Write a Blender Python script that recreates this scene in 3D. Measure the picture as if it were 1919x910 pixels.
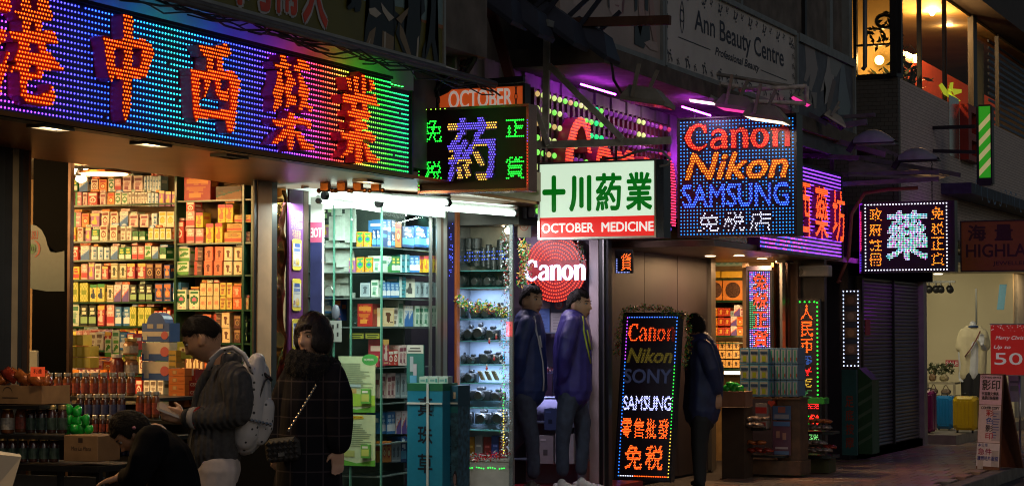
import bpy, bmesh, math, random
import numpy as np
from mathutils import Vector, Matrix
random.seed(7)
SC = bpy.context.scene
for o in list(bpy.data.objects): bpy.data.objects.remove(o)
# ---------------------------------------------------------------- camera
FPX, CX, CY = 3913.0, 959.5, 455.0
YAW, PIT, EYE = math.radians(23.36), math.radians(2.44), 1.5
cd = bpy.data.cameras.new('camera'); cam = bpy.data.objects.new('camera', cd)
SC.collection.objects.link(cam); SC.camera = cam
cam.location = (0, 0, EYE)
cam.rotation_euler = (math.pi/2 + PIT, 0, YAW)
cd.sensor_width = 36; cd.lens = FPX/1919*36; cd.clip_start = .1; cd.clip_end = 2000
# ---------------------------------------------------------------- world: dusk sky, weak sun
w = bpy.data.worlds.new('World'); SC.world = w; w.use_nodes = True
nt = w.node_tree; bg = nt.nodes['Background']
sky = nt.nodes.new('ShaderNodeTexSky'); sky.sky_type = 'NISHITA'; sky.sun_disc = False
sky.sun_elevation = math.radians(22); sky.sun_rotation = math.radians(130.6)
nt.links.new(sky.outputs[0], bg.inputs[0]); bg.inputs[1].default_value = 0.016
sd = bpy.data.lights.new('sun', 'SUN'); sd.energy = 0.085; sd.angle = math.radians(14); sd.color = (1, .84, .70)
so = bpy.data.objects.new('sun', sd); SC.collection.objects.link(so)
so.rotation_euler = Vector((-.7, .6, -.37)).to_track_quat('-Z', 'Y').to_euler()
SC.view_settings.view_transform = 'Standard'; SC.view_settings.look = 'None'
SC.view_settings.exposure = 0.18; SC.view_settings.gamma = 1
try:
    SC.cycles.use_denoising = True; SC.cycles.filter_width = 1.1
    SC.cycles.max_bounces = 7; SC.cycles.diffuse_bounces = 3; SC.cycles.glossy_bounces = 3
    SC.cycles.transmission_bounces = 6; SC.cycles.transparent_max_bounces = 12
    SC.cycles.sample_clamp_indirect = 3; SC.cycles.caustics_reflective = False; SC.cycles.caustics_refractive = False
except Exception: pass
# ---------------------------------------------------------------- measuring: a pixel of the photograph to a point on a plane
_cy, _sy, _cp, _sp = math.cos(YAW), math.sin(YAW), math.cos(PIT), math.sin(PIT)
FWD = Vector((-_sy*_cp, _cy*_cp, _sp)); RGT = Vector((_cy, _sy, 0)); UPV = RGT.cross(FWD)
CAM = Vector((0, 0, EYE))
def ray(x, y): return FWD*FPX + RGT*(x-CX) + UPV*(CY-y)
def aX(x, y, X): r = ray(x, y); return CAM + r*(X/r.x)
def aY(x, y, Y): r = ray(x, y); return CAM + r*(Y/r.y)
def aZ(x, y, Z): r = ray(x, y); return CAM + r*((Z-EYE)/r.z)
def scl(p): return FPX/((Vector(p)-CAM).dot(FWD))
# ---------------------------------------------------------------- frames
class Fr:
    def __init__(s, O, U, V, N=None, w=1, h=1):
        s.O = Vector(O); s.U = Vector(U).normalized(); s.V = Vector(V).normalized()
        s.N = Vector(N).normalized() if N is not None else s.U.cross(s.V).normalized(); s.w = w; s.h = h
    def p(s, u, v, n=0): return s.O + s.U*u + s.V*v + s.N*n
    def sub(s, u, v, n=0, w=1, h=1): return Fr(s.p(u, v, n), s.U, s.V, s.N, w, h)
W = Fr((0,0,0), (1,0,0), (0,1,0), (0,0,1))
def frY(x0, y0, x1, y1, Y, yaw=0):
    a = aY(x0, y1, Y); b = aY(x1, y1, Y); c = aY((x0+x1)/2, y0, Y); d = aY((x0+x1)/2, y1, Y)
    r = Matrix.Rotation(math.radians(yaw), 3, 'Z'); U = r @ Vector((1,0,0))
    z = (a.z+b.z)/2
    return Fr((a.x, a.y, z), U, (0,0,1), None, (b.x-a.x), c.z-d.z)
def frX(x0, y0, x1, y1, X):
    a = aX(x0, y1, X); b = aX(x1, 500, X); c = aX(x0, y0, X)
    return Fr(a, (0,1,0), (0,0,1), (1,0,0), b.y-a.y, c.z-a.z)
# ---------------------------------------------------------------- materials
def hx(h):
    h = h.lstrip('#'); c = [int(h[i:i+2], 16)/255 for i in (0, 2, 4)]
    return tuple((x/12.92 if x <= .04045 else ((x+.055)/1.055)**2.4) for x in c)
_M = {}
def mat(name, col=(.5,.5,.5), rough=.6, metal=0, var=.25, scale=8, bump=.0, emit=None, es=0, spec=None, coat=0, alpha=None, trans=0, stretch=None):
    if name in _M: return _M[name]
    if isinstance(col, str): col = hx(col)
    m = bpy.data.materials.new(name); m.use_nodes = True; t = m.node_tree; n = t.nodes; L = t.links
    b = n['Principled BSDF']; b.inputs['Roughness'].default_value = rough; b.inputs['Metallic'].default_value = metal
    if spec is not None: b.inputs['Specular IOR Level'].default_value = spec
    if coat: b.inputs['Coat Weight'].default_value = coat; b.inputs['Coat Roughness'].default_value = .08
    if trans: b.inputs['Transmission Weight'].default_value = trans
    if alpha is not None: b.inputs['Alpha'].default_value = alpha
    tc = n.new('ShaderNodeTexCoord'); mp = n.new('ShaderNodeMapping'); L.new(tc.outputs['Object'], mp.inputs[0])
    if stretch: mp.inputs['Scale'].default_value = stretch
    nz = n.new('ShaderNodeTexNoise'); nz.inputs['Scale'].default_value = scale; nz.inputs['Detail'].default_value = 5
    L.new(mp.outputs[0], nz.inputs['Vector'])
    mx = n.new('ShaderNodeMix'); mx.data_type = 'RGBA'; mx.blend_type = 'MULTIPLY'; mx.inputs[0].default_value = 1
    cr = n.new('ShaderNodeValToRGB'); cr.color_ramp.elements[0].position = .3; cr.color_ramp.elements[1].position = .7
    cr.color_ramp.elements[0].color = (1-var, 1-var, 1-var, 1); cr.color_ramp.elements[1].color = (1, 1, 1, 1)
    L.new(nz.outputs[0], cr.inputs[0]); L.new(cr.outputs[0], mx.inputs[7]); mx.inputs[6].default_value = (*col, 1)
    L.new(mx.outputs[2], b.inputs['Base Color'])
    if bump:
        bp = n.new('ShaderNodeBump'); bp.inputs['Strength'].default_value = bump; bp.inputs['Distance'].default_value = .01
        L.new(nz.outputs[0], bp.inputs['Height']); L.new(bp.outputs[0], b.inputs['Normal'])
    if emit is not None:
        if isinstance(emit, str): emit = hx(emit)
        b.inputs['Emission Color'].default_value = (*emit, 1); b.inputs['Emission Strength'].default_value = es
    _M[name] = m; return m
def attr_mat(name, rough=.45, emis=0, coat=0, base=True):
    if name in _M: return _M[name]
    m = bpy.data.materials.new(name); m.use_nodes = True; t = m.node_tree; n = t.nodes; L = t.links
    b = n['Principled BSDF']; b.inputs['Roughness'].default_value = rough
    if coat: b.inputs['Coat Weight'].default_value = coat
    a = n.new('ShaderNodeAttribute'); a.attribute_name = 'col'
    if emis:
        b.inputs['Base Color'].default_value = (.05, .05, .05, 1)
        L.new(a.outputs['Color'], b.inputs['Emission Color']); b.inputs['Emission Strength'].default_value = emis
    else:
        nz = n.new('ShaderNodeTexNoise'); nz.inputs['Scale'].default_value = 30; nz.inputs['Detail'].default_value = 3
        tc = n.new('ShaderNodeTexCoord'); L.new(tc.outputs['Object'], nz.inputs['Vector'])
        mx = n.new('ShaderNodeMix'); mx.data_type = 'RGBA'; mx.blend_type = 'MULTIPLY'; mx.inputs[0].default_value = .25
        L.new(a.outputs['Color'], mx.inputs[6]); L.new(nz.outputs[0], mx.inputs[7]); L.new(mx.outputs[2], b.inputs['Base Color'])
    _M[name] = m; return m
# ---------------------------------------------------------------- mesh builder
class MB:
    def __init__(s, m=None): s.v = []; s.f = []; s.fm = []; s.c = []; s.mats = []; s.cur = 0; s.usec = False; s.smooth = False; s.col = (1,1,1)
    def use(s, m):
        if m not in s.mats: s.mats.append(m)
        s.cur = s.mats.index(m); return s
    def add(s, vs, fs, col=None):
        k = len(s.v); s.v += [tuple(p) for p in vs]
        if col is not None: s.usec = True
        c = col if col is not None else s.col
        for f in fs: s.f.append(tuple(i+k for i in f)); s.fm.append(s.cur); s.c.append(c)
        return s
    def box(s, fr, u0, u1, v0, v1, n0, n1, col=None):
        P = [fr.p(u, v, n) for n in (n0, n1) for v in (v0, v1) for u in (u0, u1)]
        return s.add(P, [(0,2,3,1),(4,5,7,6),(0,1,5,4),(2,6,7,3),(0,4,6,2),(1,3,7,5)], col)
    def cbox(s, fr, u0, u1, v0, v1, n0, n1, b=.01, col=None):
        # box with its four long edges (along n) and front face chamfered
        b = min(b, (u1-u0)*.3, (v1-v0)*.3)
        pts = [(u0+b,v0),(u1-b,v0),(u1,v0+b),(u1,v1-b),(u1-b,v1),(u0+b,v1),(u0,v1-b),(u0,v0+b)]
        q = [(u0+b*1.6,v0+b*.8),(u1-b*1.6,v0+b*.8),(u1-b*.8,v0+b*1.6),(u1-b*.8,v1-b*1.6),(u1-b*1.6,v1-b*.8),(u0+b*1.6,v1-b*.8),(u0+b*.8,v1-b*1.6),(u0+b*.8,v0+b*1.6)]
        V = [fr.p(u,v,n0) for u,v in pts] + [fr.p(u,v,n1-b*.8) for u,v in pts] + [fr.p(u,v,n1) for u,v in q]
        F = [tuple(range(7,-1,-1)), tuple(range(16,24))]
        for k in range(2):
            for i in range(8): j = (i+1) % 8; F.append((k*8+i, k*8+j, k*8+8+j, k*8+8+i))
        return s.add(V, F, col)
    def quad(s, fr, u0, u1, v0, v1, n=0, col=None):
        return s.add([fr.p(u0,v0,n), fr.p(u1,v0,n), fr.p(u1,v1,n), fr.p(u0,v1,n)], [(0,1,2,3)], col)
    def prism(s, fr, poly, n0, n1, col=None):
        k = len(poly); a = sum(poly[i][0]*poly[(i+1)%k][1]-poly[(i+1)%k][0]*poly[i][1] for i in range(k))
        if a < 0: poly = poly[::-1]
        V = [fr.p(u,v,n0) for u,v in poly] + [fr.p(u,v,n1) for u,v in poly]
        F = [tuple(range(k-1,-1,-1)), tuple(range(k, 2*k))] + [(i,(i+1)%k,(i+1)%k+k,i+k) for i in range(k)]
        return s.add(V, F, col)
    def disc(s, fr, u, v, r, n=0, seg=14, ry=None, col=None):
        ry = ry or r
        return s.add([fr.p(u+r*math.cos(2*math.pi*i/seg), v+ry*math.sin(2*math.pi*i/seg), n) for i in range(seg)], [tuple(range(seg))], col)
    def lathe(s, c, prof, seg=14, ax=None, col=None, cap=True):
        # prof = [(r, h)] along axis ax
        ax = Vector(ax or (0,0,1)).normalized(); t = Vector((1,0,0)) if abs(ax.x) < .8 else Vector((0,1,0))
        U = ax.cross(t).normalized(); V_ = ax.cross(U); c = Vector(c); V = []; F = []
        for r, h in prof:
            for i in range(seg):
                a = 2*math.pi*i/seg; V.append(c + ax*h + (U*math.cos(a) + V_*math.sin(a))*r)
        for k in range(len(prof)-1):
            for i in range(seg): j = (i+1)%seg; F.append((k*seg+i, k*seg+j, (k+1)*seg+j, (k+1)*seg+i))
        if cap: F.append(tuple(range(seg-1,-1,-1))); F.append(tuple((len(prof)-1)*seg+i for i in range(seg)))
        return s.add(V, F, col)
    def tube(s, pts, r, seg=8, col=None, flat=1):
        pts = [Vector(p) for p in pts]; V = []; F = []; n = len(pts); rs = r if isinstance(r, (list, tuple)) else [r]*n
        up = Vector((0,0,1)); d0 = (pts[1]-pts[0]).normalized()
        if abs(d0.z) > .9: up = Vector((0,1,0))
        side = d0.cross(up).normalized()
        for i, p in enumerate(pts):
            d = (pts[min(i+1,n-1)]-pts[max(i-1,0)]).normalized()
            side = (side - d*side.dot(d)).normalized(); w2 = d.cross(side)
            for k in range(seg):
                a = 2*math.pi*k/seg; V.append(p + (side*math.cos(a) + w2*math.sin(a)*flat)*rs[i])
        for i in range(n-1):
            for k in range(seg): j = (k+1)%seg; F.append((i*seg+k, i*seg+j, (i+1)*seg+j, (i+1)*seg+k))
        F.append(tuple(range(seg-1,-1,-1))); F.append(tuple((n-1)*seg+k for k in range(seg)))
        return s.add(V, F, col)
    def ell(s, c, rx, ry, rz, seg=12, rings=8, rot=None, col=None):
        c = Vector(c); V = []; F = []
        for i in range(rings+1):
            t = math.pi*i/rings
            for k in range(seg):
                a = 2*math.pi*k/seg; p = Vector((rx*math.sin(t)*math.cos(a), ry*math.sin(t)*math.sin(a), -rz*math.cos(t)))
                V.append(c + (rot @ p if rot else p))
        for i in range(rings):
            for k in range(seg): j = (k+1)%seg; F.append((i*seg+k, i*seg+j, (i+1)*seg+j, (i+1)*seg+k))
        return s.add(V, F, col)
    def mesh(s, name, off=Vector((0,0,0))):
        me = bpy.data.meshes.new(name); o = tuple(off)
        me.from_pydata([(a-o[0], b-o[1], c-o[2]) for a, b, c in s.v], [], s.f)
        for m in s.mats: me.materials.append(m)
        me.polygons.foreach_set('material_index', s.fm)
        if s.smooth: me.polygons.foreach_set('use_smooth', [True]*len(s.f))
        if s.usec:
            at = me.color_attributes.new('col', 'FLOAT_COLOR', 'CORNER')
            ar = np.ones((len(me.loops), 4), dtype=np.float32); i = 0
            ln = np.array([len(f) for f in s.f]); cc = np.array([c[:3] for c in s.c], dtype=np.float32)
            ar[:, :3] = np.repeat(cc, ln, axis=0); at.data.foreach_set('color', ar.ravel())
        me.update(); return me
    def obj(s, name, parent=None, kind=None, label=None, cat=None, group=None):
        if parent is not None: off = Vector(parent['_o']) if '_o' in parent else Vector((0,0,0))
        else:
            a = np.array(s.v); off = Vector(((a[:,0].min()+a[:,0].max())/2, (a[:,1].min()+a[:,1].max())/2, a[:,2].min()))
        o = bpy.data.objects.new(name, s.mesh(name, off)); SC.collection.objects.link(o)
        if parent is not None: o.parent = parent
        else: o.location = off
        o['_o'] = tuple(off); tag(o, label, cat, group, kind); return o
def tag(o, label=None, cat=None, group=None, kind=None):
    if label: o['label'] = label
    if cat: o['category'] = cat
    if group: o['group'] = group
    if kind: o['kind'] = kind
    return o
def thing(name, loc, label, cat, group=None):
    o = bpy.data.objects.new(name, None); SC.collection.objects.link(o); o.location = loc; o['_o'] = tuple(loc)
    o.empty_display_size = .1; return tag(o, label, cat, group)
def mb(m): return MB().use(m)
def copy_thing(o, loc, label=None, rotz=0, scale=None, parent=None):
    c = o.copy(); SC.collection.objects.link(c); c.location = loc; c.rotation_euler = (0,0,rotz)
    if scale: c.scale = scale
    if label: c['label'] = label
    if parent: c.parent = parent
    for k in o.children:
        d = k.copy(); SC.collection.objects.link(d); d.parent = c
        for g in k.children:
            e = g.copy(); SC.collection.objects.link(e); e.parent = d
    return c
# ---------------------------------------------------------------- lettering
_G = {}
def glyph(text, off=0.0, shear=0.0):
    k = (text, off, shear)
    if k in _G: return _G[k]
    c = bpy.data.curves.new('t', 'FONT'); c.body = text; c.offset = off; c.shear = shear; c.resolution_u = 3
    o = bpy.data.objects.new('t', c); SC.collection.objects.link(o)
    me = bpy.data.meshes.new_from_object(o); bm = bmesh.new(); bm.from_mesh(me)
    bmesh.ops.triangulate(bm, faces=bm.faces); bm.verts.index_update()
    v = np.array([(x.co.x, x.co.y) for x in bm.verts]) if bm.verts else np.zeros((1,2))
    f = [[x.index for x in q.verts] for q in bm.faces]; bm.free()
    bpy.data.objects.remove(o); bpy.data.curves.remove(c); bpy.data.meshes.remove(me)
    mn = v.min(0); mxx = v.max(0); v = (v-mn)/np.maximum(mxx-mn, 1e-6)
    _G[k] = (v, f, (mxx-mn)); return _G[k]
DIL = [(0,0)] + [(math.cos(a*math.pi/4), math.sin(a*math.pi/4)) for a in range(8)]
def put(m, fr, text, u, v, w, h, n0=.001, n1=None, off=0.0, shear=0, flip=False, col=None):
    g0, f, _ = glyph(text, 0, shear); d = off*h*.8; u += d; v += d; w -= 2*d; h -= 2*d
    if flip: g0 = g0.copy(); g0[:,0] = 1-g0[:,0]
    F = []
    for t in f:
        a, b, c = (g0[t[0]], g0[t[1]], g0[t[2]])
        F.append(tuple(t) if (b[0]-a[0])*(c[1]-a[1])-(c[0]-a[0])*(b[1]-a[1]) > 0 else tuple(t[::-1]))
    E = {}
    for t in F:
        for i in range(3): E[(t[i], t[(i+1)%3])] = 1
    side = [(b, a) for a, b in E if (b, a) not in E]; k = len(g0)
    for j, (dx, dy) in enumerate(DIL if off else DIL[:1]):
        z = (n1 if n1 else n0) - j*.00015
        P = [fr.p(u+dx*d+a*w, v+dy*d+b*h, z) for a, b in g0]; G = F
        if n1: P = P + [fr.p(u+dx*d+a*w, v+dy*d+b*h, n0) for a, b in g0]; G = F + [(a, b, b+k, a+k) for a, b in side]
        m.add(P, G, col)
    return m
def tri_inside(g, f, pts):
    if len(pts) == 0: return np.zeros(0, bool)
    A = np.array([g[t[0]] for t in f]); B = np.array([g[t[1]] for t in f]); C = np.array([g[t[2]] for t in f]); P = np.array(pts)[:, None, :]
    def cr(a, b): return (b[None,:,0]-a[None,:,0])*(P[:,:,1]-a[None,:,1])-(b[None,:,1]-a[None,:,1])*(P[:,:,0]-a[None,:,0])
    x, y, z = cr(A,B), cr(B,C), cr(C,A)
    return (((x>=0)&(y>=0)&(z>=0))|((x<=0)&(y<=0)&(z<=0))).any(1)
def poly_inside(polys, pts):
    P = np.array(pts); r = np.zeros(len(P), bool)
    for q in polys:
        ins = np.zeros(len(P), bool); k = len(q)
        for i in range(k):
            x0, y0 = q[i]; x1, y1 = q[(i+1)%k]
            if y0 == y1: continue
            c = ((y0 > P[:,1]) != (y1 > P[:,1])) & (P[:,0] < (x1-x0)*(P[:,1]-y0)/(y1-y0)+x0); ins ^= c
        r |= ins
    return r
def gridpts(u0, u1, v0, v1, pu, pv, stag=False):
    r = []; v = v0; k = 0
    while v <= v1:
        u = u0 + (pu/2 if stag and k % 2 else 0)
        while u <= u1: r.append((u, v)); u += pu
        v += pv; k += 1
    return r
def text_pts(text, u, v, w, h, pu, pv, off=0.0, shear=0, stag=True, flip=False):
    g, f, _ = glyph(text, 0, shear); pts = gridpts(pu/2, w, pv/2, h, pu, pv, stag); d = off*h*.8; k = np.zeros(len(pts), bool)
    for dx, dy in (DIL if off else DIL[:1]):
        q = [((a-d-dx*d)/(w-2*d), (b-d-dy*d)/(h-2*d)) for a, b in pts]
        if flip: q = [(1-a, b) for a, b in q]
        k |= tri_inside(g, f, q)
    return [(u+a, v+b) for (a, b), i in zip(pts, k) if i]
# strokes with changing width -> polygon list (for drawn letters)
def ribbon(pts, seg=5):
    P = [Vector(p[:2]) for p in pts]; Wd = [p[2] for p in pts]; Q = []; n = len(P)
    for i in range(n-1):
        p0 = P[max(i-1,0)]; p1 = P[i]; p2 = P[i+1]; p3 = P[min(i+2,n-1)]
        for k in range(seg if n > 2 else 1):
            t = k/(seg if n > 2 else 1)
            q = .5*((2*p1)+(-p0+p2)*t+(2*p0-5*p1+4*p2-p3)*t*t+(-p0+3*p1-3*p2+p3)*t**3)
            Q.append((q, Wd[i]*(1-t)+Wd[i+1]*t))
    Q.append((P[-1], Wd[-1])); Lf = []; Rt = []
    for i, (q, wd) in enumerate(Q):
        d = (Q[min(i+1,len(Q)-1)][0]-Q[max(i-1,0)][0]); d = d.normalized() if d.length > 1e-9 else Vector((1,0)); nn = Vector((-d.y, d.x))
        Lf.append(tuple(q+nn*wd/2)); Rt.append(tuple(q-nn*wd/2))
    return Lf, Rt
def ribbon_quads(pts, seg=5):
    a, b = ribbon(pts, seg); return [[a[i], a[i+1], b[i+1], b[i]] for i in range(len(a)-1)]
CANON = {  # letters on a 1-high cell; (x, y, width)
 'C': [[(.80,.66,.05),(.77,.80,.12),(.60,.93,.10),(.36,.86,.15),(.20,.66,.22),(.15,.45,.24),(.24,.22,.20),(.44,.08,.15),(.66,.08,.11),(.86,.22,.05)], [(.80,.94,.06),(.80,.64,.12)]],
 'a': [[(.14,.52,.10),(.22,.66,.13),(.42,.70,.13),(.58,.60,.18),(.60,.40,.2),(.60,.03,.2)], [(.60,.42,.08),(.36,.40,.12),(.16,.28,.16),(.16,.13,.14),(.32,.06,.12),(.50,.14,.08),(.60,.24,.06)]],
 'n': [[(.16,.70,.2),(.16,.03,.2)], [(.02,.68,.07),(.2,.70,.07)], [(.2,.52,.08),(.34,.68,.12),(.52,.68,.16),(.60,.52,.2),(.60,.03,.2)]],
 'o': [[(.34,.70,.10),(.16,.58,.17),(.10,.38,.20),(.16,.18,.17),(.34,.06,.10),(.52,.16,.17),(.60,.38,.20),(.54,.58,.17),(.34,.70,.10)]]}
def canon_strokes(u, v, w, h):
    adv = {'C': .92, 'a': .78, 'n': .78, 'o': .76}; x = 0; out = []; tot = sum(adv[c] for c in 'Canon')-.06
    for ch in 'Canon':
        for st in CANON[ch]: out.append([(u+(x+a)/tot*w, v+b*h, ww*min(h, w/tot)) for a, b, ww in st])
        x += adv[ch]
    return out
def canon_pts(u, v, w, h, pu, pv, stag=True):
    polys = [q for st in canon_strokes(u, v, w, h) for q in ribbon_quads(st)]
    pts = gridpts(u, u+w, v, v+h, pu, pv, stag); k = poly_inside(polys, pts)
    return [p for p, i in zip(pts, k) if i]
def canon_solid(m, fr, u, v, w, h, n0, n1, col=None):
    for j, st in enumerate(canon_strokes(u, v, w, h)):
        a, b = ribbon(st); k = len(a); V = [fr.p(x, y, n1+j*.0004) for x, y in a+b] + [fr.p(x, y, n0) for x, y in a+b]; F = []
        for i in range(k-1): F += [(k+i, k+i+1, i+1, i), (i, i+1, 2*k+i+1, 2*k+i), (k+i+1, k+i, 3*k+i, 3*k+i+1)]
        m.add(V, F, col)
# LEDs: little domes in one mesh
def leds(m, fr, pts, r, col, n=0.0, seg=6):
    # col: colour or function(u, v) -> colour
    cs = [(math.cos(2*math.pi*i/seg), math.sin(2*math.pi*i/seg)) for i in range(seg)]
    F = [(i, (i+1)%seg, seg+(i+1)%seg, seg+i) for i in range(seg)] + [tuple(range(seg, 2*seg))]
    for u, v in pts:
        c = col(u, v) if callable(col) else col
        m.add([fr.p(u+a*r, v+b*r, n) for a, b in cs] + [fr.p(u+a*r*.62, v+b*r*.62, n+r*.45) for a, b in cs], F, c)
LED = attr_mat('led_light', .3, 1.0)
PRT = attr_mat('printed_card', .42, 0)
GLOSSPRT = attr_mat('glossy_print', .22, 0, .3)
def jit(c, a=.12):
    k = 1+random.uniform(-a, a); return tuple(x*k for x in c)
def area(name, loc, size, energy, col, target=None, parent=None, sy=None):
    l = bpy.data.lights.new(name, 'AREA'); l.energy = energy; l.color = col; l.size = size; l.shape = 'RECTANGLE'; l.size_y = sy or size
    o = bpy.data.objects.new(name, l); SC.collection.objects.link(o); o.location = loc
    if target is not None: o.rotation_euler = (Vector(target)-Vector(loc)).to_track_quat('-Z', 'Y').to_euler()
    return o
def point(name, loc, r, energy, col):
    l = bpy.data.lights.new(name, 'POINT'); l.energy = energy; l.color = col; l.shadow_soft_size = r
    o = bpy.data.objects.new(name, l); SC.collection.objects.link(o); o.location = loc; return o
# ================================================================ shared materials
DARKMET = mat('dark_metal', (.03,.03,.035), .45, .6)
STEEL = mat('brushed_steel', (.45,.44,.42), .3, .9, scale=20, stretch=(1,1,.05))
ALU = mat('painted_aluminium', (.32,.31,.29), .4, .5)
BRONZE = mat('bronze_sheet', (.36,.13,.035), .35, .9, var=.3, scale=3)
BLACK = mat('black_plastic', (.012,.012,.014), .35, var=.1)
BLACKP = mat('black_panel', (.02,.015,.03), .5, var=.2)
WHITEP = mat('white_panel', (.75,.74,.72), .5, var=.12, scale=3)
CONC = mat('grimy_concrete', (.16,.14,.13), .85, var=.6, scale=4, bump=.6)
GLASS = mat('shop_glass', (.01,.03,.025), .02, alpha=.12, var=0, spec=.6)
GREENGL = mat('glass_edge_green', (.1,.3,.22), .1, var=.1)
RUBBER = mat('cable_rubber', (.015,.015,.016), .5, var=.1)
CREAM = mat('cream_paint', (.62,.55,.42), .55, var=.25, scale=4)
BROWNW = mat('brown_cladding', (.020,.013,.017), .5, var=.35, scale=5)
WOODDK = mat('dark_wood', (.10,.045,.02), .5, var=.5, scale=9, stretch=(1,1,8))
# ================================================================ ground
m = mb(mat('asphalt', (.045,.045,.048), .75, scale=40, var=.4, bump=.4)); m.quad(W, -60, 300, -60, 700, -.13); m.obj('road', kind='structure', label='dark asphalt road beside the pavement')
m = mb(mat('pavement_bed', (.05,.042,.038), .8, var=.4)); m.box(W, -12, -4.25, 2, 19.02, -.14, -.006); m.box(W, -12, -4.25, 19.02, 60, -.14, -.03)
pav = m.obj('pavement', kind='structure', label='dark brick pavement in front of the shops')
m = mb(mat('kerb_stone', (.17,.16,.15), .7, var=.5, bump=.3)); y = 2
kb = thing('kerb', (-4.17, 20, 0), None, None); kb['kind'] = 'structure'
while y < 55:
    q = mb(_M['kerb_stone']); q.cbox(Fr((0,0,0),(0,1,0),(0,0,1),(1,0,0)), y+.006, y+.894, -.135, .002, -4.245, -4.09, .012); q.obj('kerb_stone', kb); y += .9
m = mb(mat('road_line', (.6,.42,.05), .6, var=.5, scale=20)); m.quad(W, -3.83, -3.72, 5, 60, -.126); m.quad(W, -3.6, -3.49, 5, 60, -.126)
m.obj('road_marking', kind='structure', label='double yellow line along the kerb')
PV = [mat('paver_%s' % n, c, r, var=.5, scale=14, bump=.35) for n, c, r in (('brown',(.32,.21,.15),.36),('grey',(.26,.22,.19),.32),('red',(.36,.2,.15),.4))]
pm = []
for k in range(3):
    q = mb(PV[k]); q.cbox(W, -.097, .097, -.195, .195, -.03, .004, .008); pm.append(q.mesh('paver'))
rest = [mb(PV[k]) for k in range(3)]; n = 0; y = 19.25
while y < 42:
    x = -6.5 + (.1 if int(y/.4) % 2 else 0)
    while x < -4.33:
        k = random.choice((0,0,1,1,2)); z = random.uniform(-.002, .002)
        vis = (Vector((x,y,0))-CAM); pxx = CX + FPX*vis.dot(RGT)/vis.dot(FWD)
        if n < 300 and 1350 < pxx < 1930 and y < 30:
            o = bpy.data.objects.new('paver', pm[k]); SC.collection.objects.link(o); o.parent = pav; off = Vector(pav['_o'])
            o.location = Vector((x, y, z))-off; o.rotation_euler = (random.uniform(-.006,.006), random.uniform(-.006,.006), 0); n += 1
        else: rest[k].box(W, x-.097, x+.097, y-.195, y+.195, -.03, .003)
        x += .2
    y += .4
for q in rest: q.obj('distant_pavers', pav, kind='stuff')
# ================================================================ big LED sign over the pharmacy
XS = -6.0
def bigframe(X): return Fr((X,0,0), (0,1,0), (0,0,1), (1,0,0))
t = thing('neon_sign', (-6.05, 9.7, 2.53), 'long rainbow LED shop sign with five large red Chinese characters above the pharmacy', 'LED sign')
F0 = bigframe(XS); zB, zT = 2.525, 3.115; yL = 7.35; yR = aX(769, 260, XS).y; yN = aX(733, 200, XS).y
m = mb(mat('sign_backing_blue', (.05,.045,.12), .45, var=.3)); m.box(F0, yL, yN, zB, zT, -.07, -.002); m.box(F0, yN, yR, zB, zT-.045, -.07, -.002); m.obj('backing_panel', t)
m = mb(DARKMET)
for v0, v1, a, b in ((zB-.03, zB-.002, yL, yR+.02), (zT+.002, zT+.02, yL, yN)): m.box(F0, a, b, v0, v1, -.08, .015)
m.box(F0, yR+.001, yR+.022, zB, zT-.04, -.08, .012); m.obj('frame', t)
def shade(x, y): return 0
STOPS = [(-60,(1.6,.12,2.6)),(0,(1.1,.12,3.0)),(90,(.35,.14,3)),(180,(.07,.2,3.2)),(250,(.05,.55,3)),(300,(.04,1.1,2.3)),(335,(.05,1.6,1.6)),(395,(.05,.8,2.8)),(440,(.08,.25,3.2)),(510,(.35,.16,3)),(555,(1.5,.14,2.4)),(585,(2.6,.12,.9)),(615,(3,.14,.12)),(640,(3,.5,.1)),(660,(2.2,1.5,.15)),(685,(.5,2.4,.1)),(725,(.05,2.6,.12)),(769,(.04,2.2,.7))]
def rainbow(u, v):
    p = Vector((XS,u,v))-CAM; x = CX+FPX*p.dot(RGT)/p.dot(FWD) + (v-2.8)*60
    for (a, c), (b, d) in zip(STOPS, STOPS[1:]):
        if x <= b: k = max(0, (x-a)/(b-a)); return jit(tuple(c[i]*(1-k)+d[i]*k for i in range(3)), .25)
    return jit(STOPS[-1][1], .25)
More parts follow.
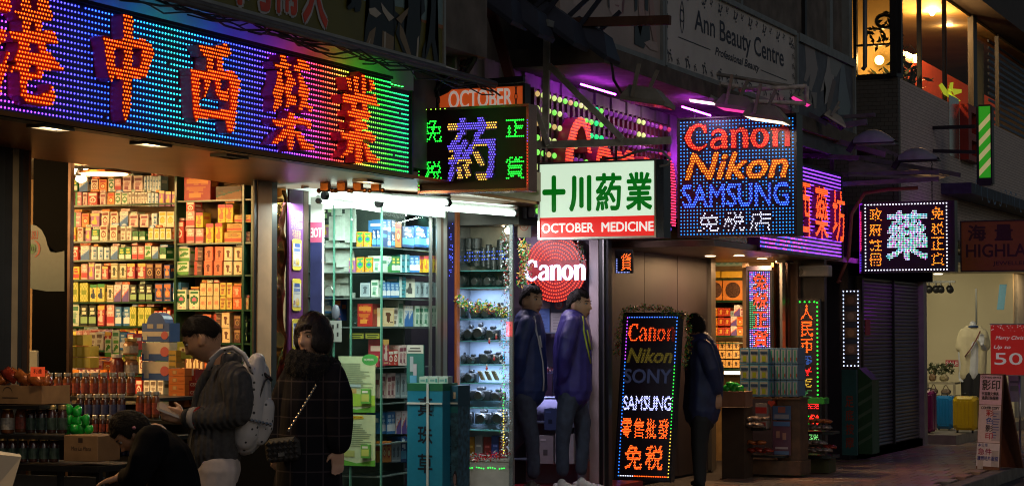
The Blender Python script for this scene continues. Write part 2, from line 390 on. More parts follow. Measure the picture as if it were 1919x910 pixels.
CH = {
 'water': (0,0,[[(160,-60),(245,-60),(245,80),(290,100),(285,-60),(375,-60),(385,80),(415,110),(410,150),(370,170),(250,175),(160,160),(110,85),(165,85)],
   [(175,160),(240,165),(238,250),(175,250)],[(275,160),(330,165),(330,250),(275,250)],[(70,245),(240,238),(340,240),(410,230),(465,335),(440,345),(240,338),(110,325)],
   [(150,330),(235,330),(230,560),(215,640),(220,720),(290,740),(390,700),(385,650),(400,650),(435,760),(400,820),(340,830),(225,810),(160,740),(160,560),(110,555),(70,560),(80,520),(130,490),(100,470),(140,400)],
   [(220,410),(400,410),(440,470),(510,555),(330,540),(240,490)],[(300,335),(365,340),(370,412),(310,412)],[(290,490),(345,510),(335,620),(225,615),(230,560),(290,560)],
   [(-80,0),(90,-20),(95,60),(65,110),(20,100),(-60,60)],[(-60,205),(0,205),(50,240),(45,330),(0,345),(-50,320)],[(60,395),(85,400),(70,460),(50,560),(30,640),(0,740),(-50,760),(-30,520),(30,490)]]),
 'mid': (170,20,[[(250,40),(268,26),(300,38),(328,62),(342,92),(326,110),(322,520),(318,640),(305,800),(272,872),(258,850),(245,760),(250,560),(258,230)],
   [(85,205),(110,190),(150,205),(160,235),(182,255),(190,420),(205,500),(165,548),(140,520),(125,430),(112,300),(100,235)],
   [(150,240),(190,222),(330,218),(400,220),(450,238),(495,300),(492,350),(440,480),(436,525),(380,520),(385,420),(400,300),(330,298),(185,300)],[(188,440),(385,440),(436,525),(320,530),(200,530)]]),
 'west': (335,60,[[(145,100),(290,110),(370,88),(400,130),(410,180),(350,200),(190,190)],[(215,185),(270,190),(268,305),(215,305)],[(205,365),(250,365),(235,460),(190,525),(178,515),(200,460)],
   [(300,190),(345,195),(345,305),(300,305)],[(285,365),(332,365),(330,450),(345,460),(375,455),(385,440),(392,520),(365,535),(320,520),(290,470)],
   [(92,280),(215,300),(345,300),(420,300),(445,320),(460,360),(488,380),(470,420),(400,420),(395,375),(285,372),(110,372)],[(98,340),(165,370),(168,580),(160,680),(140,700),(118,640),(105,450)],
   [(112,590),(180,600),(395,605),(450,600),(445,690),(350,680),(120,665)],[(400,370),(488,380),(465,480),(460,560),(445,690),(430,760),(415,790),(385,780),(368,690),(400,600)]]),
 'herb': (490,80,[[(85,145),(130,160),(150,140),(135,90),(185,92),(205,155),(240,190),(160,215),(110,200)],[(270,110),(320,125),(360,160),(385,215),(250,220),(255,180),(285,165)],
   [(125,215),(160,225),(165,300),(175,360),(160,440),(175,520),(190,530),(160,470),(105,535),(92,500),(110,430),(88,410),(88,370),(115,320)],
   [(180,320),(220,235),(245,260),(275,330),(235,345),(232,400),(272,400),(270,480),(190,505),(195,440),(185,400)],[(290,230),(330,270),(345,320),(375,370),(370,430),(345,450),(395,500),(385,545),(340,490),(300,545),(285,500),(310,430),(285,400),(300,330),(280,280)],
   [(185,180),(235,225),(200,270),(180,240)],[(80,585),(205,595),(210,540),(225,525),(265,565),(260,600),(320,580),(385,610),(398,650),(385,675),(330,640),(260,640),(130,650),(100,630)],
   [(200,630),(260,630),(255,760),(240,840),(220,865),(205,800)],[(175,670),(210,680),(190,740),(120,785),(78,790),(110,740)],[(255,690),(310,690),(350,760),(425,810),(400,835),(320,835),(290,760)]]),
 'trade': (610,110,[[(160,140),(200,150),(205,250),(175,240)],[(215,135),(255,150),(260,285),(225,285)],[(270,100),(310,130),(315,285),(285,285),(280,150)],[(330,145),(370,165),(385,240),(330,258),(350,230)],
   [(118,275),(390,278),(418,372),(330,350),(290,345),(140,345)],[(205,340),(245,340),(245,405),(205,405)],[(290,340),(330,345),(330,405),(290,405)],[(165,400),(330,395),(358,445),(330,470),(180,440)],
   [(175,490),(320,488),(338,540),(290,555),(195,540)],[(118,565),(350,565),(390,600),(392,650),(360,650),(330,620),(135,632)],[(235,430),(288,430),(288,820),(265,825),(235,810)],
   [(180,620),(235,640),(215,720),(130,770),(118,760),(170,700)],[(295,640),(330,660),(360,720),(430,785),(400,805),(335,800),(310,720)]])}
XL = XS+.075; FL = bigframe(XL); REDP = mat('red_letter_plastic', (.45,.008,.006), .5, var=.2)
REDSIDE = mat('red_letter_side', (.55,.03,.10), .35, var=.3)
allp = []
for k, (ox, oy, polys) in CH.items():
    pp = []
    for q in polys:
        c = []
        for x, y in q:
            p = aX(ox+x/4.136, oy+y/4.136, XL); c.append((p.y, min(max(p.z, zB+.01), 3.16)))
        pp.append(c)
    allp += pp
    m = mb(REDSIDE)
    for j, q in enumerate(pp): m.prism(FL, q, -.075, -.0008*(j+2))
    m.use(REDP)
    for j, q in enumerate(pp):
        a = sum(q[i][0]*q[(i+1)%len(q)][1]-q[(i+1)%len(q)][0]*q[i][1] for i in range(len(q)))
        m.add([FL.p(u, v, -.0008*(j+1)) for u, v in (q if a > 0 else q[::-1])], [tuple(range(len(q)))])
    lt = m.obj('raised_character', t)
    us = [u for q in pp for u, v in q]; vs = [v for q in pp for u, v in q]
    pts = gridpts(min(us), max(us), min(vs), max(vs), .0225, .0200, True); ok = poly_inside(pp, pts)
    m = mb(LED); leds(m, FL, [p for p, i in zip(pts, ok) if i], .0052, lambda u, v: jit((4.2,.42,.02), .25), 0); m.obj('letter_leds', lt, kind='stuff')
pts = gridpts(yL+.02, yR-.012, zB+.016, zT-.012, .0288, .0308)
ok = ~poly_inside(allp, pts)
pts = [p for p, i in zip(pts, ok) if i and not (p[0] > yN-.01 and p[1] > zT-.06) and random.random() > .004]
m = mb(LED); leds(m, F0, pts, .0054, lambda u, v: tuple(c*1.7 for c in rainbow(u, v)), 0); m.obj('led_rows', t, kind='stuff')
FT = Fr((XS-.035,0,zT+.022), (0,1,0), (-1,0,0), (0,0,1)); m = mb(LED)
leds(m, FT, [(yL+.05+i*.05, 0) for i in range(int((yN-yL)/.05))], .009, lambda u, v: tuple(c*5 for c in rainbow(u, 2.8)), 0); leds(m, Fr((XS-.035,0,zT-.02), (0,1,0), (-1,0,0), (0,0,1)), [(yN+.03+i*.05, 0) for i in range(5)], .009, (.2,9,.6), 0); m.obj('edge_leds', t, kind='stuff')  # unseen LEDs added along the sign's top edge to light the canopy
# ================================================================ soffit, canopy above the sign
m = mb(BRONZE); m.box(W, -7.3, -5.97, 6, 12.9, 2.5, 2.522); m.box(W, -7.3, -6.3, 12.9, 15.6, 2.5, 2.522)
sof = m.obj('soffit', kind='structure', label='bronze coloured soffit under the big sign')
m = mb(mat('soffit_fascia', (.25,.14,.08), .35, .5, var=.4)); m.box(W, -6.32, -6.28, 12.3, 16.0, 2.52, 2.75); m.obj('fascia_board', sof)
def downlight(x, y, lit, n=''):
    p = aZ(x, y, 2.495)
    o = thing('ceiling_downlight', p, 'lit rectangular downlight in the bronze soffit '+n if lit else 'unlit rectangular downlight in the bronze soffit '+n, 'downlight')
    f = Fr(p, (0,1,0), (-1,0,0), (0,0,-1))
    q = mb(ALU)
    for a in ((-.12,.12,-.055,-.04),(-.12,.12,.04,.055),(-.12,-.105,-.04,.04),(.105,.12,-.04,.04)): q.box(f, *a, -.004, .012)
    q.obj('trim', o)
    q = mb(mat('lamp_glow_warm', (.8,.7,.5), .4, emit=(1,.72,.38), es=6) if lit else mat('lamp_off', (.4,.32,.2), .3)); q.quad(f, -.105, .105, -.04, .04, .004); q.obj('diffuser', o)
    if lit: area('lamp', p+Vector((0,0,-.02)), .2, 5, (1,.7,.38), p+Vector((0,0,-1)), sy=.08)
downlight(95, 238, 1, 'above the mirror panel'); downlight(283, 269, 1, 'below the second character'); downlight(430, 292, 0, 'beyond the lit pair'); downlight(690, 339, 1, 'above the glass display')
# canopy underside above the LED sign catches its colours
m = mb(WHITEP); A = Vector((0,0,0))
m.add([(-5.78,6,3.21),(-5.78,yR+.25,3.21),(-6.1,yR+.25,3.33),(-6.1,6,3.33),(-5.78,6,3.23),(-5.78,yR+.25,3.23),(-6.1,yR+.25,3.35),(-6.1,6,3.35)], [(0,3,2,1),(4,5,6,7),(0,1,5,4),(1,2,6,5),(2,3,7,6),(3,0,4,7)])
m.box(W, -6.13, -6.1, 6, yR+.25, 3.0, 3.36); m.obj('canopy', kind='structure', label='white canopy underside glowing with sign colours')
# pipe and cables along the hem of the billboard
XB = -5.76
t = thing('service_pipe', (XB, 9, 3.17), 'dark horizontal pipe tangled with cables under the olive billboard', 'pipe')
m = mb(mat('pipe_grey', (.14,.13,.13), .5, .4, var=.5)); m.smooth = True; m.tube([(XB+.02, 6, 3.19),(XB+.02, 13.0, 3.19)], .022, 10); m.tube([(XB+.06, 6, 3.165),(XB+.06, 12.9, 3.16)], .014, 8); m.obj('pipe', t)
for k in range(9):
    q = mb(RUBBER); q.smooth = True; y0 = 6.5+random.random()*2 if k < 4 else 9+random.random()*2.2; n = 26; pts = []
    for i in range(n): pts.append((XB+.05+random.uniform(-.03,.03), y0+i*.16, 3.165-abs(math.sin(i*.55+k))*.035*(1+.5*(k%3))+random.uniform(-.012,.012)))
    q.tube([p for p in pts if p[1] < 13.0], .0045+.002*(k%2), 5); q.obj('cable', t)
# ================================================================ olive billboard
t = thing('billboard', (XB, 11, 3.2), 'olive green billboard with red Chinese characters and walking figures', 'billboard')
F = Fr((XB,0,0), (0,1,0), (0,0,1), (1,0,0)); yE = aX(829, 100, XB).y
m = mb(mat('billboard_olive', (.13,.12,.022), .5, var=.3, scale=2)); m.box(F, 6, yE, 3.235, 4.9, -.03, 0); m.obj('poster_panel', t)
m = mb(ALU); m.box(F, 6, yE+.03, 3.205, 3.233, -.04, .012); m.box(F, yE+.002, yE+.03, 3.235, 4.9, -.04, .012); m.obj('frame', t)
def bx_(x, y): p = aX(x, y, XB); return (p.y, p.z)
def poly_on(mm, F, pts, n, fn, col=None):
    mm.add([F.p(*fn(x, y), n) for x, y in pts], [tuple(range(len(pts)))], col)
def shape(mm, F, pts, n, fn, col=None):
    q = [fn(x, y) for x, y in pts]; k = len(q); a = sum(q[i][0]*q[(i+1)%k][1]-q[(i+1)%k][0]*q[i][1] for i in range(k))
    if a < 0: q = q[::-1]
    bm = bmesh.new(); vs = [bm.verts.new(F.p(u, v, n)) for u, v in q]; f = bm.faces.new(vs); bmesh.ops.triangulate(bm, faces=[f]); bm.verts.index_update()
    mm.add([x.co[:] for x in bm.verts], [tuple(z.index for z in g.verts) for g in bm.faces], col); bm.free()
bz = lambda x, y: bx_(380+x/4.172, y/4.172)
m = mb(PRT)
SKYC, SAND = (.16,.25,.27), (.28,.10,.03)
shape(m, F, [(1180,-400),(1900,-400),(1900,215),(1830,190),(1700,150),(1560,60),(1270,10),(1170,-20)], .002, bz, SKYC)
shape(m, F, [(1560,95),(1700,150),(1880,200),(1880,232),(1740,185),(1600,120)], .003, bz, SAND)
m.obj('landscape_print', t)
BK, TAN, WH = (.006,.006,.007), (.22,.15,.08), (.45,.40,.33)
m = mb(PRT)
for pts, c in (([(1290,-300),(1480,-300),(1500,90),(1560,140),(1510,200),(1490,300),(1500,460),(1440,470),(1250,410),(1270,200),(1300,60)],BK),
               ([(1250,405),(1300,250),(1350,210),(1330,330),(1300,430)],TAN),([(1400,240),(1490,290),(1480,460),(1390,450)],TAN),([(1290,70),(1340,60),(1390,110),(1350,140),(1300,110)],WH),([(1385,20),(1440,90),(1490,140),(1450,170),(1400,90)],WH),
               ([(1412,250),(1425,250),(1418,450),(1405,450)],WH),([(1290,330),(1305,300),(1280,400),(1262,410)],WH),
               ([(1580,-300),(1700,-300),(1730,90),(1690,140),(1700,200),(1680,380),(1650,520),(1625,500),(1560,420),(1500,260),(1520,180),(1600,60)],BK),
               ([(1530,190),(1560,230),(1620,430),(1635,500),(1590,430),(1530,290)],TAN),([(1668,300),(1682,280),(1670,480),(1655,510)],WH),([(1500,150),(1600,60),(1590,110),(1540,190)],TAN),
               ([(1770,-300),(1820,-300),(1810,150),(1805,300),(1835,500),(1810,535),(1800,500),(1780,330),(1720,500),(1700,470),(1710,380),(1760,230),(1775,60)],BK),
               ([(1130,-200),(1200,-200),(1230,30),(1215,90),(1180,95),(1175,60),(1130,80),(1115,55),(1150,20)],BK)):
    shape(m, F, pts, .004 + .0006*(m.__dict__.setdefault('k', 0)), bz, c); m.k += 1
m.obj('figure_print', t)
RBL = mat('billboard_red', (.55,.06,.03), .5); WBL = mat('billboard_white', (.42,.42,.45), .5)
for ch, x0, x1, yb in (('西',330,395,4),('尚',440,506,22),('兩',512,558,34),('天',563,613,53)):
    p0 = bx_(x0, yb); p1 = bx_(x1, yb); h = .5; zz = bx_((x0+x1)/2, yb)[1]
    mw = mb(WBL); put(mw, F, ch, p0[0], zz, p1[0]-p0[0], h, .005, .008, off=.07); q = mw.obj('character_outline', t, kind='stuff')
    m = mb(RBL); put(m, F, ch, p0[0]+.012, zz+.014, p1[0]-p0[0]-.024, h-.03, .009, .011, off=.02); m.obj('character', q, kind='stuff')
# ================================================================ building body behind everything
m = mb(CONC); m.box(W, -7.35, -6.14, 6, 12.9, 2.6, 3.36); m.box(W, -6.95, -5.8, 2, 13.0, 3.37, 9)
m.box(W, -12, -6.95, 13.0, 24.2, 2.62, 9); m.box(W, -12, -6.951, 2, 13.0, 2.62, 9)
m.obj('old_building', label='dark grimy concrete upper floors behind the signs', cat='building')
# ================================================================ projecting signs
def sign_box(name, label, fr, depth, face, rim, rimw=.018, cat='LED sign'):
    c = fr.p(fr.w/2, 0, -depth/2); t = thing(name, c, label, cat)
    q = mb(face); q.box(fr, rimw, fr.w-rimw, rimw, fr.h-rimw, -depth+.01, -.012); q.obj('face_panel', t)
    q = mb(rim); w, h = fr.w, fr.h
    q.box(fr, 0, w, 0, rimw-.0005, -depth, .004); q.box(fr, 0, w, h-rimw+.0005, h, -depth, .004); q.box(fr, 0, rimw-.0005, rimw, h-rimw, -depth, .003); q.box(fr, w-rimw+.0005, w, rimw, h-rimw, -depth, .003)
    q.box(fr, rimw, w-rimw, rimw, h-rimw, -depth, -depth+.008); q.obj('case', t)
    return t, fr.sub(0, 0, -.012)
def chain(a, b, label, n=0):
    a = Vector(a); b = Vector(b); d = (b-a); L_ = d.length; d.normalize(); k = max(3, int(L_/.035)); r = Vector((1,0,0)); s = Vector((0,1,0))
    q = mb(DARKMET)
    for i in range(k):
        c = a + d*(L_*(i+.5)/k); ax = r if i % 2 else s; hl = L_/k*.62
        pts = [c + d*(hl*math.sin(t_*math.pi/4)) + ax*(.009*math.cos(t_*math.pi/4)) for t_ in range(9)]
        q.tube(pts, .003, 4)
    return q.obj('chain', label=label, cat='chain')
GRN = (.03,2.6,.10); YEL = (2.4,1.2,.12); ORG = (3.2,.30,.02); BLU = (.02,.55,2.6); DBL = (.03,.16,3.2); WHT = (1.6,1.7,2.1); REDL = (3,.06,.03)
MAG = mat('sign_face_plum', (.03,.006,.012), .35, var=.2)
# --- 药 sign
f = frY(783, 199, 991, 360, 12.75, yaw=0); t, g = sign_box('pharmacy_sign', 'square dark LED sign with large purple character and green side characters', f, .14, MAG, mat('sign_rim_reflective', (.5,.25,.2), .25, .9))
w, h = f.w, f.h
HB = mat('pale_letter_back', (.35,.2,.5), .4)
m = mb(HB); put(m, g, '葯', w*.265, h*.13, w*.45, h*.74, .001, .012, off=.034); a = m.obj('main_character', t, kind='stuff')
m = mb(LED); pts = text_pts('葯', w*.265, h*.13, w*.45, h*.74, .0165, .0165, off=.022)
def pyc(u, v):
    x, y = u/w, v/h
    return jit(YEL if (x < .36 and y > .6) or (x > .62 and y > .7) or (y < .40 and .36 < x < .52) or (x > .5 and x < .62 and y < .56) or (x<.33 and .4<y<.5) else (.35,.22,3.2), .2)
leds(m, g.sub(0,0,.012), pts, .0050, pyc); m.obj('character_leds', a, kind='stuff')
for ch, x, y in (('免',.05,.60),('税',.05,.12),('正',.79,.62),('貨',.79,.14)):
    m = mb(LED); hh = .27 if ch != '正' else .22; leds(m, g, text_pts(ch, w*x, h*y, w*.165, h*hh, .0135, .0135, off=.012), .0056, lambda u, v: jit(GRN, .2), .002); m.obj('side_character', t, kind='stuff')
m = mb(LED)
leds(m, f, [(.009, .03+i*.024) for i in range(int((h-.05)/.024))], .0042, GRN, .003); leds(m, f, [(w-.009, .05+i*.02) for i in range(int(h*.78/.02))], .0035, lambda u, v: DBL if v > h*.55 else REDL, .003)
leds(m, f, [(.03+i*.035, h-.009) for i in range(6)], .004, (.9,2,.1), .004); m.obj('edge_leds', t, kind='stuff')
for u in (.15, .85): chain(f.p(w*u, h, -.07), f.p(w*u, h+.16, -.07), 'dark chain holding the plum LED sign at its %s end' % ('wall' if u < .5 else 'street'))
# --- orange sign behind
f = frY(818, 160, 984, 300, 13.3); t, g = sign_box('orange_sign', 'orange sign partly hidden behind the plum LED sign', f, .1, mat('orange_acrylic', (.75,.13,.03), .4, emit=(.9,.12,.02), es=.28), DARKMET, cat='sign')
m = mb(mat('sign_white_letter', (.7,.66,.6), .5, emit=(1,.8,.7), es=.25)); put(m, g, 'OCTOBER', f.w*.13, f.h*.70, f.w*.72, f.h*.25, .002, .006, off=.02); put(m, g, 'MEDICINE', f.w*.13, f.h*.40, f.w*.72, f.h*.24, .002, .006, off=.02); m.obj('lettering', t, kind='stuff')
# --- white light box
f = frY(1008, 301, 1230, 447, 15.1); t, g = sign_box('light_box_sign', 'white and red lit light box with green Chinese characters', f, .17, WHITEP, STEEL, .016, cat='light box')
w, h = f.w, f.h; split = h*.285
m = mb(mat('lit_acrylic_white', (.8,.85,.78), .4, emit=(.62,.80,.60), es=.82, var=.08, scale=3)); m.quad(g, .016, w-.016, split, h-.016, .002); m.obj('white_acrylic', t)
m = mb(mat('lit_acrylic_red', (.6,.01,.01), .4, emit=(.62,.012,.01), es=.95)); m.quad(g, .016, w-.016, .016, split-.001, .002); m.obj('red_acrylic', t)
GL = mat('green_letter', (.0,.12,.01), .45, emit=(0,.13,.005), es=.7)
for ch, x0, x1, y0, y1 in (('十',.035,.235,.35,.83),('川',.265,.455,.35,.82),('葯',.49,.71,.35,.84),('業',.745,.965,.35,.84)):
    m = mb(GL); put(m, g, ch, w*x0, h*y0, w*(x1-x0), h*(y1-y0), .003, .005, off=.032 if ch in '葯業' else .05); m.obj('character', t, kind='stuff')
m = mb(mat('lit_white_letter', (.8,.8,.78), .4, emit=(.85,.82,.75), es=.75)); put(m, g, 'OCTOBER', w*.03, h*.085, w*.445, h*.125, .003, .005, off=.035); put(m, g, 'MEDICINE', w*.54, h*.085, w*.435, h*.125, .003, .005, off=.035); m.obj('lettering', t, kind='stuff')
m = mb(mat('dark_louvre', (.03,.04,.06), .4)); m.box(f, w+.001, w+.06, 0, h*.99, -.165, -.002); 
for i in range(9): m.box(f, w+.02, w+.045, h*.68+i*.018, h*.68+i*.018+.009, -.002, .006)
m.obj('ballast_case', t)
m = mb(mat('grey_conduit', (.3,.28,.27), .5)); m.smooth = True
p = [f.p(w*.55, h+.02, -.05), f.p(w*.7, h+.02, -.04), f.p(w*.8, h+.055, -.03), f.p(w*.93, h+.075, -.02), f.p(w*1.05, h+.055, -.01), f.p(w*1.115, h-.01, 0), f.p(w*1.10, h-.05, 0), f.p(w*1.03, h-.06, 0)]
m.tube(p, .011, 8); m.obj('conduit', t)
# --- bracket frame holding it
t = thing('sign_bracket', f.p(w*.05, h, -.1), 'grey steel angle bracket with diagonal brace above the white light box', 'bracket')
FB = mat('bracket_steel', (.62,.60,.54), .55, .4, var=.45, scale=12)
def bar(mm, a, b, wd, th):
    a = Vector(a); b = Vector(b); d = (b-a).normalized(); n = Vector((0,-1,0)); u = d.cross(n).normalized(); n = u.cross(d)
    mm.add([a+u*wd/2*i+n*th/2*j for i in (-1,1) for j in (-1,1)] + [b+u*wd/2*i+n*th/2*j for i in (-1,1) for j in (-1,1)], [(0,1,3,2),(4,6,7,5),(0,4,5,1),(2,3,7,6),(0,2,6,4),(1,5,7,3)])
YB = 15.0
for x0, y0, x1, y1, wd in ((1003,272,1258,263,.055),(1025,70,1022,275,.05),(1028,122,1168,262,.045),(1003,200,1028,272,.04)):
    q = mb(FB); bar(q, aY(x0,y0,YB-.03*(wd<.05)), aY(x1,y1,YB-.03*(wd<.05)), wd, .03); q.obj('steel_bar', t)
for x in (1020, 1155): q = mb(DARKMET); bar(q, aY(x,268,YB+.03), aY(x,302,YB+.03), .012, .01); q.obj('hanger', t)
# --- bulb wall with red script (Canon) above the camera shop
XC = -6.45
f = frX(1000, 152, 1257, 405, XC); f.h = 1.06; f.O.z = 2.41
t = thing('bulb_sign', f.p(f.w/2, 0, 0), 'wall of coloured light bulbs with tall red LED brand letters behind the white light box', 'bulb sign')
m = mb(mat('bulb_board', (.035,.012,.03), .5)); m.box(f, 0, f.w, 0, f.h, -.16, -.06); m.obj('backing_board', t)
MS = mat('pink_strip', (.5,.12,.2), .5)
ncol = int(f.w/.118); nrow = 9; pu = f.w/ncol; pv = f.h/nrow
m = mb(mat('bulb_rail', (.10,.03,.06), .5))
for i in range(ncol): m.box(f, pu*(i+.5)-.03, pu*(i+.5)+.022, .01, f.h-.01, -.058, -.008)
m.obj('bulb_rails', t, kind='stuff')
bm_ = {}
def bulbmat(n, c, es): return mat('bulb_'+n, tuple(min(x,.8) for x in c), .25, emit=c, es=es, var=.5, scale=60)
kinds = {'off': bulbmat('off_purple', (.30,.05,.42), .45), 'green': bulbmat('green', (.25,.95,.12), .85), 'lime': bulbmat('lime', (.75,.95,.3), .75), 'amber': bulbmat('amber', (.9,.6,.22), .6), 'teal': bulbmat('teal', (.03,.9,.25), .85), 'pink': bulbmat('pink', (.85,.06,.22), .5), 'blue': bulbmat('violet_blue', (.22,.12,.95), .6)}
for k, mm in kinds.items():
    q = mb(mm); q.smooth = True; q.lathe((0,0,0), [(.011,-.006),(.019,-.002),(.0245,.007),(.022,.017),(.013,.025),(.003,.028)], 12, (1,0,0)); bm_[k] = q.mesh('bulb')
oC = Vector(t['_o'])
CW = (f.w*.13, .06, f.w*.84, .84)
cst = [q for st in canon_strokes(*CW) for q in ribbon_quads([(a, b, c*1.5) for a, b, c in st])]
for i in range(ncol):
    for j in range(nrow):
        u, v = pu*(i+.5), pv*(j+.5)
        if poly_inside(cst, [(u, v)])[0]: continue
        fx = i/ncol; top = nrow-1-j
        if fx < .16: k = random.choice(('lime','green','lime','amber'))
        elif fx < .36 and v > f.h*.55: k = random.choice(('green','lime','lime','amber','teal','off'))
        elif fx < .46 and i % 9 < 5: k = random.choice(('teal','green'))
        elif i in (ncol-7, ncol-8) and top < 2: k = 'lime'
        elif fx > .88: k = 'blue' if v < f.h*.5 else ('pink' if i % 2 else 'off')
        elif fx > .72 and v < f.h*.7: k = random.choice(('pink','off','off'))
        else: k = 'off'
        o = bpy.data.objects.new('bulb', bm_[k]); SC.collection.objects.link(o); o.parent = t; o.location = f.p(u, v, 0)-oC; o.rotation_euler = (random.uniform(0,6), 0, 0)
m = mb(REDSIDE); canon_solid(m, f, *CW, -.05, .085); a = m.obj('brand_lettering', t, kind='stuff')
m = mb(LED); leds(m, f, canon_pts(*CW, .028, .026), .008, lambda u, v: jit((3.2,.16,.04) if u/f.w < .75 else (3,.1,.35), .15), .09); m.obj('letter_leds', a, kind='stuff')
m = mb(mat('pink_lit_strip', (.8,.05,.2), .5, emit=(.9,.03,.14), es=.55))
for i in range(ncol//2, ncol-2):
    for j in range(4, nrow):
        if i > ncol//2+ (nrow-j)*.9-1: m.box(f, pu*(i+.5)+.026, pu*(i+.5)+.075, pv*j-.035, pv*j+.035, -.057, -.04)
m.obj('pink_lights', t, kind='stuff')
# --- Canon / Nikon / SAMSUNG board
f = frY(1270, 217, 1494, 443, 18.2); t, g = sign_box('camera_brand_sign', 'large square blue LED sign with red, orange and blue camera brand names', f, .2, mat('sign_face_navy', (.004,.006,.02), .4), BLACK, .016)
w, h = f.w, f.h
m = mb(LED); L1 = (w*.055, h*.725, w*.895, h*.225); L2 = (w*.06, h*.475, w*.87, h*.225); L3 = (w*.035, h*.245, w*.90, h*.20); L4 = (w*.17, h*.045, w*.62, h*.16)
q = canon_pts(*L1, .0235, .0235); occ = [(q, (3.2,.22,.02))]
def txt(s, L_, off, sh, p=.0235): return text_pts(s, L_[0], L_[1], L_[2], L_[3], p, p, off=off, shear=sh)
occ.append((txt('Nikon', L2, .035, .25), (3.2,.75,.03))); occ.append((txt('SAMSUNG', L3, .03, 0, .0215), (.12,.55,5.5)))
for i, ch in enumerate('免税店'): occ.append((text_pts(ch, L4[0]+L4[2]*i*.35, L4[1], L4[2]*.29, L4[3], .0195, .0195, off=.006), (2.0,2.1,3.0)))
allq = np.array([p for q, c in occ for p in q]); bl = []
for p in gridpts(.03, w-.028, .028, h-.025, .0312, .0312):
    if np.min((allq[:,0]-p[0])**2+(allq[:,1]-p[1])**2) > .027**2: bl.append(p)
leds(m, g, bl, .0066, lambda u, v: jit((.02,.50,1.9), .25)); m.obj('background_leds', t, kind='stuff')
LB = {0: 'red_letter_plastic', 1: mat('amber_letter_plastic', (.45,.1,.01), .4), 2: mat('blue_letter_plastic', (.02,.03,.4), .4)}
m = mb(REDP); canon_solid(m, g, *L1, 0, .006); a1 = m.obj('brand_lettering', t, kind='stuff')
m = mb(LB[1]); put(m, g, 'Nikon', *L2, 0, .006, off=.045, shear=.25); a2 = m.obj('brand_lettering', t, kind='stuff')
m = mb(LB[2]); put(m, g, 'SAMSUNG', *L3, 0, .006, off=.03); a3 = m.obj('brand_lettering', t, kind='stuff')
for (q, c), pa in zip(occ, (a1, a2, a3, t, t, t)): m = mb(LED); leds(m, g, q, .0066, lambda u, v: jit(c, .2), .007); m.obj('letter_leds' if pa is not t else 'character_leds', pa, kind='stuff')
for u in (.12, .93): chain(f.p(w*u, h, -.1), f.p(w*u, h+.22, -.1), 'dark chain holding the blue brand sign at its %s end' % ('wall' if u < .5 else 'street'))
# --- purple wall sign
XP = -5.95; f = frX(1424, 283, 1578, 464, XP); f.h = .93
t = thing('purple_sign', f.p(f.w/2, 0, 0), 'purple striped LED wall sign with red slanting Chinese characters', 'LED sign')
m = mb(mat('sign_face_violet', (.03,.01,.06), .4)); m.box(f, 0, f.w, 0, f.h, -.12, -.002); m.obj('face_panel', t)
m = mb(DARKMET); m.box(f, f.w+.001, f.w+.03, 0, f.h, -.13, .01); m.box(f, 0, f.w, -.025, -.001, -.13, .01); m.box(f, 0, f.w, f.h+.001, f.h+.03, -.13, .01); m.obj('frame', t)
REDC = []
for k, ch in enumerate(('西','藥','坊')):
    u0 = f.w*(.36+.225*k); m = mb(REDSIDE); put(m, f, ch, u0, f.h*.19, f.w*.165, f.h*.62, -.0, .055, off=.008); a = m.obj('character', t, kind='stuff')
    m = mb(LED); q = text_pts(ch, u0, f.h*.19, f.w*.165, f.h*.62, .030, .021, off=.008); leds(m, f, q, .0085, lambda u, v: jit((3.2,.22,.03), .2), .056); m.obj('character_leds', a, kind='stuff')
m = mb(LED); leds(m, f, gridpts(.03, f.w-.02, .02, f.h-.015, .040, .0405), .0095, lambda u, v: jit((.75,.14,2.9) if u > f.w*.55 or v > f.h*.3 else random.choice(((.9,.14,2.9),(.2,.3,3),(2.2,.2,1.6))), .25)); m.obj('led_rows', t, kind='stuff')
# --- small second sign (藥)
f = frY(1617, 377, 1790, 510, 23.7); t, g = sign_box('herb_sign', 'dark LED sign with white dotted border and multicoloured centre character', f, .16, mat('sign_face_ink', (.012,.005,.02), .4), BLACK, .016)
w, h = f.w, f.h; w2 = w*.93
m = mb(LED); pb = [(x, y) for x, y in [(.03+i*(w2-.05)/26, yy) for i in range(27) for yy in (.03, h-.03)] + [(xx, .03+i*(h-.06)/19) for i in range(1,19) for xx in (.03, w2-.02)]]
leds(m, g, pb, .0085, (1.9,1.9,2.3)); m.obj('border_leds', t, kind='stuff')
m = mb(LED)
def multi(u, v): return jit(random.choice(((1.3,1.5,2.4),(1.3,1.5,2.4),(1.8,1.8,2.2),(.3,1.4,1.6),(1.6,.4,1.4),(.4,1.9,.9))), .2)
q = text_pts('藥', w2*.27, h*.17, w2*.5, h*.70, .0172, .0205, off=.03, stag=False); leds(m, g, q, .0068, multi); m.obj('main_character', t, kind='stuff')
for i, ch in enumerate('政府註冊'): m = mb(LED); leds(m, g, text_pts(ch, w2*.075, h*(.735-.213*i), w2*.15, h*.175, .0165, .0165, off=.012), .006, lambda u, v: jit((3,.75,.04), .2)); m.obj('side_character', t, kind='stuff')
for i, ch in enumerate('免税正貨'): m = mb(LED); leds(m, g, text_pts(ch, w2*.80, h*(.735-.213*i), w2*.15, h*.175, .0165, .0165, off=.012), .006, lambda u, v: jit((3,.75,.04), .2)); m.obj('side_character', t, kind='stuff')
fs = Fr(f.p(-.075, 0, -.15), (.5,-1,0), (0,0,1)); 
m = mb(mat('purple_lit_edge', (.3,.02,.6), .4, emit=(.35,.02,.8), es=.6)); m.box(fs, 0, .012, 0, h*.99, -.02, .0); m.box(fs, .012, .13, h*.97, h*.99, -.02, 0); m.obj('side_rim', t)
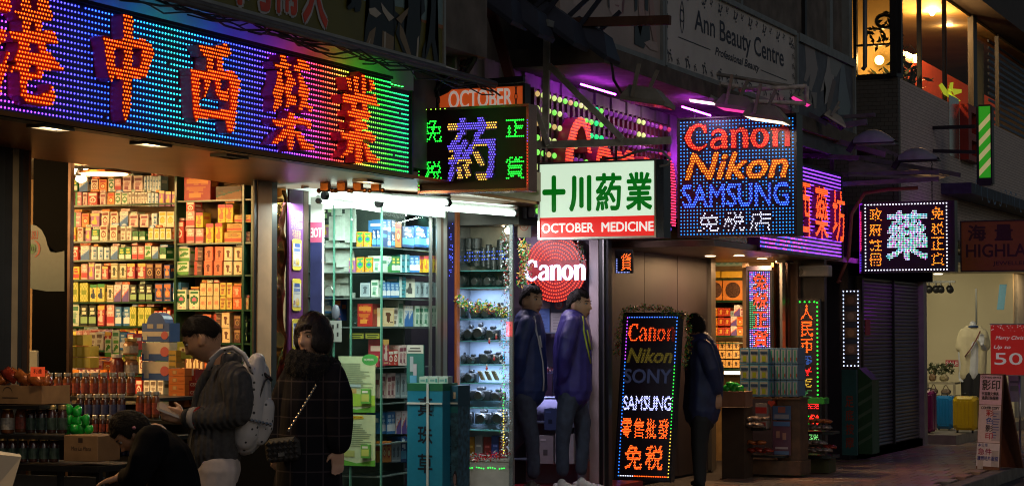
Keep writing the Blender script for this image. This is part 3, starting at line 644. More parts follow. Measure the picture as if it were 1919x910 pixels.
m = mb(BLACKP); m.box(fs, .012, .13, 0, h*.97, -.02, -.004); m.obj('side_panel', t)
m = mb(LED); leds(m, fs, text_pts('藥', .03, h*.3, .08, h*.6, .016, .02, off=.03), .005, lambda u, v: (2.2,.06,.4)); leds(m, fs, gridpts(.03,.11,.03,h*.28,.02,.03), .005, (.25,.1,1.8)); m.obj('side_leds', t, kind='stuff')
for u in (.33, .75): chain(f.p(w*u, h, -.05), f.p(w*u, h+.55, -.05), 'long dark chain holding the bordered herb sign at its %s end' % ('wall' if u < .5 else 'street'))
# --- standing LED board on the pavement
f = frY(1150, 588, 1264, 906, 18.7, yaw=-3); f.O.z = .09; f.w = .60; f.h = 1.62
f = Fr(f.O, f.U, Vector((.05,.04,1)), None, .585, 1.60)
t, g = sign_box('standing_sign', 'tall free standing LED board of camera brands with a tinsel garland on top', f, .09, BLACKP, BLACK, .018, cat='LED sign'); w, h = f.w, f.h
REDI = Fr(g.O, g.U, g.V, g.N)
bd = []
def rb(u, v): 
    k = v/h
    if u > w*.5: return (.05,1.9,.12) if .3 < k < .7 else ((1.9,1.2,.1) if k < .3 else (.1,.5,2.6))
    return (.04,.45,2.6) if k < .72 else (1.2,.15,2.4)
n = 46
for i in range(n+1): bd += [(.04, .05+(h-.1)*i/n), (w-.035, .05+(h-.1)*i/n)]
m = mb(LED); leds(m, g, bd, .0062, lambda u, v: rb(u, v), .0); leds(m, g, [(.06+i*.026, h-.045) for i in range(19)], .006, (.1,.4,2.8)); leds(m, g, [(.06+i*.018, .05) for i in range(27)], .0055, lambda u, v: ORG if u > .2 else (1.5,1.6,2)); m.obj('border_leds', t, kind='stuff')
q = canon_pts(w*.09, h*.825, w*.83, h*.115, .0165, .0165); m = mb(REDP); canon_solid(m, g, w*.09, h*.825, w*.83, h*.115, 0, .005); a = m.obj('brand_lettering', t, kind='stuff'); m = mb(LED); leds(m, g, q, .0056, lambda u, v: jit((3.2,.26,.03), .2), .006); m.obj('letter_leds', a, kind='stuff')
m = mb(mat('olive_letter_glow', (.10,.07,.012), .45, emit=(.06,.045,.006), es=.5)); put(m, g, 'Nikon', w*.10, h*.70, w*.80, h*.088, 0, .007, off=.045, shear=.25); a = m.obj('brand_lettering', t, kind='stuff')  # unlit letters given a faint glow of their own
m = mb(mat('dead_led_glow', (.22,.16,.03), .3, emit=(.2,.15,.02), es=.5));  # dead LEDs carry the same added glow
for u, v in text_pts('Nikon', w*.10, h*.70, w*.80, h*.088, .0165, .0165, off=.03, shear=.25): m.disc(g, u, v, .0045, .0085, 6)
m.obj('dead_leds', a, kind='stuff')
m = mb(mat('slate_letter_glow', (.018,.022,.035), .4, emit=(.02,.025,.055), es=.6)); put(m, g, 'SONY', w*.07, h*.58, w*.83, h*.085, 0, .007, off=.03); m.obj('brand_lettering', t, kind='stuff')  # faint glow put into these unlit letters as well
m = mb(LED); leds(m, g, text_pts('SAMSUNG', w*.08, h*.42, w*.84, h*.085, .0125, .0125, off=.025), .0052, lambda u, v: jit((1.3,1.4,2.8), .15)); m.obj('brand_lettering', t, kind='stuff')
for s_, y, hh, x0, xs, ww in (('零售批發', .255, .115, .07, .215, .19), ('免税', .07, .145, .16, .36, .31)):
    for i, ch in enumerate(s_): m = mb(LED); leds(m, g, text_pts(ch, w*(x0+xs*i), h*y, w*ww, h*hh, .0135, .0145, off=.02), .0054, lambda u, v: jit((3.2,.32,.03), .2)); m.obj('character', t, kind='stuff')
def tinsel(name, pts, rad, n, cols, label, kindcat='garland', size=.018):
    q = MB(); q.use(GLOSSPRT)
    pts = [Vector(p) for p in pts]; L_ = [0]
    for a, b in zip(pts, pts[1:]): L_.append(L_[-1]+(b-a).length)
    for i in range(n):
        d = random.random()*L_[-1]; k = max(j for j in range(len(pts)-1) if L_[j] <= d); a, b = pts[k], pts[k+1]; c = a.lerp(b, (d-L_[k])/max(1e-6, L_[k+1]-L_[k]))
        o = Vector([random.gauss(0,1) for _ in range(3)]).normalized()*rad*random.random()**.5; x = Vector([random.gauss(0,1) for _ in range(3)]).normalized()*size*random.uniform(.5,1.2); y = x.cross(Vector([random.gauss(0,1) for _ in range(3)])).normalized()*size*.28
        q.add([c+o-x, c+o+y, c+o+x, c+o-y], [(0,1,2,3)], random.choice(cols))
    return q.obj(name, label=label, cat=kindcat)
GC = [(.02,.22,.04),(.02,.3,.05),(.01,.1,.02),(.35,.25,.04),(.4,.3,.05),(.3,.03,.03)]
tinsel('tinsel_garland', [f.p(-.04, h*.74, .0), f.p(-.03, h*.9, .0), f.p(.02, h+.02, .02), f.p(w*.3, h+.05, .02), f.p(w*.7, h+.03, .02), f.p(w+.08, h*.97, .0), f.p(w+.1, h*.8, -.02), f.p(w+.06, h*.68, 0)], .045, 1100, GC, 'green and gold tinsel garland draped over the standing LED board')
# --- LED sign's reflection on the brown wall, built as a small glowing panel
f = frY(1153, 468, 1186, 512, 18.3); t, g = sign_box('character_reflection', 'small built reflection of an orange LED character on the brown wall', f, .03, BLACKP, BLACK, .006)
m = mb(LED); leds(m, g, text_pts('貨', f.w*.3, f.h*.12, f.w*.6, f.h*.75, .0115, .0115, off=.01), .0045, (3,.4,.05)); leds(m, g, [(.012+i*.015, .01) for i in range(9)]+[(.012, .02+i*.016) for i in range(8)], .004, (.8,1,2.6)); m.obj('character_leds', t, kind='stuff')
# --- vertical LED signs of the far chemist
def vsign(px, Y, name, label, yaw=0):
    f = frY(*px, Y, yaw=yaw); return f, *sign_box(name, label, f, .07, BLACKP, BLACK, .014)
f, t, g = vsign((1402, 506, 1447, 655), 21.8, 'vertical_sign', 'narrow multicoloured dotted LED sign in the far chemist window'); w, h = f.w, f.h
m = mb(LED); chs = [('免',.76),('税',.52),('正',.28),('貨',.04)]; oc = []
for ch, y in chs: oc += text_pts(ch, w*.2, h*y, w*.62, h*.2, .0155, .0155, off=.03)
leds(m, g, oc, .0062, lambda u, v: jit((3,.16,.04), .2)); m.obj('characters', t, kind='stuff')
aq = np.array(oc); m = mb(LED); leds(m, g, [p for p in gridpts(.022, w-.015, .02, h-.015, .0215, .0215) if np.min((aq[:,0]-p[0])**2+(aq[:,1]-p[1])**2) > .013**2], .0065, lambda u, v: jit((.1,.8,.3) if .25 < v/h < .62 and u < w*.35 else random.choice(((1.3,1.3,2.6),(.3,.4,2.8),(1.6,.3,2.0))), .2)); m.obj('background_leds', t, kind='stuff')
f, t, g = vsign((1496, 560, 1537, 752), 22.4, 'currency_sign', 'vertical green bordered LED sign with red characters and currency symbols'); w, h = f.w, f.h
m = mb(LED); leds(m, g, [(w-.03, .03+i*.048) for i in range(int(h/.048))]+[(.02+i*.055, yy) for i in range(4) for yy in (.03, h-.03)], .0095, GRN); m.obj('border_leds', t, kind='stuff')
for ch, y, c, hh in (('人',.80,ORG,.145),('民',.635,ORG,.145),('币',.475,ORG,.145),('$',.36,(.03,.12,.5),.09),('¥',.25,(2.4,.03,.03),.09),('€',.14,(1.0,.6,.05),.09),('£',.04,(.03,.2,.05),.08)):
    m = mb(LED); n_ = ch in '人民币'; leds(m, g, text_pts(ch, w*(.12 if n_ else .2), h*y, w*(.56 if n_ else .42), h*hh, .0135, .014, off=.02), .0056, lambda u, v: jit(c, .15)); m.obj('symbol', t, kind='stuff')
m = mb(mat('green_glow_edge', (.02,.5,.05), .4, emit=(.02,.9,.08), es=.8)); m.box(f, .02, w-.02, -.012, -.002, -.05, 0); m.obj('lower_rim', t)
f, t, g = vsign((1507, 752, 1537, 832), 22.4, 'lower_led_sign', 'small LED sign with red and green figures below the currency sign'); w, h = f.w, f.h
m = mb(LED); leds(m, g, text_pts('UNITES', .01, h*.83, w*.9, h*.13, .012, .012, off=.02), .005, (2.6,.05,.05)); leds(m, g, text_pts('£€$', .01, h*.45, w*.9, h*.25, .013, .013, off=.03), .0055, lambda u, v: GRN if u < w*.3 else REDL); leds(m, g, text_pts('现', w*.3, h*.05, w*.6, h*.3, .0125, .0125, off=.02), .0045, (.3,1.2,.3)); m.obj('figures', t, kind='stuff')
# ================================================================ upper facade: posters and beauty parlour panel
XU = -5.85; FU = Fr((XU,0,0), (0,1,0), (0,0,1), (1,0,0)); zb, zt = 3.80, 4.56
def yx(px, X): return aX(px, 500, X).y
def uy(px): return yx(px, XU)
FRM = mat('grey_frame_paint', (.22,.24,.25), .5, .2, var=.35)
POST = mat('panel_grey_white', (.52,.5,.5), .6, var=.22, scale=2)
t = thing('beauty_sign', (XU, uy(1370), zb), 'pale framed panel of a beauty centre with dark scroll border', 'sign')
y0, y1 = uy(1246), uy(1491); Wp = y1-y0
m = mb(POST); m.box(FU, y0, y1, zb, zt, -.05, 0); m.obj('panel', t)
m = mb(FRM); m.box(FU, y0-.05, y0-.001, zb-.03, zt+.03, -.05, .03); m.box(FU, y0, y1, zb-.05, zb-.001, -.05, .03); m.box(FU, y0, y1, zt+.001, zt+.05, -.05, .03); m.box(FU, y1+.001, y1+.06, zb-.03, zt+.03, -.05, .03); m.obj('frame', t)
INK = mat('navy_ink', (.03,.035,.06), .6)
# serif capitals and small letters from strokes with feet
def serif(mm, F, text, u, v, w, h, n, off=.02):
    put(mm, F, text, u, v, w, h, n, off=off)
m = mb(INK); put(m, FU, 'Ann Beauty Centre', y0+Wp*.20, zb+.33, Wp*.70, .25, .003, off=.015)
for a, b in ((.205,.235),(.60,.64)): pass
m.obj('lettering', t, kind='stuff')
m = mb(INK); put(m, FU, 'Professional Beauty', y0+Wp*.345, zb+.215, Wp*.345, .10, .003, off=.03, shear=.3); m.obj('small_lettering', t, kind='stuff')
m = mb(INK); m.quad(FU, y0+Wp*.09, y0+Wp*.31, zb+.262, zb+.27, .003); m.quad(FU, y0+Wp*.70, y0+Wp*.93, zb+.262, zb+.27, .003); m.obj('rule_line', t, kind='stuff')
m = mb(INK)
def arc(mm, F, cx, cy, r, a0, a1, wd, n, k=12, ry=None):
    ry = ry or r
    P = [(cx+r*math.cos(a0+(a1-a0)*i/k), cy+ry*math.sin(a0+(a1-a0)*i/k), wd*(.35+.65*math.sin(math.pi*i/k))) for i in range(k+1)]
    a, b = ribbon(P, 1); kk = len(a); mm.add([F.p(x, y, n) for x, y in a+b], [(kk+i, kk+i+1, i+1, i) for i in range(kk-1)])
cx, cy = y0+Wp*.115, zb+.47
arc(m, FU, cx, cy-.005, .055, 0, 6.28, .018, .003, 16, .05)
arc(m, FU, cx+.11, cy-.02, .16, 2.3, 3.9, .02, .0034, 10, .2); arc(m, FU, cx-.11, cy-.02, .16, .84, -.76, .02, .0038, 10, .2); m.obj('emblem', t, kind='stuff')
m = mb(INK); k = 0
def scroll(u, v, s, dr):
    for a0, a1, r, dx, dy in ((0,4.6,.5,0,0),(2.2,5.6,.32,.75,.15),(3.4,.2,.26,-.7,.3),(0,3.2,.2,.2,.75),(1,4.4,.16,-.35,-.6),(0,5,.15,.95,-.45)):
        arc(m, FU, u+dx*s, v+dy*s*dr, r*s, a0*dr, a1*dr, s*.30, .003+.0002*(random.randrange(8)), 8)
for i in range(9):
    for v, dr in ((zb+.065, 1), (zt-.075, -1)): scroll(y0+.14+(Wp-.28)*i/8, v, .062, dr); scroll(y0+.14+(Wp-.28)*(i+.45)/8, v-.02*dr, .036, dr)
for i in range(6):
    for u in (y0+.055, y1-.055): scroll(u, zb+.12+(zt-zb-.24)*i/5, .036, 1)
m.obj('scroll_border', t, kind='stuff')
# portrait poster
t = thing('beauty_poster', (XU, uy(1150), zb), 'faded poster of pale faces beside the beauty centre panel', 'poster'); a, b = uy(1050), uy(1238)
m = mb(mat('poster_pink_grey', (.36,.30,.29), .6, var=.25, scale=2)); m.box(FU, a, b, zb, zt+.3, -.05, 0); m.obj('panel', t)
m = mb(FRM); m.box(FU, a-.3, b+.05, zb-.05, zb-.001, -.05, .03); m.box(FU, b+.001, b+.045, zb, zt+.3, -.05, .03); m.obj('frame', t)
pz = lambda x, y: (lambda p: (p.y, p.z))(aX(1040+x/7, y/7, XU))
m = mb(PRT)
for pts, c in (([(170,-400),(420,-400),(400,60),(340,140),(300,90),(240,60)],(.42,.33,.32)), ([(300,60),(330,130),(400,10),(420,-60),(390,-60),(350,60)],(.2,.06,.07)), ([(690,-300),(900,-300),(885,160),(830,240),(760,220),(700,110)],(.45,.34,.33)),
   ([(670,-300),(700,-300),(715,120),(690,90)],(.05,.03,.03)), ([(870,60),(900,-60),(915,-60),(890,190),(872,150)],(.14,.03,.04)), ([(775,60),(840,70),(830,95),(790,80)],(.25,.1,.13)),
   ([(1035,-300),(1080,-300),(1075,130),(1040,160)],(.012,.012,.016)), ([(1160,-300),(1210,-300),(1215,160),(1165,130)],(.012,.012,.016)), ([(1080,-300),(1160,-300),(1165,130),(1220,160),(1180,240),(1090,200)],(.38,.24,.22)),
   ([(1210,-300),(1290,60),(1330,560),(1280,540),(1240,330)],(.34,.2,.18)), ([(1035,320),(1075,330),(1110,480),(1140,330),(1230,330),(1240,540),(1170,600),(1160,640),(1035,580)],(.012,.012,.016)), ([(1160,560),(1230,530),(1330,560),(1340,680),(1240,650)],(.4,.3,.28))):
    shape(m, FU, pts, .002+.0005*(m.__dict__.setdefault('k', 0)), pz, c); m.k += 1
m.obj('portrait_print', t)
# hands poster
t = thing('massage_poster', (XU, uy(1550), zb), 'grey poster with large hands at the end of the beauty centre frontage', 'poster'); a, b = uy(1497), uy(1600)
m = mb(mat('poster_dark_blue', (.09,.10,.13), .55, var=.4)); m.box(FU, a+.02, b, zb-.35, zt-.04, -.05, 0); m.obj('panel', t)
m = mb(FRM); m.box(FU, a, b+.05, zt-.038, zt+.05, -.05, .03); m.box(FU, b+.001, b+.05, zb-.35, zt-.04, -.05, .03); m.obj('frame', t)
hz = lambda x, y: (lambda p: (p.y, p.z))(aX(1240+x/3.25, y/3.25, XU))
m = mb(PRT)
for pts, c in (([(870,270),(930,300),(950,420),(940,470),(910,560),(895,540),(905,450),(880,500),(865,490),(880,420)],(.24,.2,.2)), ([(905,560),(945,565),(940,660),(925,660),(920,600),(900,640)],(.2,.17,.17)),
   ([(1010,340),(1060,380),(1050,470),(1010,620),(990,640),(1000,540),(965,560),(985,480),(1000,430)],(.3,.27,.27)), ([(1090,400),(1110,390),(1125,520),(1150,650),(1140,700),(1070,700),(1075,560)],(.12,.15,.19)), ([(1020,340),(1100,390),(1060,470),(1030,450)],(.2,.2,.2)),([(1040,480),(1060,500),(1030,640),(1000,690),(1010,600)],(.1,.05,.05))):
    shape(m, FU, pts, .002+.0005*(m.__dict__.setdefault('k', 0)), hz, c); m.k += 1
m.obj('hand_print', t)
# windows above
t = thing('upper_windows', (XU-.05, uy(1480), 4.65), 'dark upper floor shopfront windows above the beauty centre panel', 'window')
m = mb(mat('dark_window_glass', (.03,.045,.045), .12, spec=.6)); m.box(FU, uy(1230), uy(1600), 4.62, 6, -.12, -.08); m.obj('pane', t)
for px in (1236, 1395, 1515, 1562, 1590):
    q = mb(DARKMET if px == 1515 else FRM); q.box(FU, uy(px), uy(px)+(.12 if px in (1562,1590) else .07), 4.612, 6, -.08, -.02 + (.05 if px == 1590 else 0)); q.obj('mullion', t)
m = mb(mat('red_vinyl', (.42,.015,.02), .4, emit=(.4,.01,.02), es=.12)); mw = mb(mat('vinyl_outline', (.3,.3,.12), .5)); mw.name = 0
ya, yb2 = uy(1470), uy(1545); put(mw, FU, 'nip', ya, 4.70, yb2-ya, .30, -.078, off=.05, flip=True); put(m, FU, 'nip', ya+.01, 4.71, yb2-ya-.02, .28, -.075, off=.03, flip=True); m.box(FU, ya+.45, yb2+.1, 4.66, 4.69, -.079, -.074)
mw.obj('letter_outline', t, kind='stuff'); m.obj('lettering', t, kind='stuff')
m = mb(mat('blue_notice', (.03,.1,.28), .5)); m.box(FU, uy(1408), uy(1425), 4.72, 5.0, -.079, -.074); m.obj('notice', t)
# old building body and ledge
m = mb(CONC); m.box(W, -7.2, -5.91, 16.2, 23.6, 3.745, 6.2); m.box(W, -7.3, -6.65, 16.2, 24.6, 2.62, 3.74); m.box(W, -7.3, -6.65, 13.2, 16.19, 2.53, 6.2); m.box(W, -7.5, -5.93, 16.19, 23.6, 6.21, 8); m.obj('beauty_building', label='grimy concrete upper storey carrying the beauty centre panels', cat='building')
m = mb(mat('ledge_dirty', (.12,.10,.085), .85, var=.6, scale=6, bump=.5)); m.box(W, -6.6, -5.78, 15.2, 24.4, 3.60, 3.742); m.obj('ledge', label='dirty concrete ledge under the beauty centre panels', cat='ledge')
m = mb(mat('corrugated_wall', (.34,.32,.33), .7, var=.4, scale=5)); y = 14.3
while y < 19.2: m.box(W, -6.64, -6.60+(.02 if int(y*5)%2 else 0), y, y+.199, 2.6, 3.62); y += .2
m.obj('corrugated_wall', label='stained corrugated wall strip above the light bulb wall', cat='wall')
# added purple tubes under the ledge, put in for the purple glow
PT = mat('added_purple_tube', (.4,.1,.7), .3, emit=(.6,.04,1.0), es=36)
for i, (ya, zz, xx) in enumerate(((15.9, 3.53, -6.25), (17.6, 3.50, -5.95), (20.2, 3.40, -6.1), (22.2, 3.05, -6.4), (19.0, 3.2, -6.45))):
    q = mb(PT); q.smooth = True; q.tube([(xx, ya, zz), (xx, ya+.8, zz)], .008, 8); q.obj('added_purple_tube', label='added glowing purple tube under the ledge, %s' % ('above the bulb wall','above the blue brand sign','behind the floodlights','above the bordered herb sign','on the wall behind the blue brand sign')[i], cat='added light', group=None)
# tangled frames, pipes, flood lamps
t = thing('pipe_frame', (-5.6, 18, 3.3), 'rusty white pipe frame carrying floodlights over the pavement', 'pipe frame')
PW = mat('chipped_white_pipe', (.62,.56,.56), .6, var=.5, scale=20)
PG = mat('grey_pipe', (.2,.19,.18), .6, var=.5, scale=15)
def pipe(pts, r, mm=PW, nm='pipe', par=None): q = mb(mm); q.smooth = True; q.tube(pts, r, 8); return q.obj(nm, par or t)
YP = 18.3
for x0, y0, x1, y1, r, mm in ((1020,60,1375,165,.022,PG),(1180,112,1500,165,.018,PG),(1195,140,1385,162,.022,PW),(1385,168,1512,162,.022,PW),(1512,162,1512,192,.022,PW),(1230,183,1510,194,.02,PW),(1120,95,1260,135,.014,PG),(1340,150,1340,185,.018,PW)):
    pipe([aY(x0,y0,YP), aY(x1,y1,YP)], r, mm)
pipe([aY(1120,90,15.2), aY(1145,110,15.3), aY(1150,150,15.4), aY(1165,175,15.5), aY(1195,188,15.6)], .012, RUBBER, 'cable')
pipe([aY(1410,168,YP), aY(1420,175,YP), aY(1418,190,YP), aY(1400,205,YP)], .012, PG, 'conduit')
q = mb(mat('rust_arm', (.11,.05,.035), .7, .3, var=.5)); bar(q, aY(1010,44,14.6), aY(1256,38,14.6), .068, .05); ra = q.obj('cantilever_beam', label='brown steel arm crossing in front of the faded poster', cat='beam')
q = mb(mat('dark_red_post', (.08,.015,.015), .6)); bar(q, aY(915,0,14.3), aY(957,150,14.3), .07, .05); q.obj('brace', label='dark red slanting brace behind the orange sign', cat='brace')
q = mb(DARKMET); bar(q, aY(872,158,14.2), aY(982,148,14.2), .045, .04); q.obj('crossbar', label='dark bar above the orange sign', cat='crossbar')
SHELL = mat('lamp_shell_beige', (.3,.28,.24), .5, .2, var=.35); SHELLD = mat('lamp_shell_dark', (.03,.035,.06), .5, .2, var=.3)
def flood(x, y, Y, s, lit, label, dark=False, yaw=0, tilt=.18, px=110):
    # rectangular flood lamp seen from below: body (trapezoid), glass, bracket
    c = aY(x, y, Y); o = thing('flood_lamp', c, label, 'floodlight'); r = Matrix.Rotation(math.radians(yaw), 3, 'Z')
    U = r @ Vector((1,0,-tilt)); V = r @ Vector((0,1,-.05)); f = Fr(c, U, V, None); a, b, d = .19*s, .13*s, .13*s
    q = mb(SHELLD if dark else SHELL)
    q.add([f.p(u,v,n) for u,v,n in ((-a,-b,0),(a,-b,0),(a,b,0),(-a,b,0),(-a,-b,.03*s),(a,-b,.03*s),(a,b,.03*s),(-a,b,.03*s),(-a*.8,-b*.6,d),(a*.35,-b*.6,d),(a*.35,b*.6,d),(-a*.8,b*.6,d))],
          [(0,1,5,4),(1,2,6,5),(2,3,7,6),(3,0,4,7),(4,5,9,8),(5,6,10,9),(6,7,11,10),(7,4,8,11),(8,9,10,11)]); q.obj('housing', o)
    g = mb(mat('lamp_lit_white', (.9,.85,.7), .3, emit=(1,.74,.5), es=2.5) if lit == 1 else mat('lamp_lit_pink', (.8,.3,.5), .3, emit=(1,.05,.35), es=.8) if lit == 2 else mat('lamp_glass_off', (.12,.1,.14), .1))
    g.quad(f, -a*.93, a*.93, b*.9, -b*.9, -.003); g.obj('lamp_glass', o)
    for k in (-1, 1): q = mb(SHELLD if dark else SHELL); bar(q, f.p(-a*.45, k*b*1.05, .03), f.p(-a*.25+.03*k, k*b*1.05, d+.17*s), .03*s, .015); q.obj('bracket', o)
    if lit == 1: area('lamp', f.p(0,0,-.02), a*1.6, 5, (1,.75,.6), f.p(0,0,-1), sy=b*1.5)
    return o
flood(1213, 196, 15.6, 1.0, 0, 'beige unlit flood lamp right above the bulb wall')
flood(1308, 190, 18.0, 1.0, 1, 'lit flood lamp above the C of the blue brand sign')
flood(1385, 208, 18.0, 1.0, 2, 'pink glowing flood lamp above the middle of the blue brand sign')
flood(1438, 226, 17.9, 1.0, 1, 'lit flood lamp hanging in front of the last letter of the top brand name')
for i, (x, y, Y) in enumerate(((930, 22, 13.9), (980, 45, 14.1), (1045, 62, 14.4), (1105, 88, 14.7))):
    flood(x, y, Y, 1.15, 0, 'dark slanting flood lamp %s' % ('beside the cable bundle','second from the cable bundle','third from the cable bundle','with a violet rim over the purple wall')[i], True, tilt=.75)
flood(1500, 190, 20.5, .55, 2, 'small pinkish spot lamp beside the pipe frame corner', yaw=30, tilt=.5); flood(1560, 230, 21.5, .7, 0, 'small white spot lamp above the purple sign', yaw=30, tilt=.6)
# dome lamps and girders of the right canopy
def dome(x, y, Y, label):
    c = aY(x, y, Y); o = thing('dome_lamp', c, label, 'lamp'); q = mb(mat('dome_violet_grey', (.28,.27,.38), .5, .1, var=.3)); q.smooth = True
    V = []; F = []; n, k = 12, 6
    for i in range(k+1):
        for j in range(n+1):
            a = math.pi*j/n; b = i/k; V.append(c+Vector(((b-.5)*.44, -math.cos(a)*.12*(1-.5*abs(b-.5)), math.sin(a)*.15*math.sin(math.pi*(.15+.8*b)))))
    for i in range(k):
        for j in range(n): F.append((i*(n+1)+j, (i+1)*(n+1)+j, (i+1)*(n+1)+j+1, i*(n+1)+j+1))
    q.add(V, F); q.obj('shade', o); q = mb(DARKMET); q.box(Fr(c,(1,0,0),(0,1,0)), -.23, .23, -.11, .11, -.015, 0); q.obj('rim', o)
    q = mb(DARKMET); bar(q, c+Vector((-.2,-.05,.03)), c+Vector((-.28,-.05,-.09)), .06, .05); q.obj('mount', o)
dome(1640, 268, 22.2, 'violet grey dome lamp above the bordered herb sign'); dome(1722, 300, 23.6, 'violet grey dome lamp nearer the striped barber light')
t = thing('canopy_frame', (-6, 22.5, 3), 'dark girder frame of the sloping canopy behind the herb sign', 'canopy frame')
GD = mat('girder_violet', (.17,.14,.2), .6, .3, var=.5)
for x0, y0, x1, y1, Y, wd in ((1490,200,1550,232,21.5,.05),(1500,245,1660,290,22.5,.06),(1480,290,1610,296,22.5,.05),(1600,293,1800,328,24,.05),(1490,330,1760,322,23.4,.045),(1580,345,1760,335,23.2,.05),(1580,235,1625,228,22,.06),(1500,210,1700,300,24.2,.04),(1640,215,1500,225,23,.04),(1560,300,1560,345,23.6,.04)):
    q = mb(GD); bar(q, aY(x0,y0,Y), aY(x1,y1,Y), wd, .04); q.obj('girder', t)
m = mb(mat('canopy_sheet', (.28,.2,.26), .6, var=.5)); m.add([aY(1590,300,23.9), aY(1790,326,24.4), aY(1760,336,23.3), aY(1590,330,23.3)], [(0,1,2,3)]); m.obj('sheet', t)
m = mb(RUBBER); m.smooth = True; m.tube([aY(1575,525,23.6), aY(1570,530,23.6), aY(1590,480,23.6), aY(1596,400,23.6), aY(1620,362,23.6), aY(1665,355,23.6), aY(1720,352,23.6)], .022, 8)
m.mats[0] = mat('reddish_cable', (.3,.08,.07), .5); m.obj('thick_cable', label='thick reddish cable curling down beside the purple sign', cat='cable')  # cable in an even reddish tone
# cable bundle beside the billboard
t = thing('cable_bundle', (-5.9, 13.1, 3.0), 'thick bundle of hanging black cables beside the olive billboard', 'cables')
for i in range(16):
    x = 832+i*4; q = mb(RUBBER if i % 4 else mat('cable_purple', (.05,.02,.09), .5)); q.smooth = True; Y = 13.0+random.uniform(-.12,.12)
    pts = [aY(x+random.uniform(-2,2), -80, Y), aY(x+random.uniform(-2,2), 40, Y)] + [aY(x+random.uniform(-3,3)-k*k*(.9+i*.09), 90+k*14+i*.6, Y) for k in range(7)]
    q.tube(pts, random.choice((.006,.012,.018,.02)), 6); q.obj('cable', t)
for i in range(8):
    q = mb(mat('wire_red', (.12,.03,.02), .5)); q.smooth = True; x, y = random.uniform(800,860), random.uniform(120,150); q.tube([aY(x+random.uniform(-14,14)*k/2, y+14*math.sin(k*1.3+i), 12.9) for k in range(6)], .003, 4); q.obj('loose_wire', t)
m = mb(mat('junction_box', (.2,.2,.22), .5, .4)); f = frY(832, 98, 855, 132, 12.85); m.cbox(f, 0, f.w, 0, f.h, -.06, 0, .01); m.obj('junction_box', t)
m = mb(FRM); f = frY(836, 0, 843, 35, 12.85); m.box(f, 0, f.w*.8, 0, f.h, -.04, 0); m.obj('conduit', t)
m = mb(mat('wall_brownish', (.075,.06,.05), .8, var=.4)); m.box(W, -8, -6.3, 13.6, 13.7, 2.6, 6); m.obj('side_wall', kind='structure', label='dark brown return wall behind the cable bundle')
# ================================================================ restaurant building on the corner
XR = -5.7; yR0 = yx(1690, XR)
def brickmat(name, c1, c2, sc, mortar=.02, row=.5):
    mm = mat(name, c1, .6); n = mm.node_tree.nodes; L = mm.node_tree.links; b = n.new('ShaderNodeTexBrick'); b.inputs['Color1'].default_value = (*c1,1); b.inputs['Color2'].default_value = (*c2,1)
    b.inputs['Mortar'].default_value = (c1[0]*.35,c1[1]*.35,c1[2]*.35,1); b.inputs['Scale'].default_value = sc; b.inputs['Mortar Size'].default_value = mortar
    tc = n.new('ShaderNodeTexCoord'); sx = n.new('ShaderNodeSeparateXYZ'); ad = n.new('ShaderNodeMath'); cb = n.new('ShaderNodeCombineXYZ')
    L.new(tc.outputs['Object'], sx.inputs[0]); L.new(sx.outputs['X'], ad.inputs[0]); L.new(sx.outputs['Y'], ad.inputs[1]); L.new(ad.outputs[0], cb.inputs['X']); L.new(sx.outputs['Z'], cb.inputs['Y']); L.new(cb.outputs[0], b.inputs['Vector'])
    bp = n.new('ShaderNodeBump'); bp.inputs['Strength'].default_value = .4; bp.inputs['Distance'].default_value = .01; bp.invert = True; L.new(b.outputs['Fac'], bp.inputs['Height']); pr = n['Principled BSDF']; L.new(bp.outputs[0], pr.inputs['Normal']); L.new(b.outputs['Color'], pr.inputs['Base Color']); return mm
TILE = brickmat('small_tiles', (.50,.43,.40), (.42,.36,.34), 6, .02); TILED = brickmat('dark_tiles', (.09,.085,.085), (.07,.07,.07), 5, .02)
t = thing('restaurant_building', (-7.5, 30, 0), 'corner building with tiled wall and amber lit upper restaurant windows', 'building')
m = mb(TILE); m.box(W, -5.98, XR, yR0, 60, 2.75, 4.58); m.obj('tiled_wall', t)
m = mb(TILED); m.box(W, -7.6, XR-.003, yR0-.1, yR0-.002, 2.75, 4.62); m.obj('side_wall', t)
m = mb(mat('slab_dark', (.05,.04,.035), .7)); m.box(W, -8.7, XR+.35, yR0, 60, 6.02, 6.6); m.box(W, -8.7, XR-.30, yR0, 60, 4.5, 4.585); m.box(W, -8.7, -5.98, yR0+.005, 60, 2.75, 4.49); m.obj('floor_slab', t)
AMB = mat('amber_wall', (.62,.40,.14), .7, var=.3, scale=1.5)
m = mb(AMB); m.box(W, -8.69, XR-.05, yR0+.02, 42, 5.98, 6.015); m.box(W, -8.8, -8.7, yR0, 60, 4.59, 6.02); m.box(W, -8.69, XR-.3, 42, 42.1, 4.59, 6.0); m.obj('room_wall', t)
m = mb(mat('red_wall_panel', (.45,.05,.01), .5, emit=(.5,.045,.005), es=.25)); m.box(W, -6.3, -6.27, 26.9, 34.6, 4.6, 5.3); rp = m.obj('red_panel', t)
m = mb(mat('sign_lime', (.45,.5,.02), .5, emit=(.5,.55,.02), es=.5))
f = Fr((XR-.02,0,0), (0,1,0), (0,0,1), (1,0,0)); lz = lambda x, y: (lambda p: (p.y, p.z))(aX(1539+x/3.25, y/3.25, XR-.02))
for pts in ([(715,520),(735,505),(775,560),(800,575),(850,615),(830,620),(770,590),(745,575)],[(785,505),(805,500),(800,540),(855,545),(855,565),(810,580),(800,560),(775,545)],[(770,540),(790,545),(800,600),(780,590)]): shape(m, f, pts, .0, lz)
m.obj('character', t)
m = mb(GLASS); m.quad(f, yR0+.15, 55, 4.6, 6.0, -.01); m.obj('window_pane', t)
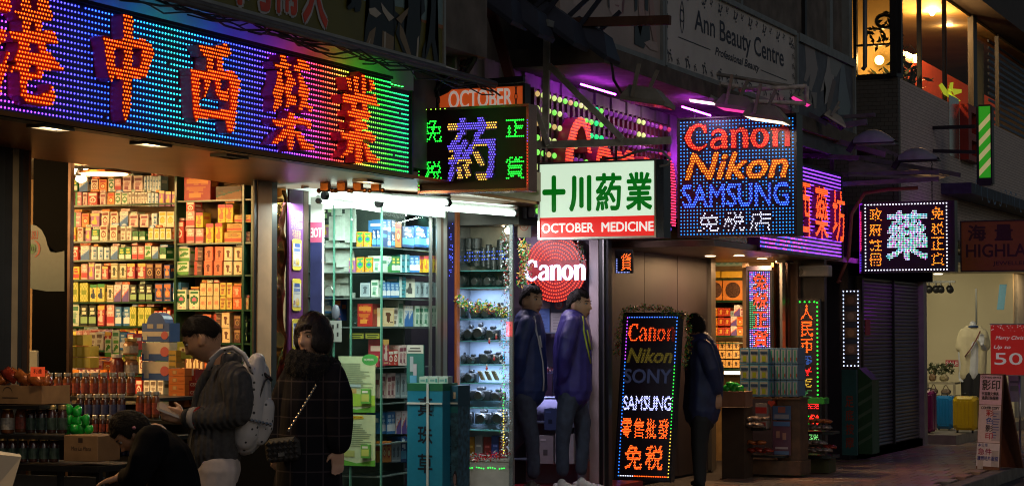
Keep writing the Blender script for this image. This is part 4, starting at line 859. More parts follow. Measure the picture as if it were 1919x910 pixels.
for px in (1683, 1733, 1780, 1828, 1878):
    q = mb(DARKMET); y = yx(px, XR); big = px in (1683, 1828); q.box(f, y, y+(.35 if px == 1683 else .28 if big else .03), 4.59, 6.01, -.06, .02 if big else .0); q.obj('mullion', t)
m = mb(mat('yellow_blind', (.5,.33,.06), .6)); y = yx(1862, XR); m.box(f, y, y+1.0, 4.6, 5.9, -.3, -.28); m.obj('blind', t)
m = mb(mat('shop_blinds_blue', (.06,.09,.16), .6)); y = yx(1882, XR)
for i in range(14): m.box(f, y, 60, 4.62+i*.1, 4.66+i*.1, -.2, -.18)
m.obj('blind_slats', t, kind='stuff')
def pend(x, y, Y, c, e, label):
    p = aY(x, y, Y); o = thing('pendant_lamp', p, label, 'lamp'); q = mb(mat('pendant_glow%s' % label[0], (.9,.8,.6), .3, emit=c, es=14)); q.smooth = True; q.ell(p, .055, .055, .08, 10, 6); q.obj('bulb', o)
    q = mb(BRONZE); q.lathe(p+Vector((0,0,.06)), [(.11,0),(.09,.05),(.02,.09)], 12); q.obj('lamp_shade', o); q = mb(DARKMET); q.tube([p+Vector((0,0,.13)), p+Vector((0,0,6.0-p.z))], .008, 5); q.obj('cord', o); point('lamp', p-Vector((0,0,.1)), .06, e, c)
pend(1747, 19, 29.0, (1,.55,.18), 80, 'warm pendant lamp in the amber restaurant window'); pend(1777, 35, 30.5, (1,.65,.3), 55, 'bright white pendant lamp beside the warm one')
p = aY(1648, 113, 25.9); o = thing('wall_lamp', p, 'small yellow wall lamp glowing in the side window', 'lamp'); q = mb(mat('wall_lamp_glow', (.9,.7,.3), .3, emit=(1,.6,.12), es=16)); q.smooth = True; q.ell(p, .06, .05, .06); q.obj('bulb', o); point('lamp', p+Vector((0,-.12,0)), .05, 18, (1,.6,.2))
p = aY(1715, 110, 28.5); o = thing('wall_lamp', p, 'yellow wall lamp glowing above the plant in the restaurant', 'lamp'); q = mb(_M['wall_lamp_glow']); q.smooth = True; q.ell(p, .05, .05, .06); q.obj('bulb', o); point('lamp', p+Vector((0,-.12,.05)), .05, 80, (1,.55,.18))
# side bay of the restaurant (perpendicular window)
t = thing('side_window', (-6.5, yR0-.1, 4.6), 'amber lit side window with dark bars beside the corner pier', 'window')
f = frY(1606, 0, 1669, 139, yR0-.1); m = mb(AMB); m.box(W, -7.6, -5.95, yR0+1.0, yR0+1.05, 4.6, 6.0); m.obj('lit_wall', t)
m = mb(GLASS); m.quad(f, 0, f.w, 0, f.h+1, 0); m.obj('pane', t); m = mb(DARKMET); m.box(f, 0, f.w, f.h*.38, f.h*.38+.025, -.03, .01); m.box(f, f.w, f.w+.14, 0, f.h+1, -.06, .03); m.box(f, -.04, 0, 0, f.h+1, -.06, .02); m.box(f, 0, f.w, -.06, -.001, -.1, .02); m.obj('bar', t)
m = mb(mat('old_pipe_grey', (.16,.17,.19), .5, .3)); m.smooth = True; m.tube([aY(1621,-40,yR0-.3), aY(1621,125,yR0-.3), aY(1616,131,yR0-.3)], .028, 8); m.obj('drainpipe', label='grey drainpipe in front of the amber side window', cat='pipe')
t = thing('hanging_plant', aY(1655, 40, yR0+.2), 'dark hanging ornament with leaves inside the amber side window', 'ornament')
m = mb(BLACK)
for i in range(16):
    a = i/16*2*math.pi; m.tube([aY(1658+16*math.cos(a), 40+12*math.sin(a), yR0+.15), aY(1658+16*math.cos(a+.42), 40+12*math.sin(a+.42), yR0+.15)], .025, 5)
m.obj('ring', t, kind='stuff'); m = mb(mat('dark_leaf', (.015,.03,.012), .6))
for i in range(60):
    p = aY(random.uniform(1622,1690), random.gauss(62,14), yR0+.15+random.uniform(-.05,.05)); x = Vector([random.gauss(0,1) for _ in range(3)]).normalized()*.05; y = x.cross(Vector((0,1,.3))).normalized()*.02; m.add([p-x,p+y,p+x,p-y], [(0,1,2,3)])
m.obj('leaves', t, kind='stuff')
t = thing('potted_plant', (-6.1, 26.6, 4.6), 'dark leafy plant on the sill inside the restaurant window', 'plant')
m = mb(mat('dark_leaf', (.015,.03,.012), .6))
for i in range(170):
    p = Vector((random.gauss(-6.05,.13), random.gauss(26.6,.42), 4.62+abs(random.gauss(0,.28)))); x = Vector([random.gauss(0,1) for _ in range(3)]).normalized()*.09; y = x.cross(Vector([random.gauss(0,1) for _ in range(3)])).normalized()*.025; m.add([p-x,p+y,p+x,p-y], [(0,1,2,3)])
m.obj('leaves', t, kind='stuff'); m = mb(WOODDK); m.lathe((-6.05,26.6,4.59), [(.09,0),(.13,.16)], 12); m.obj('pot', t)
# metal strips, red frames, barber light
Yb = 27.0
t = thing('barber_light', aY(1842, 345, Yb), 'tall green and cream striped barber light box on dark arms', 'light box'); f = frY(1835, 199, 1857, 333, Yb)
m = mb(DARKMET); m.box(f, -.03, 0, -.08, f.h, -.12, .01); m.box(f, f.w, f.w+.02, -.08, f.h, -.12, .01); m.box(f, 0, f.w, f.h, f.h+.02, -.12, .01); m.box(f, 0, f.w, -.1, 0, -.12, .01); m.box(f, -.03, f.w+.02, -.08, f.h, -.14, -.121); m.obj('case', t)
m = mb(mat('barber_green', (.03,.3,.02), .4, emit=(.03,.36,.015), es=.45)); m.quad(f, 0, f.w, 0, f.h, -.01); m.obj('green_acrylic', t)
m = mb(mat('barber_cream', (.6,.55,.25), .4, emit=(.55,.5,.2), es=.42)); k = 0
while -.1+k*.19 < f.h-.1:
    b = .02+k*.19; ww = .085; P = [(0, b), (f.w, b+.16), (f.w, min(b+.16+ww, f.h)), (0, min(b+ww, f.h))]
    if b+.16 < f.h: m.add([f.p(u, v, -.007) for u, v in P], [(0,1,2,3)])
    k += 1
m.obj('cream_stripe', t, kind='stuff')
for x0, y0, x1, y1 in ((1650,243,1828,237),(1680,281,1828,285)): q = mb(DARKMET); bar(q, aY(x0,y0,Yb-.02), aY(x1,y1,Yb-.02), .045, .05); q.obj('arm', t)
t = thing('red_frame', aX(1812, 300, XR), 'red open metal frame fixed on the tiled wall', 'frame'); f = Fr((XR,0,0), (0,1,0), (0,0,1), (1,0,0)); ya, yb = yx(1801,XR), yx(1826,XR)
m = mb(mat('red_paint_dark', (.25,.01,.008), .5)); z0, z1 = aX(1801,300,XR).z, aX(1801,196,XR).z
for a, b, c, d in ((ya,ya+.22,z0,z1),(yb-.25,yb,z0,z1),(ya+.221,yb-.251,z1-.1,z1),(ya+.221,yb-.251,z0,z0+.08),(ya+.221,yb-.251,(z0+z1)/2-.1,(z0+z1)/2)): m.box(f, a, b, c, d, .002, .12)
m.obj('frame', t)
q = mb(mat('polished_plate', (.6,.6,.55), .18, .9)); q.box(f, ya-.75, ya-.1, z0, z1+.05, .001, .01); q.obj('steel_plate', label='tall polished steel plate beside the red frame', cat='plate')
# awning edge and orange-brown jewellery sign
t = thing('awning', aX(1860, 350, -5.3), 'dark awning edge printed with blue pattern below the tiled wall', 'awning'); XA = -5.3
m = mb(mat('awning_dark', (.04,.05,.08), .6, var=.6, scale=12)); f = Fr((XA,0,0), (0,1,0), (0,0,1), (1,0,0)); z = aX(1822,345,XA).z; m.box(f, yx(1822,XA), 50, z-.12, z+.02, -.5, 0); m.obj('valance', t)
m = mb(mat('awning_blue', (.10,.2,.34), .6))
for i in range(14): arc(m, f, yx(1824,XA)+.3+i*.42, z-.05, .12, i, i+3.6, .03, .003)
m.obj('pattern', t, kind='stuff')
f = frY(1800, 412, 1975, 508, 28.2); t, g = sign_box('jewellery_sign', 'unlit orange brown jewellery shop sign with dark lettering', f, .15, mat('jewel_sign_orange', (.17,.045,.008), .5, var=.3, emit=(.2,.05,.005), es=.05), DARKMET, .015, cat='sign')  # faint glow put into the unlit sign face
m = mb(mat('jewel_ink', (.04,.008,.004), .5)); w, h = f.w, f.h
put(m, g, 'HIGHLAND', w*.06, h*.28, w*.92, h*.26, .003, off=.03); put(m, g, 'JEWELLERY', w*.35, h*.10, w*.42, h*.10, .003, off=.03)
for i, ch in enumerate('海量'): put(m, g, ch, w*(.08+.29*i), h*.60, w*.2, h*.32, .003, off=.04)
m.obj('lettering', t, kind='stuff')
# ================================================================ facade at street level
BRZ2 = mat('brown_steel_dark', (.10,.06,.045), .35, .7, var=.4)
def block(name, x0, x1, y0, y1, z0, z1, mm, label=None, kind='structure', par=None):
    q = mb(mm); q.box(W, x0, x1, y0, y1, z0, z1); return q.obj(name, par, kind=None if par else kind, label=label)
XF = -7.0
# pharmacy: mirror pillar, glass partition posts
t = thing('shopfront_frame', (XF, 8.9, 0), 'shopfront posts and black mirror glass at the pharmacy corner', 'shopfront')
def post(px0, px1, X, z0, z1, mm, d=.05, nm='post', par=None):
    a, b = yx(px0, X), yx(px1, X); q = mb(mm); q.box(W, X-d, X, a, b, z0, z1); return q.obj(nm, par or t)
for px0, px1, mm, d in ((-60,8,BLACK,.03),(8,22,DARKMET,.015),(22.5,34,mat('post_beige', (.32,.25,.16), .5, .2),.02),(34.5,42,BLACK,.01),(42.5,52,BRZ2,.02),(52.5,57,BRONZE,.02)): post(px0, px1, XF, 0, 2.5, mm, d)
Ym = 11.0; fm = frY(57, 292, 124, 905, Ym)
q = mb(mat('black_mirror', (.0012,.0016,.0022), .5, spec=.02)); q.box(fm, 0, fm.w, -.6, fm.h, -.03, 0); q.obj('mirror_glass', t)
q = mb(BRZ2); q.box(fm, fm.w+.001, fm.w+.02, -.6, fm.h, -.03, .01); q.obj('edge_trim', t)
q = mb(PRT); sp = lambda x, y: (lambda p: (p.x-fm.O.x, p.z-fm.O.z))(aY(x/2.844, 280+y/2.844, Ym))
shape(q, fm, [(163,400),(195,405),(225,430),(245,470),(255,510),(270,545),(300,550),(345,540),(345,755),(250,755),(163,740)], .004, sp, (.07,.11,.125)); q.obj('painted_reflection', t)  # van's reflection in the glass painted as flat shapes and reversed lettering
q = mb(mat('reflected_red', (.25,.03,.02), .5)); put(q, fm, 'USU', *sp(163,480), .06, .055, .006, off=.03, flip=True); arc(q, fm, *sp(175,530), .055, -1.2, 1.3, .016, .006); q.obj('reflected_lettering', t, kind='stuff')
q = mb(mat('reflected_green', (.03,.16,.06), .5)); arc(q, fm, *sp(175,530), .025, 0, 5.5, .02, .007); put(q, fm, '10', *sp(165,545), .04, .04, .008, off=.05, flip=True); q.obj('reflected_emblem', t, kind='stuff')
q = mb(mat('switch_plate', (.25,.26,.25), .5)); f = frY(52, 656, 73, 697, Ym); q.cbox(f, 0, f.w, 0, f.h, 0, .012, .008); q.obj('switch_plate', t)
# right post of the pharmacy, gold foil, purple poster
t = thing('shop_divider', (XF, 12.2, 0), 'cream post with gold foil strip and purple baby food poster between the shops', 'post')
post(476, 481, XF, 0, 2.5, BLACK, .012); post(483, 509, XF+.005, 0, 2.5, mat('post_cream', (.44,.27,.15), .6, var=.2), .012); post(509.5, 519, XF, 0, 2.5, BLACK, .02)
# crumpled gold foil with real relief
q = mb(mat('gold_foil', (.85,.42,.10), .16, 1)); q.smooth = True; a, b = yx(519.5, XF), yx(541, XF); NZ, NY = 90, 8; V = []
from mathutils import noise
for i in range(NZ+1):
    for j in range(NY+1):
        y = a+(b-a)*j/NY; z = .6+1.87*i/NZ; V.append((XF-.03+.035*noise.noise(Vector((y*7, z*4.5, 1.3)))+.012*noise.noise(Vector((y*22, z*14, 5))), y, z))
q.add(V, [(i*(NY+1)+j, i*(NY+1)+j+1, (i+1)*(NY+1)+j+1, (i+1)*(NY+1)+j) for i in range(NZ) for j in range(NY)]); q.obj('gold_foil', t)
PUR = mat('poster_purple', (.10,.02,.14), .4, var=.2); post(541.5, 568, XF+.01, 0, 2.47, PUR, .015, 'purple_poster'); post(568.5, 578, XF+.01, 0, 2.5, BRZ2, .02)
fp = Fr((XF+.012, yx(541.5,XF+.012), 0), (0,1,0), (0,0,1), (1,0,0)); pw = yx(568,XF+.012)-fp.O.y
q = mb(mat('poster_lilac_ink', (.30,.27,.40), .5)); put(q, fp, '蛋白質細緻', pw*.12, aX(555,415,XF).z, pw*.8, .075, .002); put(q, fp, '消化吸收BB', pw*.12, aX(555,430,XF).z, pw*.8, .06, .002); q.obj('small_print', t, kind='stuff')
q = mb(mat('poster_gold_ink', (.5,.3,.15), .5)); put(q, fp, '不添蔗糖', pw*.2, aX(555,447,XF).z, pw*.6, .06, .002); q.obj('tag_line', t, kind='stuff')
for py0, py1, num in ((448,506,'2'),(522,582,'3'),(597,655,'3')):
    z1 = aX(555,py0,XF).z; z0 = aX(555,py1,XF).z; f = Fr(fp.p(pw*.2, 0, .002)+Vector((0,0,z0)), (0,1,0), (0,0,1), (1,0,0)); cw, ch = pw*.62, z1-z0; q = MB(); q.use(PRT)
    def rr(x0, x1, y0, y1, n, c): q.quad(f, x0*cw, x1*cw, y0*ch, y1*ch, n, c)
    q.prism(f, [(0,.05*ch),(.15*cw,0),(.85*cw,0),(cw,.05*ch),(cw,.95*ch),(.85*cw,ch),(.15*cw,ch),(0,.95*ch)], 0, .004, (.62,.5,.06))
    rr(.08,.92,.12,.86,.005,(.55,.56,.56)); rr(.2,.8,.74,.86,.006,(.04,.08,.28)); rr(.15,.85,.60,.70,.006,(.12,.18,.4)); rr(.2,.8,.52,.56,.006,(.3,.35,.45)); q.disc(f, .55*cw, .27*ch, .24*cw, .006, 12, .12*ch, (.6,.42,.15)); q.disc(f, .5*cw, .34*ch, .12*cw, .007, 10, .06*ch, (.7,.5,.3)); q.disc(f, .62*cw, .22*ch, .1*cw, .008, 10, .05*ch, (.6,.45,.05))
    put(q, f, num, .08*cw, .2*ch, .16*cw, .12*ch, .009, off=.03, col=(.25,.05,.15)); q.obj('can_print', t)
# ---------------- glass display shop
YD, XD = 13.6, -6.9
TU = mat('tube_light', (.9,1,.95), .3, emit=(.80,1,.86), es=5)
t = thing('display_window', (XD-.2, YD+.4, 0), 'green tinted glass display case lit by fluorescent tubes', 'display case')
fg = frY(590, 372, 714, 905, YD); q = mb(GLASS); q.quad(fg, fg.w*.53, fg.w, -.6, fg.h, 0); q.obj('glass_pane', t)
q = mb(GLASS); q.quad(Fr((XD,YD,0),(0,1,0),(0,0,1),(1,0,0)), 0, yx(818,XD)-YD, 0, 2.42, 0); q.obj('glass_pane', t)
q = mb(GREENGL); q.box(fg, fg.w-.006, fg.w, -.6, fg.h, -.02, .006); q.box(fg, fg.w*.53, fg.w*.53+.006, -.6, fg.h, -.02, .006); q.box(fg, fg.w*.27, fg.w*.27+.005, -.6, fg.h, -.02, .006); q.obj('glass_edge', t)
for px0, px1, mm in ((806,810,STEEL),(819,826,STEEL),(826.3,831,BRZ2),(831.3,838,STEEL)): post(px0, px1, XD+.003, 0, 2.45, mm, .012, par=t)
fr2 = Fr((XD,YD,0),(0,1,0),(0,0,1),(1,0,0)); LL = yx(818,XD)-YD
q = mb(mat('display_back', (.07,.10,.09), .6, var=.4)); q.box(W, -7.62, -7.60, YD, YD+LL+.2, 0, 2.45); q.box(W, -7.598, -7.0, YD+.55, YD+.57, 0, 2.45); q.obj('back_panel', t)
# receipts door side: white return with a poster's reflection painted on, dark stock behind
Yw = 13.2; f = frY(580, 360, 602, 905, Yw); q = mb(WHITEP); q.box(f, 0, f.w, -.6, f.h, -.03, 0); wp = q.obj('side_panel', kind='structure', label='white side panel with a painted poster reflection beside the display case')
q = mb(mat('reflected_pink', (.5,.08,.18), .5)); z1, z0 = aY(590,416,Yw).z-f.O.z, aY(590,454,Yw).z-f.O.z; q.box(f, 0, f.w, z0, z1, .0005, .002); q.obj('pink_reflection', wp)
q = mb(mat('reflected_white', (.7,.68,.7), .5)); put(q, f, 'OCTOBER', -.0, z0+.03, f.w*2.4, .08, .003, off=.04, flip=True) if 0 else put(q, f, 'TOE', .003, z0+.035, f.w-.006, .07, .003, off=.04, flip=True); q.obj('reflected_lettering', wp, kind='stuff')
q = mb(mat('reflected_navy', (.03,.035,.13), .4, var=.4)); q.box(f, 0, f.w, -.6, z0-.0005, .0005, .002); q.obj('navy_reflection', wp)
block('shop_back_wall', -9.5, -7.62, 14.4, 14.45, 0, 2.45, mat('display_back', (.07,.10,.09), .6), 'dark back wall of the display shop')
# fluorescent tubes and header
def tube_lamp(x0, y0, x1, y1, z, label, r=.016, e=True, hous=True):
    a, b = aZ(x0, y0, z), aZ(x1, y1, z); d = (b-a).normalized(); o = thing('tube_lamp', (a+b)/2, label, 'fluorescent lamp'); q = mb(TU); q.smooth = True; q.tube([a+d*.03, b-d*.03], r, 10); q.obj('tube', o)
    for c in (a, b-d*.03): q = mb(DARKMET); q.tube([c, c+d*.03], r*1.5, 10); q.obj('end_cap', o)
    if hous: q = mb(WHITEP); q.tube([a+Vector((0,0,r*2.1)), b+Vector((0,0,r*2.1))], r*1.0, 6); q.obj('batten', o)
    return o
tube_lamp(606, 366, 842, 380, 2.44, 'long white tube lamp nearest the soffit over the display case', .02)
tube_lamp(596, 376, 762, 402, 2.42, 'short white tube lamp against the display glass', .014); tube_lamp(708, 380, 966, 400, 2.42, 'long white tube lamp reaching over the camera case', .022)
for i, x in enumerate((610, 641, 671, 705)):
    p = aZ(x, 357, 2.45); o = thing('lamp_clip', p, 'double knobbed bronze lamp clip under the soffit, %s' % ('next to the purple poster','second from the poster','third from the poster','beside the lit downlight')[i], 'lamp holder'); q = mb(BRONZE); f = Fr(p, (1,0,0), (0,0,1), (0,-1,0))
    q.box(f, -.03, .03, .0, .07, -.02, .02); q.obj('clip_plate', o); q = mb(BRONZE); q.smooth = True; q.tube([f.p(-.05,0,0), f.p(.05,0,0)], .008, 6)
    for k in (-.05, .05): q.ell(f.p(k, 0, 0), .017, .017, .017, 8, 6)
    q.obj('knob', o)
m = mb(mat('header_glow', (.8,.85,.8), .4, var=.1, emit=(.75,.95,.8), es=.9)); m.add([aZ(578,352,2.47), aZ(965,385,2.47), aZ(965,385,2.47)+Vector((-.9,.9,0)), aZ(578,352,2.47)+Vector((-1.2,.6,0))], [(0,3,2,1)]); m.obj('ceiling_panel', kind='structure', label='white ceiling panel with painted glow above the display case')  # white ceiling and header made to glow, standing in for tube light
for (x, y, sz) in ((625,372,.3),(720,385,.5),(900,400,.5)): p = aZ(x,y,2.40); area('tube_light', p+Vector((-.12,.1,-.03)), .9, 20, (.82,1,.9), p+Vector((-.25,.2,-2)), sy=.08)
q = mb(_M['header_glow']); q.box(fg, fg.w*.1, fg.w, fg.h-.07, fg.h+.02, -.06, .004); q.box(fr2, 0, LL+.15, 2.385, 2.46, -.06, .004); q.obj('glowing_header', bpy.data.objects['display_window'])  # header strips share the painted glow
# purple reflective panel between the cases
t = thing('corner_panel', (XD, yx(846,XD), 0), 'dark violet mirror panel with an orange edge beside the camera case', 'panel')
YE = 15.2; f = frY(839, 395, 852, 905, YE); q = mb(mat('violet_mirror', (.03,.02,.07), .1, spec=.8)); q.box(f, 0, f.w, -.6, f.h, -.05, 0); q.obj('mirror', t)
q = mb(mat('orange_trim', (.35,.08,.02), .4)); q.box(f, f.w+.001, f.w+.02, -.6, f.h, -.05, .008); q.obj('edge_trim', t)
q = mb(LED); leds(q, f, [(random.choice((.012,.026,.04)), f.h-.1-random.random()*.42) for _ in range(34)], .004, (.12,.2,2.2)); q.obj('reflected_leds', t, kind='stuff')  # blue LED reflections in the violet glass, built as glowing dots
# ---------------- camera case
YL_, t = 15.35, thing('camera_case', (-6.85, 15.5, 0), 'bright glass case of camera lenses hung with tinsel', 'display case')
fc = frY(857, 402, 955, 905, YL_); CWd = fc.w
q = mb(mat('case_back_blue', (.55,.66,.85), .5, var=.25, scale=6)); q.box(fc, 0, CWd-.10, -.1, fc.h*.72, -.27, -.25); q.obj('back_panel', t)
q = mb(mat('case_back_warm', (.42,.36,.27), .5, var=.5, scale=6)); q.box(fc, 0, CWd-.10, fc.h*.721, fc.h, -.27, -.25); q.obj('top_back_panel', t)
q = mb(mat('case_side_steel', (.5,.5,.52), .25, .8)); q.box(fc, CWd+.001, CWd+.03, -.1, fc.h, -.02, .01); q.box(fc, -.02, -.001, -.1, fc.h, -.27, .0); q.obj('side_post', t)
q = mb(GLASS); q.quad(fc, 0, CWd, .05, fc.h, .0); q.obj('glass_pane', t)
SH = [506, 538, 597, 638, 682, 717, 763, 805]
GSH = mat('glass_shelf', (.10,.32,.30), .15, var=.1, spec=.8); shz = [aY(905, y, YL_).z-fc.O.z for y in SH]
for z in shz: q = mb(GSH); q.prism(Fr(fc.p(0,z-.008,0), fc.U, -fc.N, fc.V), [(.002,.01),(CWd-.002,.01),(CWd-.1,.24),(.002,.24)], 0, .008); q.obj('shelf', t)
q = mb(mat('case_base_red', (.12,.03,.03), .5)); zz = aY(905,858,YL_).z-fc.O.z; q.box(fc, 0, CWd, zz-.02, zz, -.1, .02); q.box(fc, 0, CWd, -.45, zz-.021, -.1, .015); q.mats[0] = mat('case_base_cream', (.35,.3,.28), .5); q.obj('base', t)
q = mb(LED); leds(q, fc, [(.02+i*.02, zz-.075+.004*math.sin(i)) for i in range(int(CWd/.02)-1) if i % 5 != 2], .006, lambda u, v: jit((.05,1.8,.15), .3), .02); q.obj('base_leds', t, kind='stuff')
q = mb(LED); leds(q, fc, [(CWd-.04+.004*math.sin(i*2), zz+.05+i*.021) for i in range(int((shz[3]-zz)/.021))], .006, lambda u, v: (.05,.9,1.8) if v > shz[4] else ((.05,1.6,.2) if v > shz[6] else (1.8,1.3,.1)), .03); q.obj('side_leds', t, kind='stuff')
q = mb(LED); leds(q, fc, [(.02+i*.022, fc.h*(.86+.0*j)-.03*j+i*.0006) for i in range(18) for j in range(3) if (i*7+j*5) % 4], .0045, (.1,.3,2.6), -.1); q.obj('star_leds', t, kind='stuff')
q = mb(LED); leds(q, fc, [(CWd-.01+i*.009, shz[3]+.0+j*.009+.04) for i in range(4) for j in range(13)], .0036, (2.8,.06,.03), .04); q.obj('red_leds', t, kind='stuff')
WARM = mat('warm_glow', (1,.85,.6), .3, emit=(1,.78,.45), es=10)
for i, (x, y) in enumerate(((865,410),(905,415),(945,418),(952,432))):
    p = aY(x, y, YL_+.12); o = thing('spot_bulb', p, 'bright warm bulb at the top of the camera case, %s' % ('beside the violet panel','in its middle','near its outer post','against the outer post'[:])[i], 'lamp'); q = mb(WARM); q.smooth = True; q.ell(p, .028, .028, .03); q.obj('bulb', o); q = mb(STEEL); q.lathe(p+Vector((0,0,.02)), [(.03,0),(.03,.03)], 10); q.obj('socket', o)
for k, z in enumerate(shz[1:7]): area('case_light', fc.p(CWd/2, z-.012, -.1), CWd*.8, 1.7, (.55,.72,1), fc.p(CWd/2, z-1, -.2), sy=.04)
area('case_light', fc.p(CWd/2, fc.h-.03, -.12), CWd*.8, 5, (1,.85,.65), fc.p(CWd/2, 0, -.2), sy=.06)
# ---------------- doorway of the camera shop
YDW = 17.8; fd = frY(966, 440, 1106, 905, YDW)
q = mb(mat('door_back_lilac', (.30,.24,.34), .5, var=.3)); q.box(fd, 0, fd.w, -.6, fd.h, -.05, 0); q.obj('inner_wall', kind='structure', label='lilac inner wall of the camera shop doorway')
block('doorway_step', -8, -6.62, 15.4, 18.4, 0, .12, mat('red_step', (.28,.012,.02), .35, var=.3), 'red carpeted step of the camera shop doorway')
block('doorway_side', -7.8, -7.55, 15.4, 17.8, .12, 2.5, mat('doorway_dark', (.04,.03,.05), .5), 'dark inner side of the camera shop doorway')
block('doorway_ceiling', -7.8, -6.45, 15.4, 18.2, 2.42, 2.5, mat('doorway_ceiling', (.12,.06,.1), .4, .3), 'dark ceiling over the doorway')
t = thing('doorway_column', (-7, 17.9, 0), 'pale lilac column with dark trims beside the doorway', 'column')
f = frY(1105, 450, 1122, 905, 17.6); q = mb(mat('column_pale', (.48,.40,.42), .45, var=.1)); q.box(f, 0, f.w, -.3, f.h+.1, -.1, 0); q.obj('column_face', t)
f = frY(1123, 450, 1140, 905, 17.6); q = mb(BLACK); q.box(f, 0, f.w, -.3, f.h+.1, -.1, -.01); q.obj('dark_trim', t); q = mb(STEEL); q.box(f, f.w*.45, f.w*.6, -.3, f.h+.1, -.009, .01); q.obj('steel_strip', t)
# round red LED brand sign
f = frY(982, 447, 1098, 560, YDW-.25); R = f.w/2; c = (R, f.h/2)
t = thing('round_sign', f.p(R, f.h/2, 0), 'round red LED sign with white brand name in the doorway', 'LED sign'); q = mb(mat('round_red_back', (.25,.01,.01), .4)); q.lathe(f.p(*c, -.04), [(R,0),(R,.03)], 32, (0,-1,0)); q.obj('disc', t)
pts = []
for k in range(9):
    r = R*(.97-.105*k); n = max(4, int(2*math.pi*r/.023)); pts += [(c[0]+r*math.cos(2*math.pi*i/n), c[1]+r*math.sin(2*math.pi*i/n)) for i in range(n)]
wr = (-.0, f.h*.30, f.w*1.0, f.h*.36)
pts = [p for p in pts if not (abs(p[1]-(wr[1]+wr[3]*.5)) < wr[3]*.42)]
q = mb(LED); leds(q, f, pts, .0062, lambda u, v: jit((3.,.14,.03), .2), -.005); q.obj('ring_leds', t, kind='stuff')
q = mb(mat('brand_white_glow', (.7,.8,1), .3, emit=(.75,.85,1.2), es=1.6)); canon_solid(q, f, *wr, .0, .02); a = q.obj('brand_lettering', t, kind='stuff')
tinsel('door_garland', [aY(982,456,17.3), aY(985,500,17.3), aY(978,530,17.3)], .07, 420, GC+[(.4,.28,.05),(.4,.28,.05)], 'gold and green tinsel garland beside the round red sign', size=.022)
tinsel('door_tinsel', [aY(1085,455,17.3), aY(1092,490,17.3)], .04, 160, [(.02,.2,.05),(.4,.4,.4),(.3,.02,.02)], 'small green and silver tinsel right of the round red sign', size=.02)
for i, (x0,y0,x1,y1,c,lab) in enumerate(((968,535,1030,577,(.6,.45,.47),'plain pink notice sheet behind the men in the doorway'),(1033,553,1062,585,(.12,.13,.2),'grey plaque with a round red emblem behind the men'),(1010,578,1030,622,(.12,.2,.5),'blue phone advert sheet behind the men'),(1032,586,1062,622,(.42,.4,.42),'grey calendar sheet behind the men'))):
    f = frY(x0,y0,x1,y1,YDW-.06-.01*i); o = thing('notice', f.p(f.w/2,0,0), lab, 'notice'); q = MB(); q.use(PRT); q.box(f, 0, f.w, 0, f.h, -.006, 0, c); q.obj('sheet', o); q = MB(); q.use(PRT)
    if i == 1: q.disc(f, f.w/2, f.h*.48, f.h*.3, .002, 16, col=(.6,.1,.08)); q.disc(f, f.w/2, f.h*.48, f.h*.22, .004, 16, col=(.5,.42,.42)); put(q, f, '正', f.w*.38, f.h*.36, f.w*.24, f.h*.24, .006, off=.04, col=(.5,.05,.05)); put(q, f, '正品正貨', f.w*.15, f.h*.82, f.w*.7, f.h*.12, .004, col=(.4,.4,.4))
    else:
        for k in range(5): q.quad(f, f.w*.15, f.w*random.uniform(.5,.85), f.h*(.15+.15*k), f.h*(.19+.15*k), .002, tuple(x*.7 for x in c))
    q.obj('print', o)
# santa, plaque above case
f = frY(970, 402, 995, 445, 15.6); o = thing('plaque', f.p(f.w/2,0,0), 'grey steel plaque with a round emblem above the doorway corner', 'plaque'); q = MB(); q.use(PRT); q.box(f, 0, f.w, 0, f.h, -.02, 0, (.3,.28,.28)); q.obj('plate', o); q = MB(); q.use(PRT); q.disc(f, f.w/2, f.h*.5, f.w*.33, .002, 16, col=(.35,.08,.08)); q.disc(f, f.w/2, f.h*.5, f.w*.26, .003, 16, col=(.36,.32,.32)); put(q, f, '正', f.w*.36, f.h*.41, f.w*.28, f.h*.18, .004, off=.04, col=(.35,.07,.07)); q.obj('print', o)
# door shelf with goods
t = thing('door_cabinet', fd.p(fd.w*.5, 0, .2), 'low shelf unit behind the two men in the doorway', 'shelf'); q = mb(mat('shelf_grey_blue', (.12,.15,.22), .4))
for y in (622, 690, 705, 745, 790, 860): p = aY(1040, y, YDW-.3); q.box(W, p.x-.42, p.x+.30, YDW-.32, YDW-.05, p.z-.012, p.z)
q.box(W, aY(1112,700,YDW).x-.03, aY(1112,700,YDW).x, YDW-.32, YDW-.05, 0, 1.5); q.obj('shelf_board', t, kind='stuff')
area('door_light', fd.p(fd.w*.5, fd.h*.98, .8), .6, 20, (.9,.78,.95), fd.p(fd.w*.5, 0, .3)); area('door_light', fd.p(fd.w*.5, .95, .12), .5, 6, (.5,.6,1), fd.p(fd.w*.5, 0, .3), sy=.05)
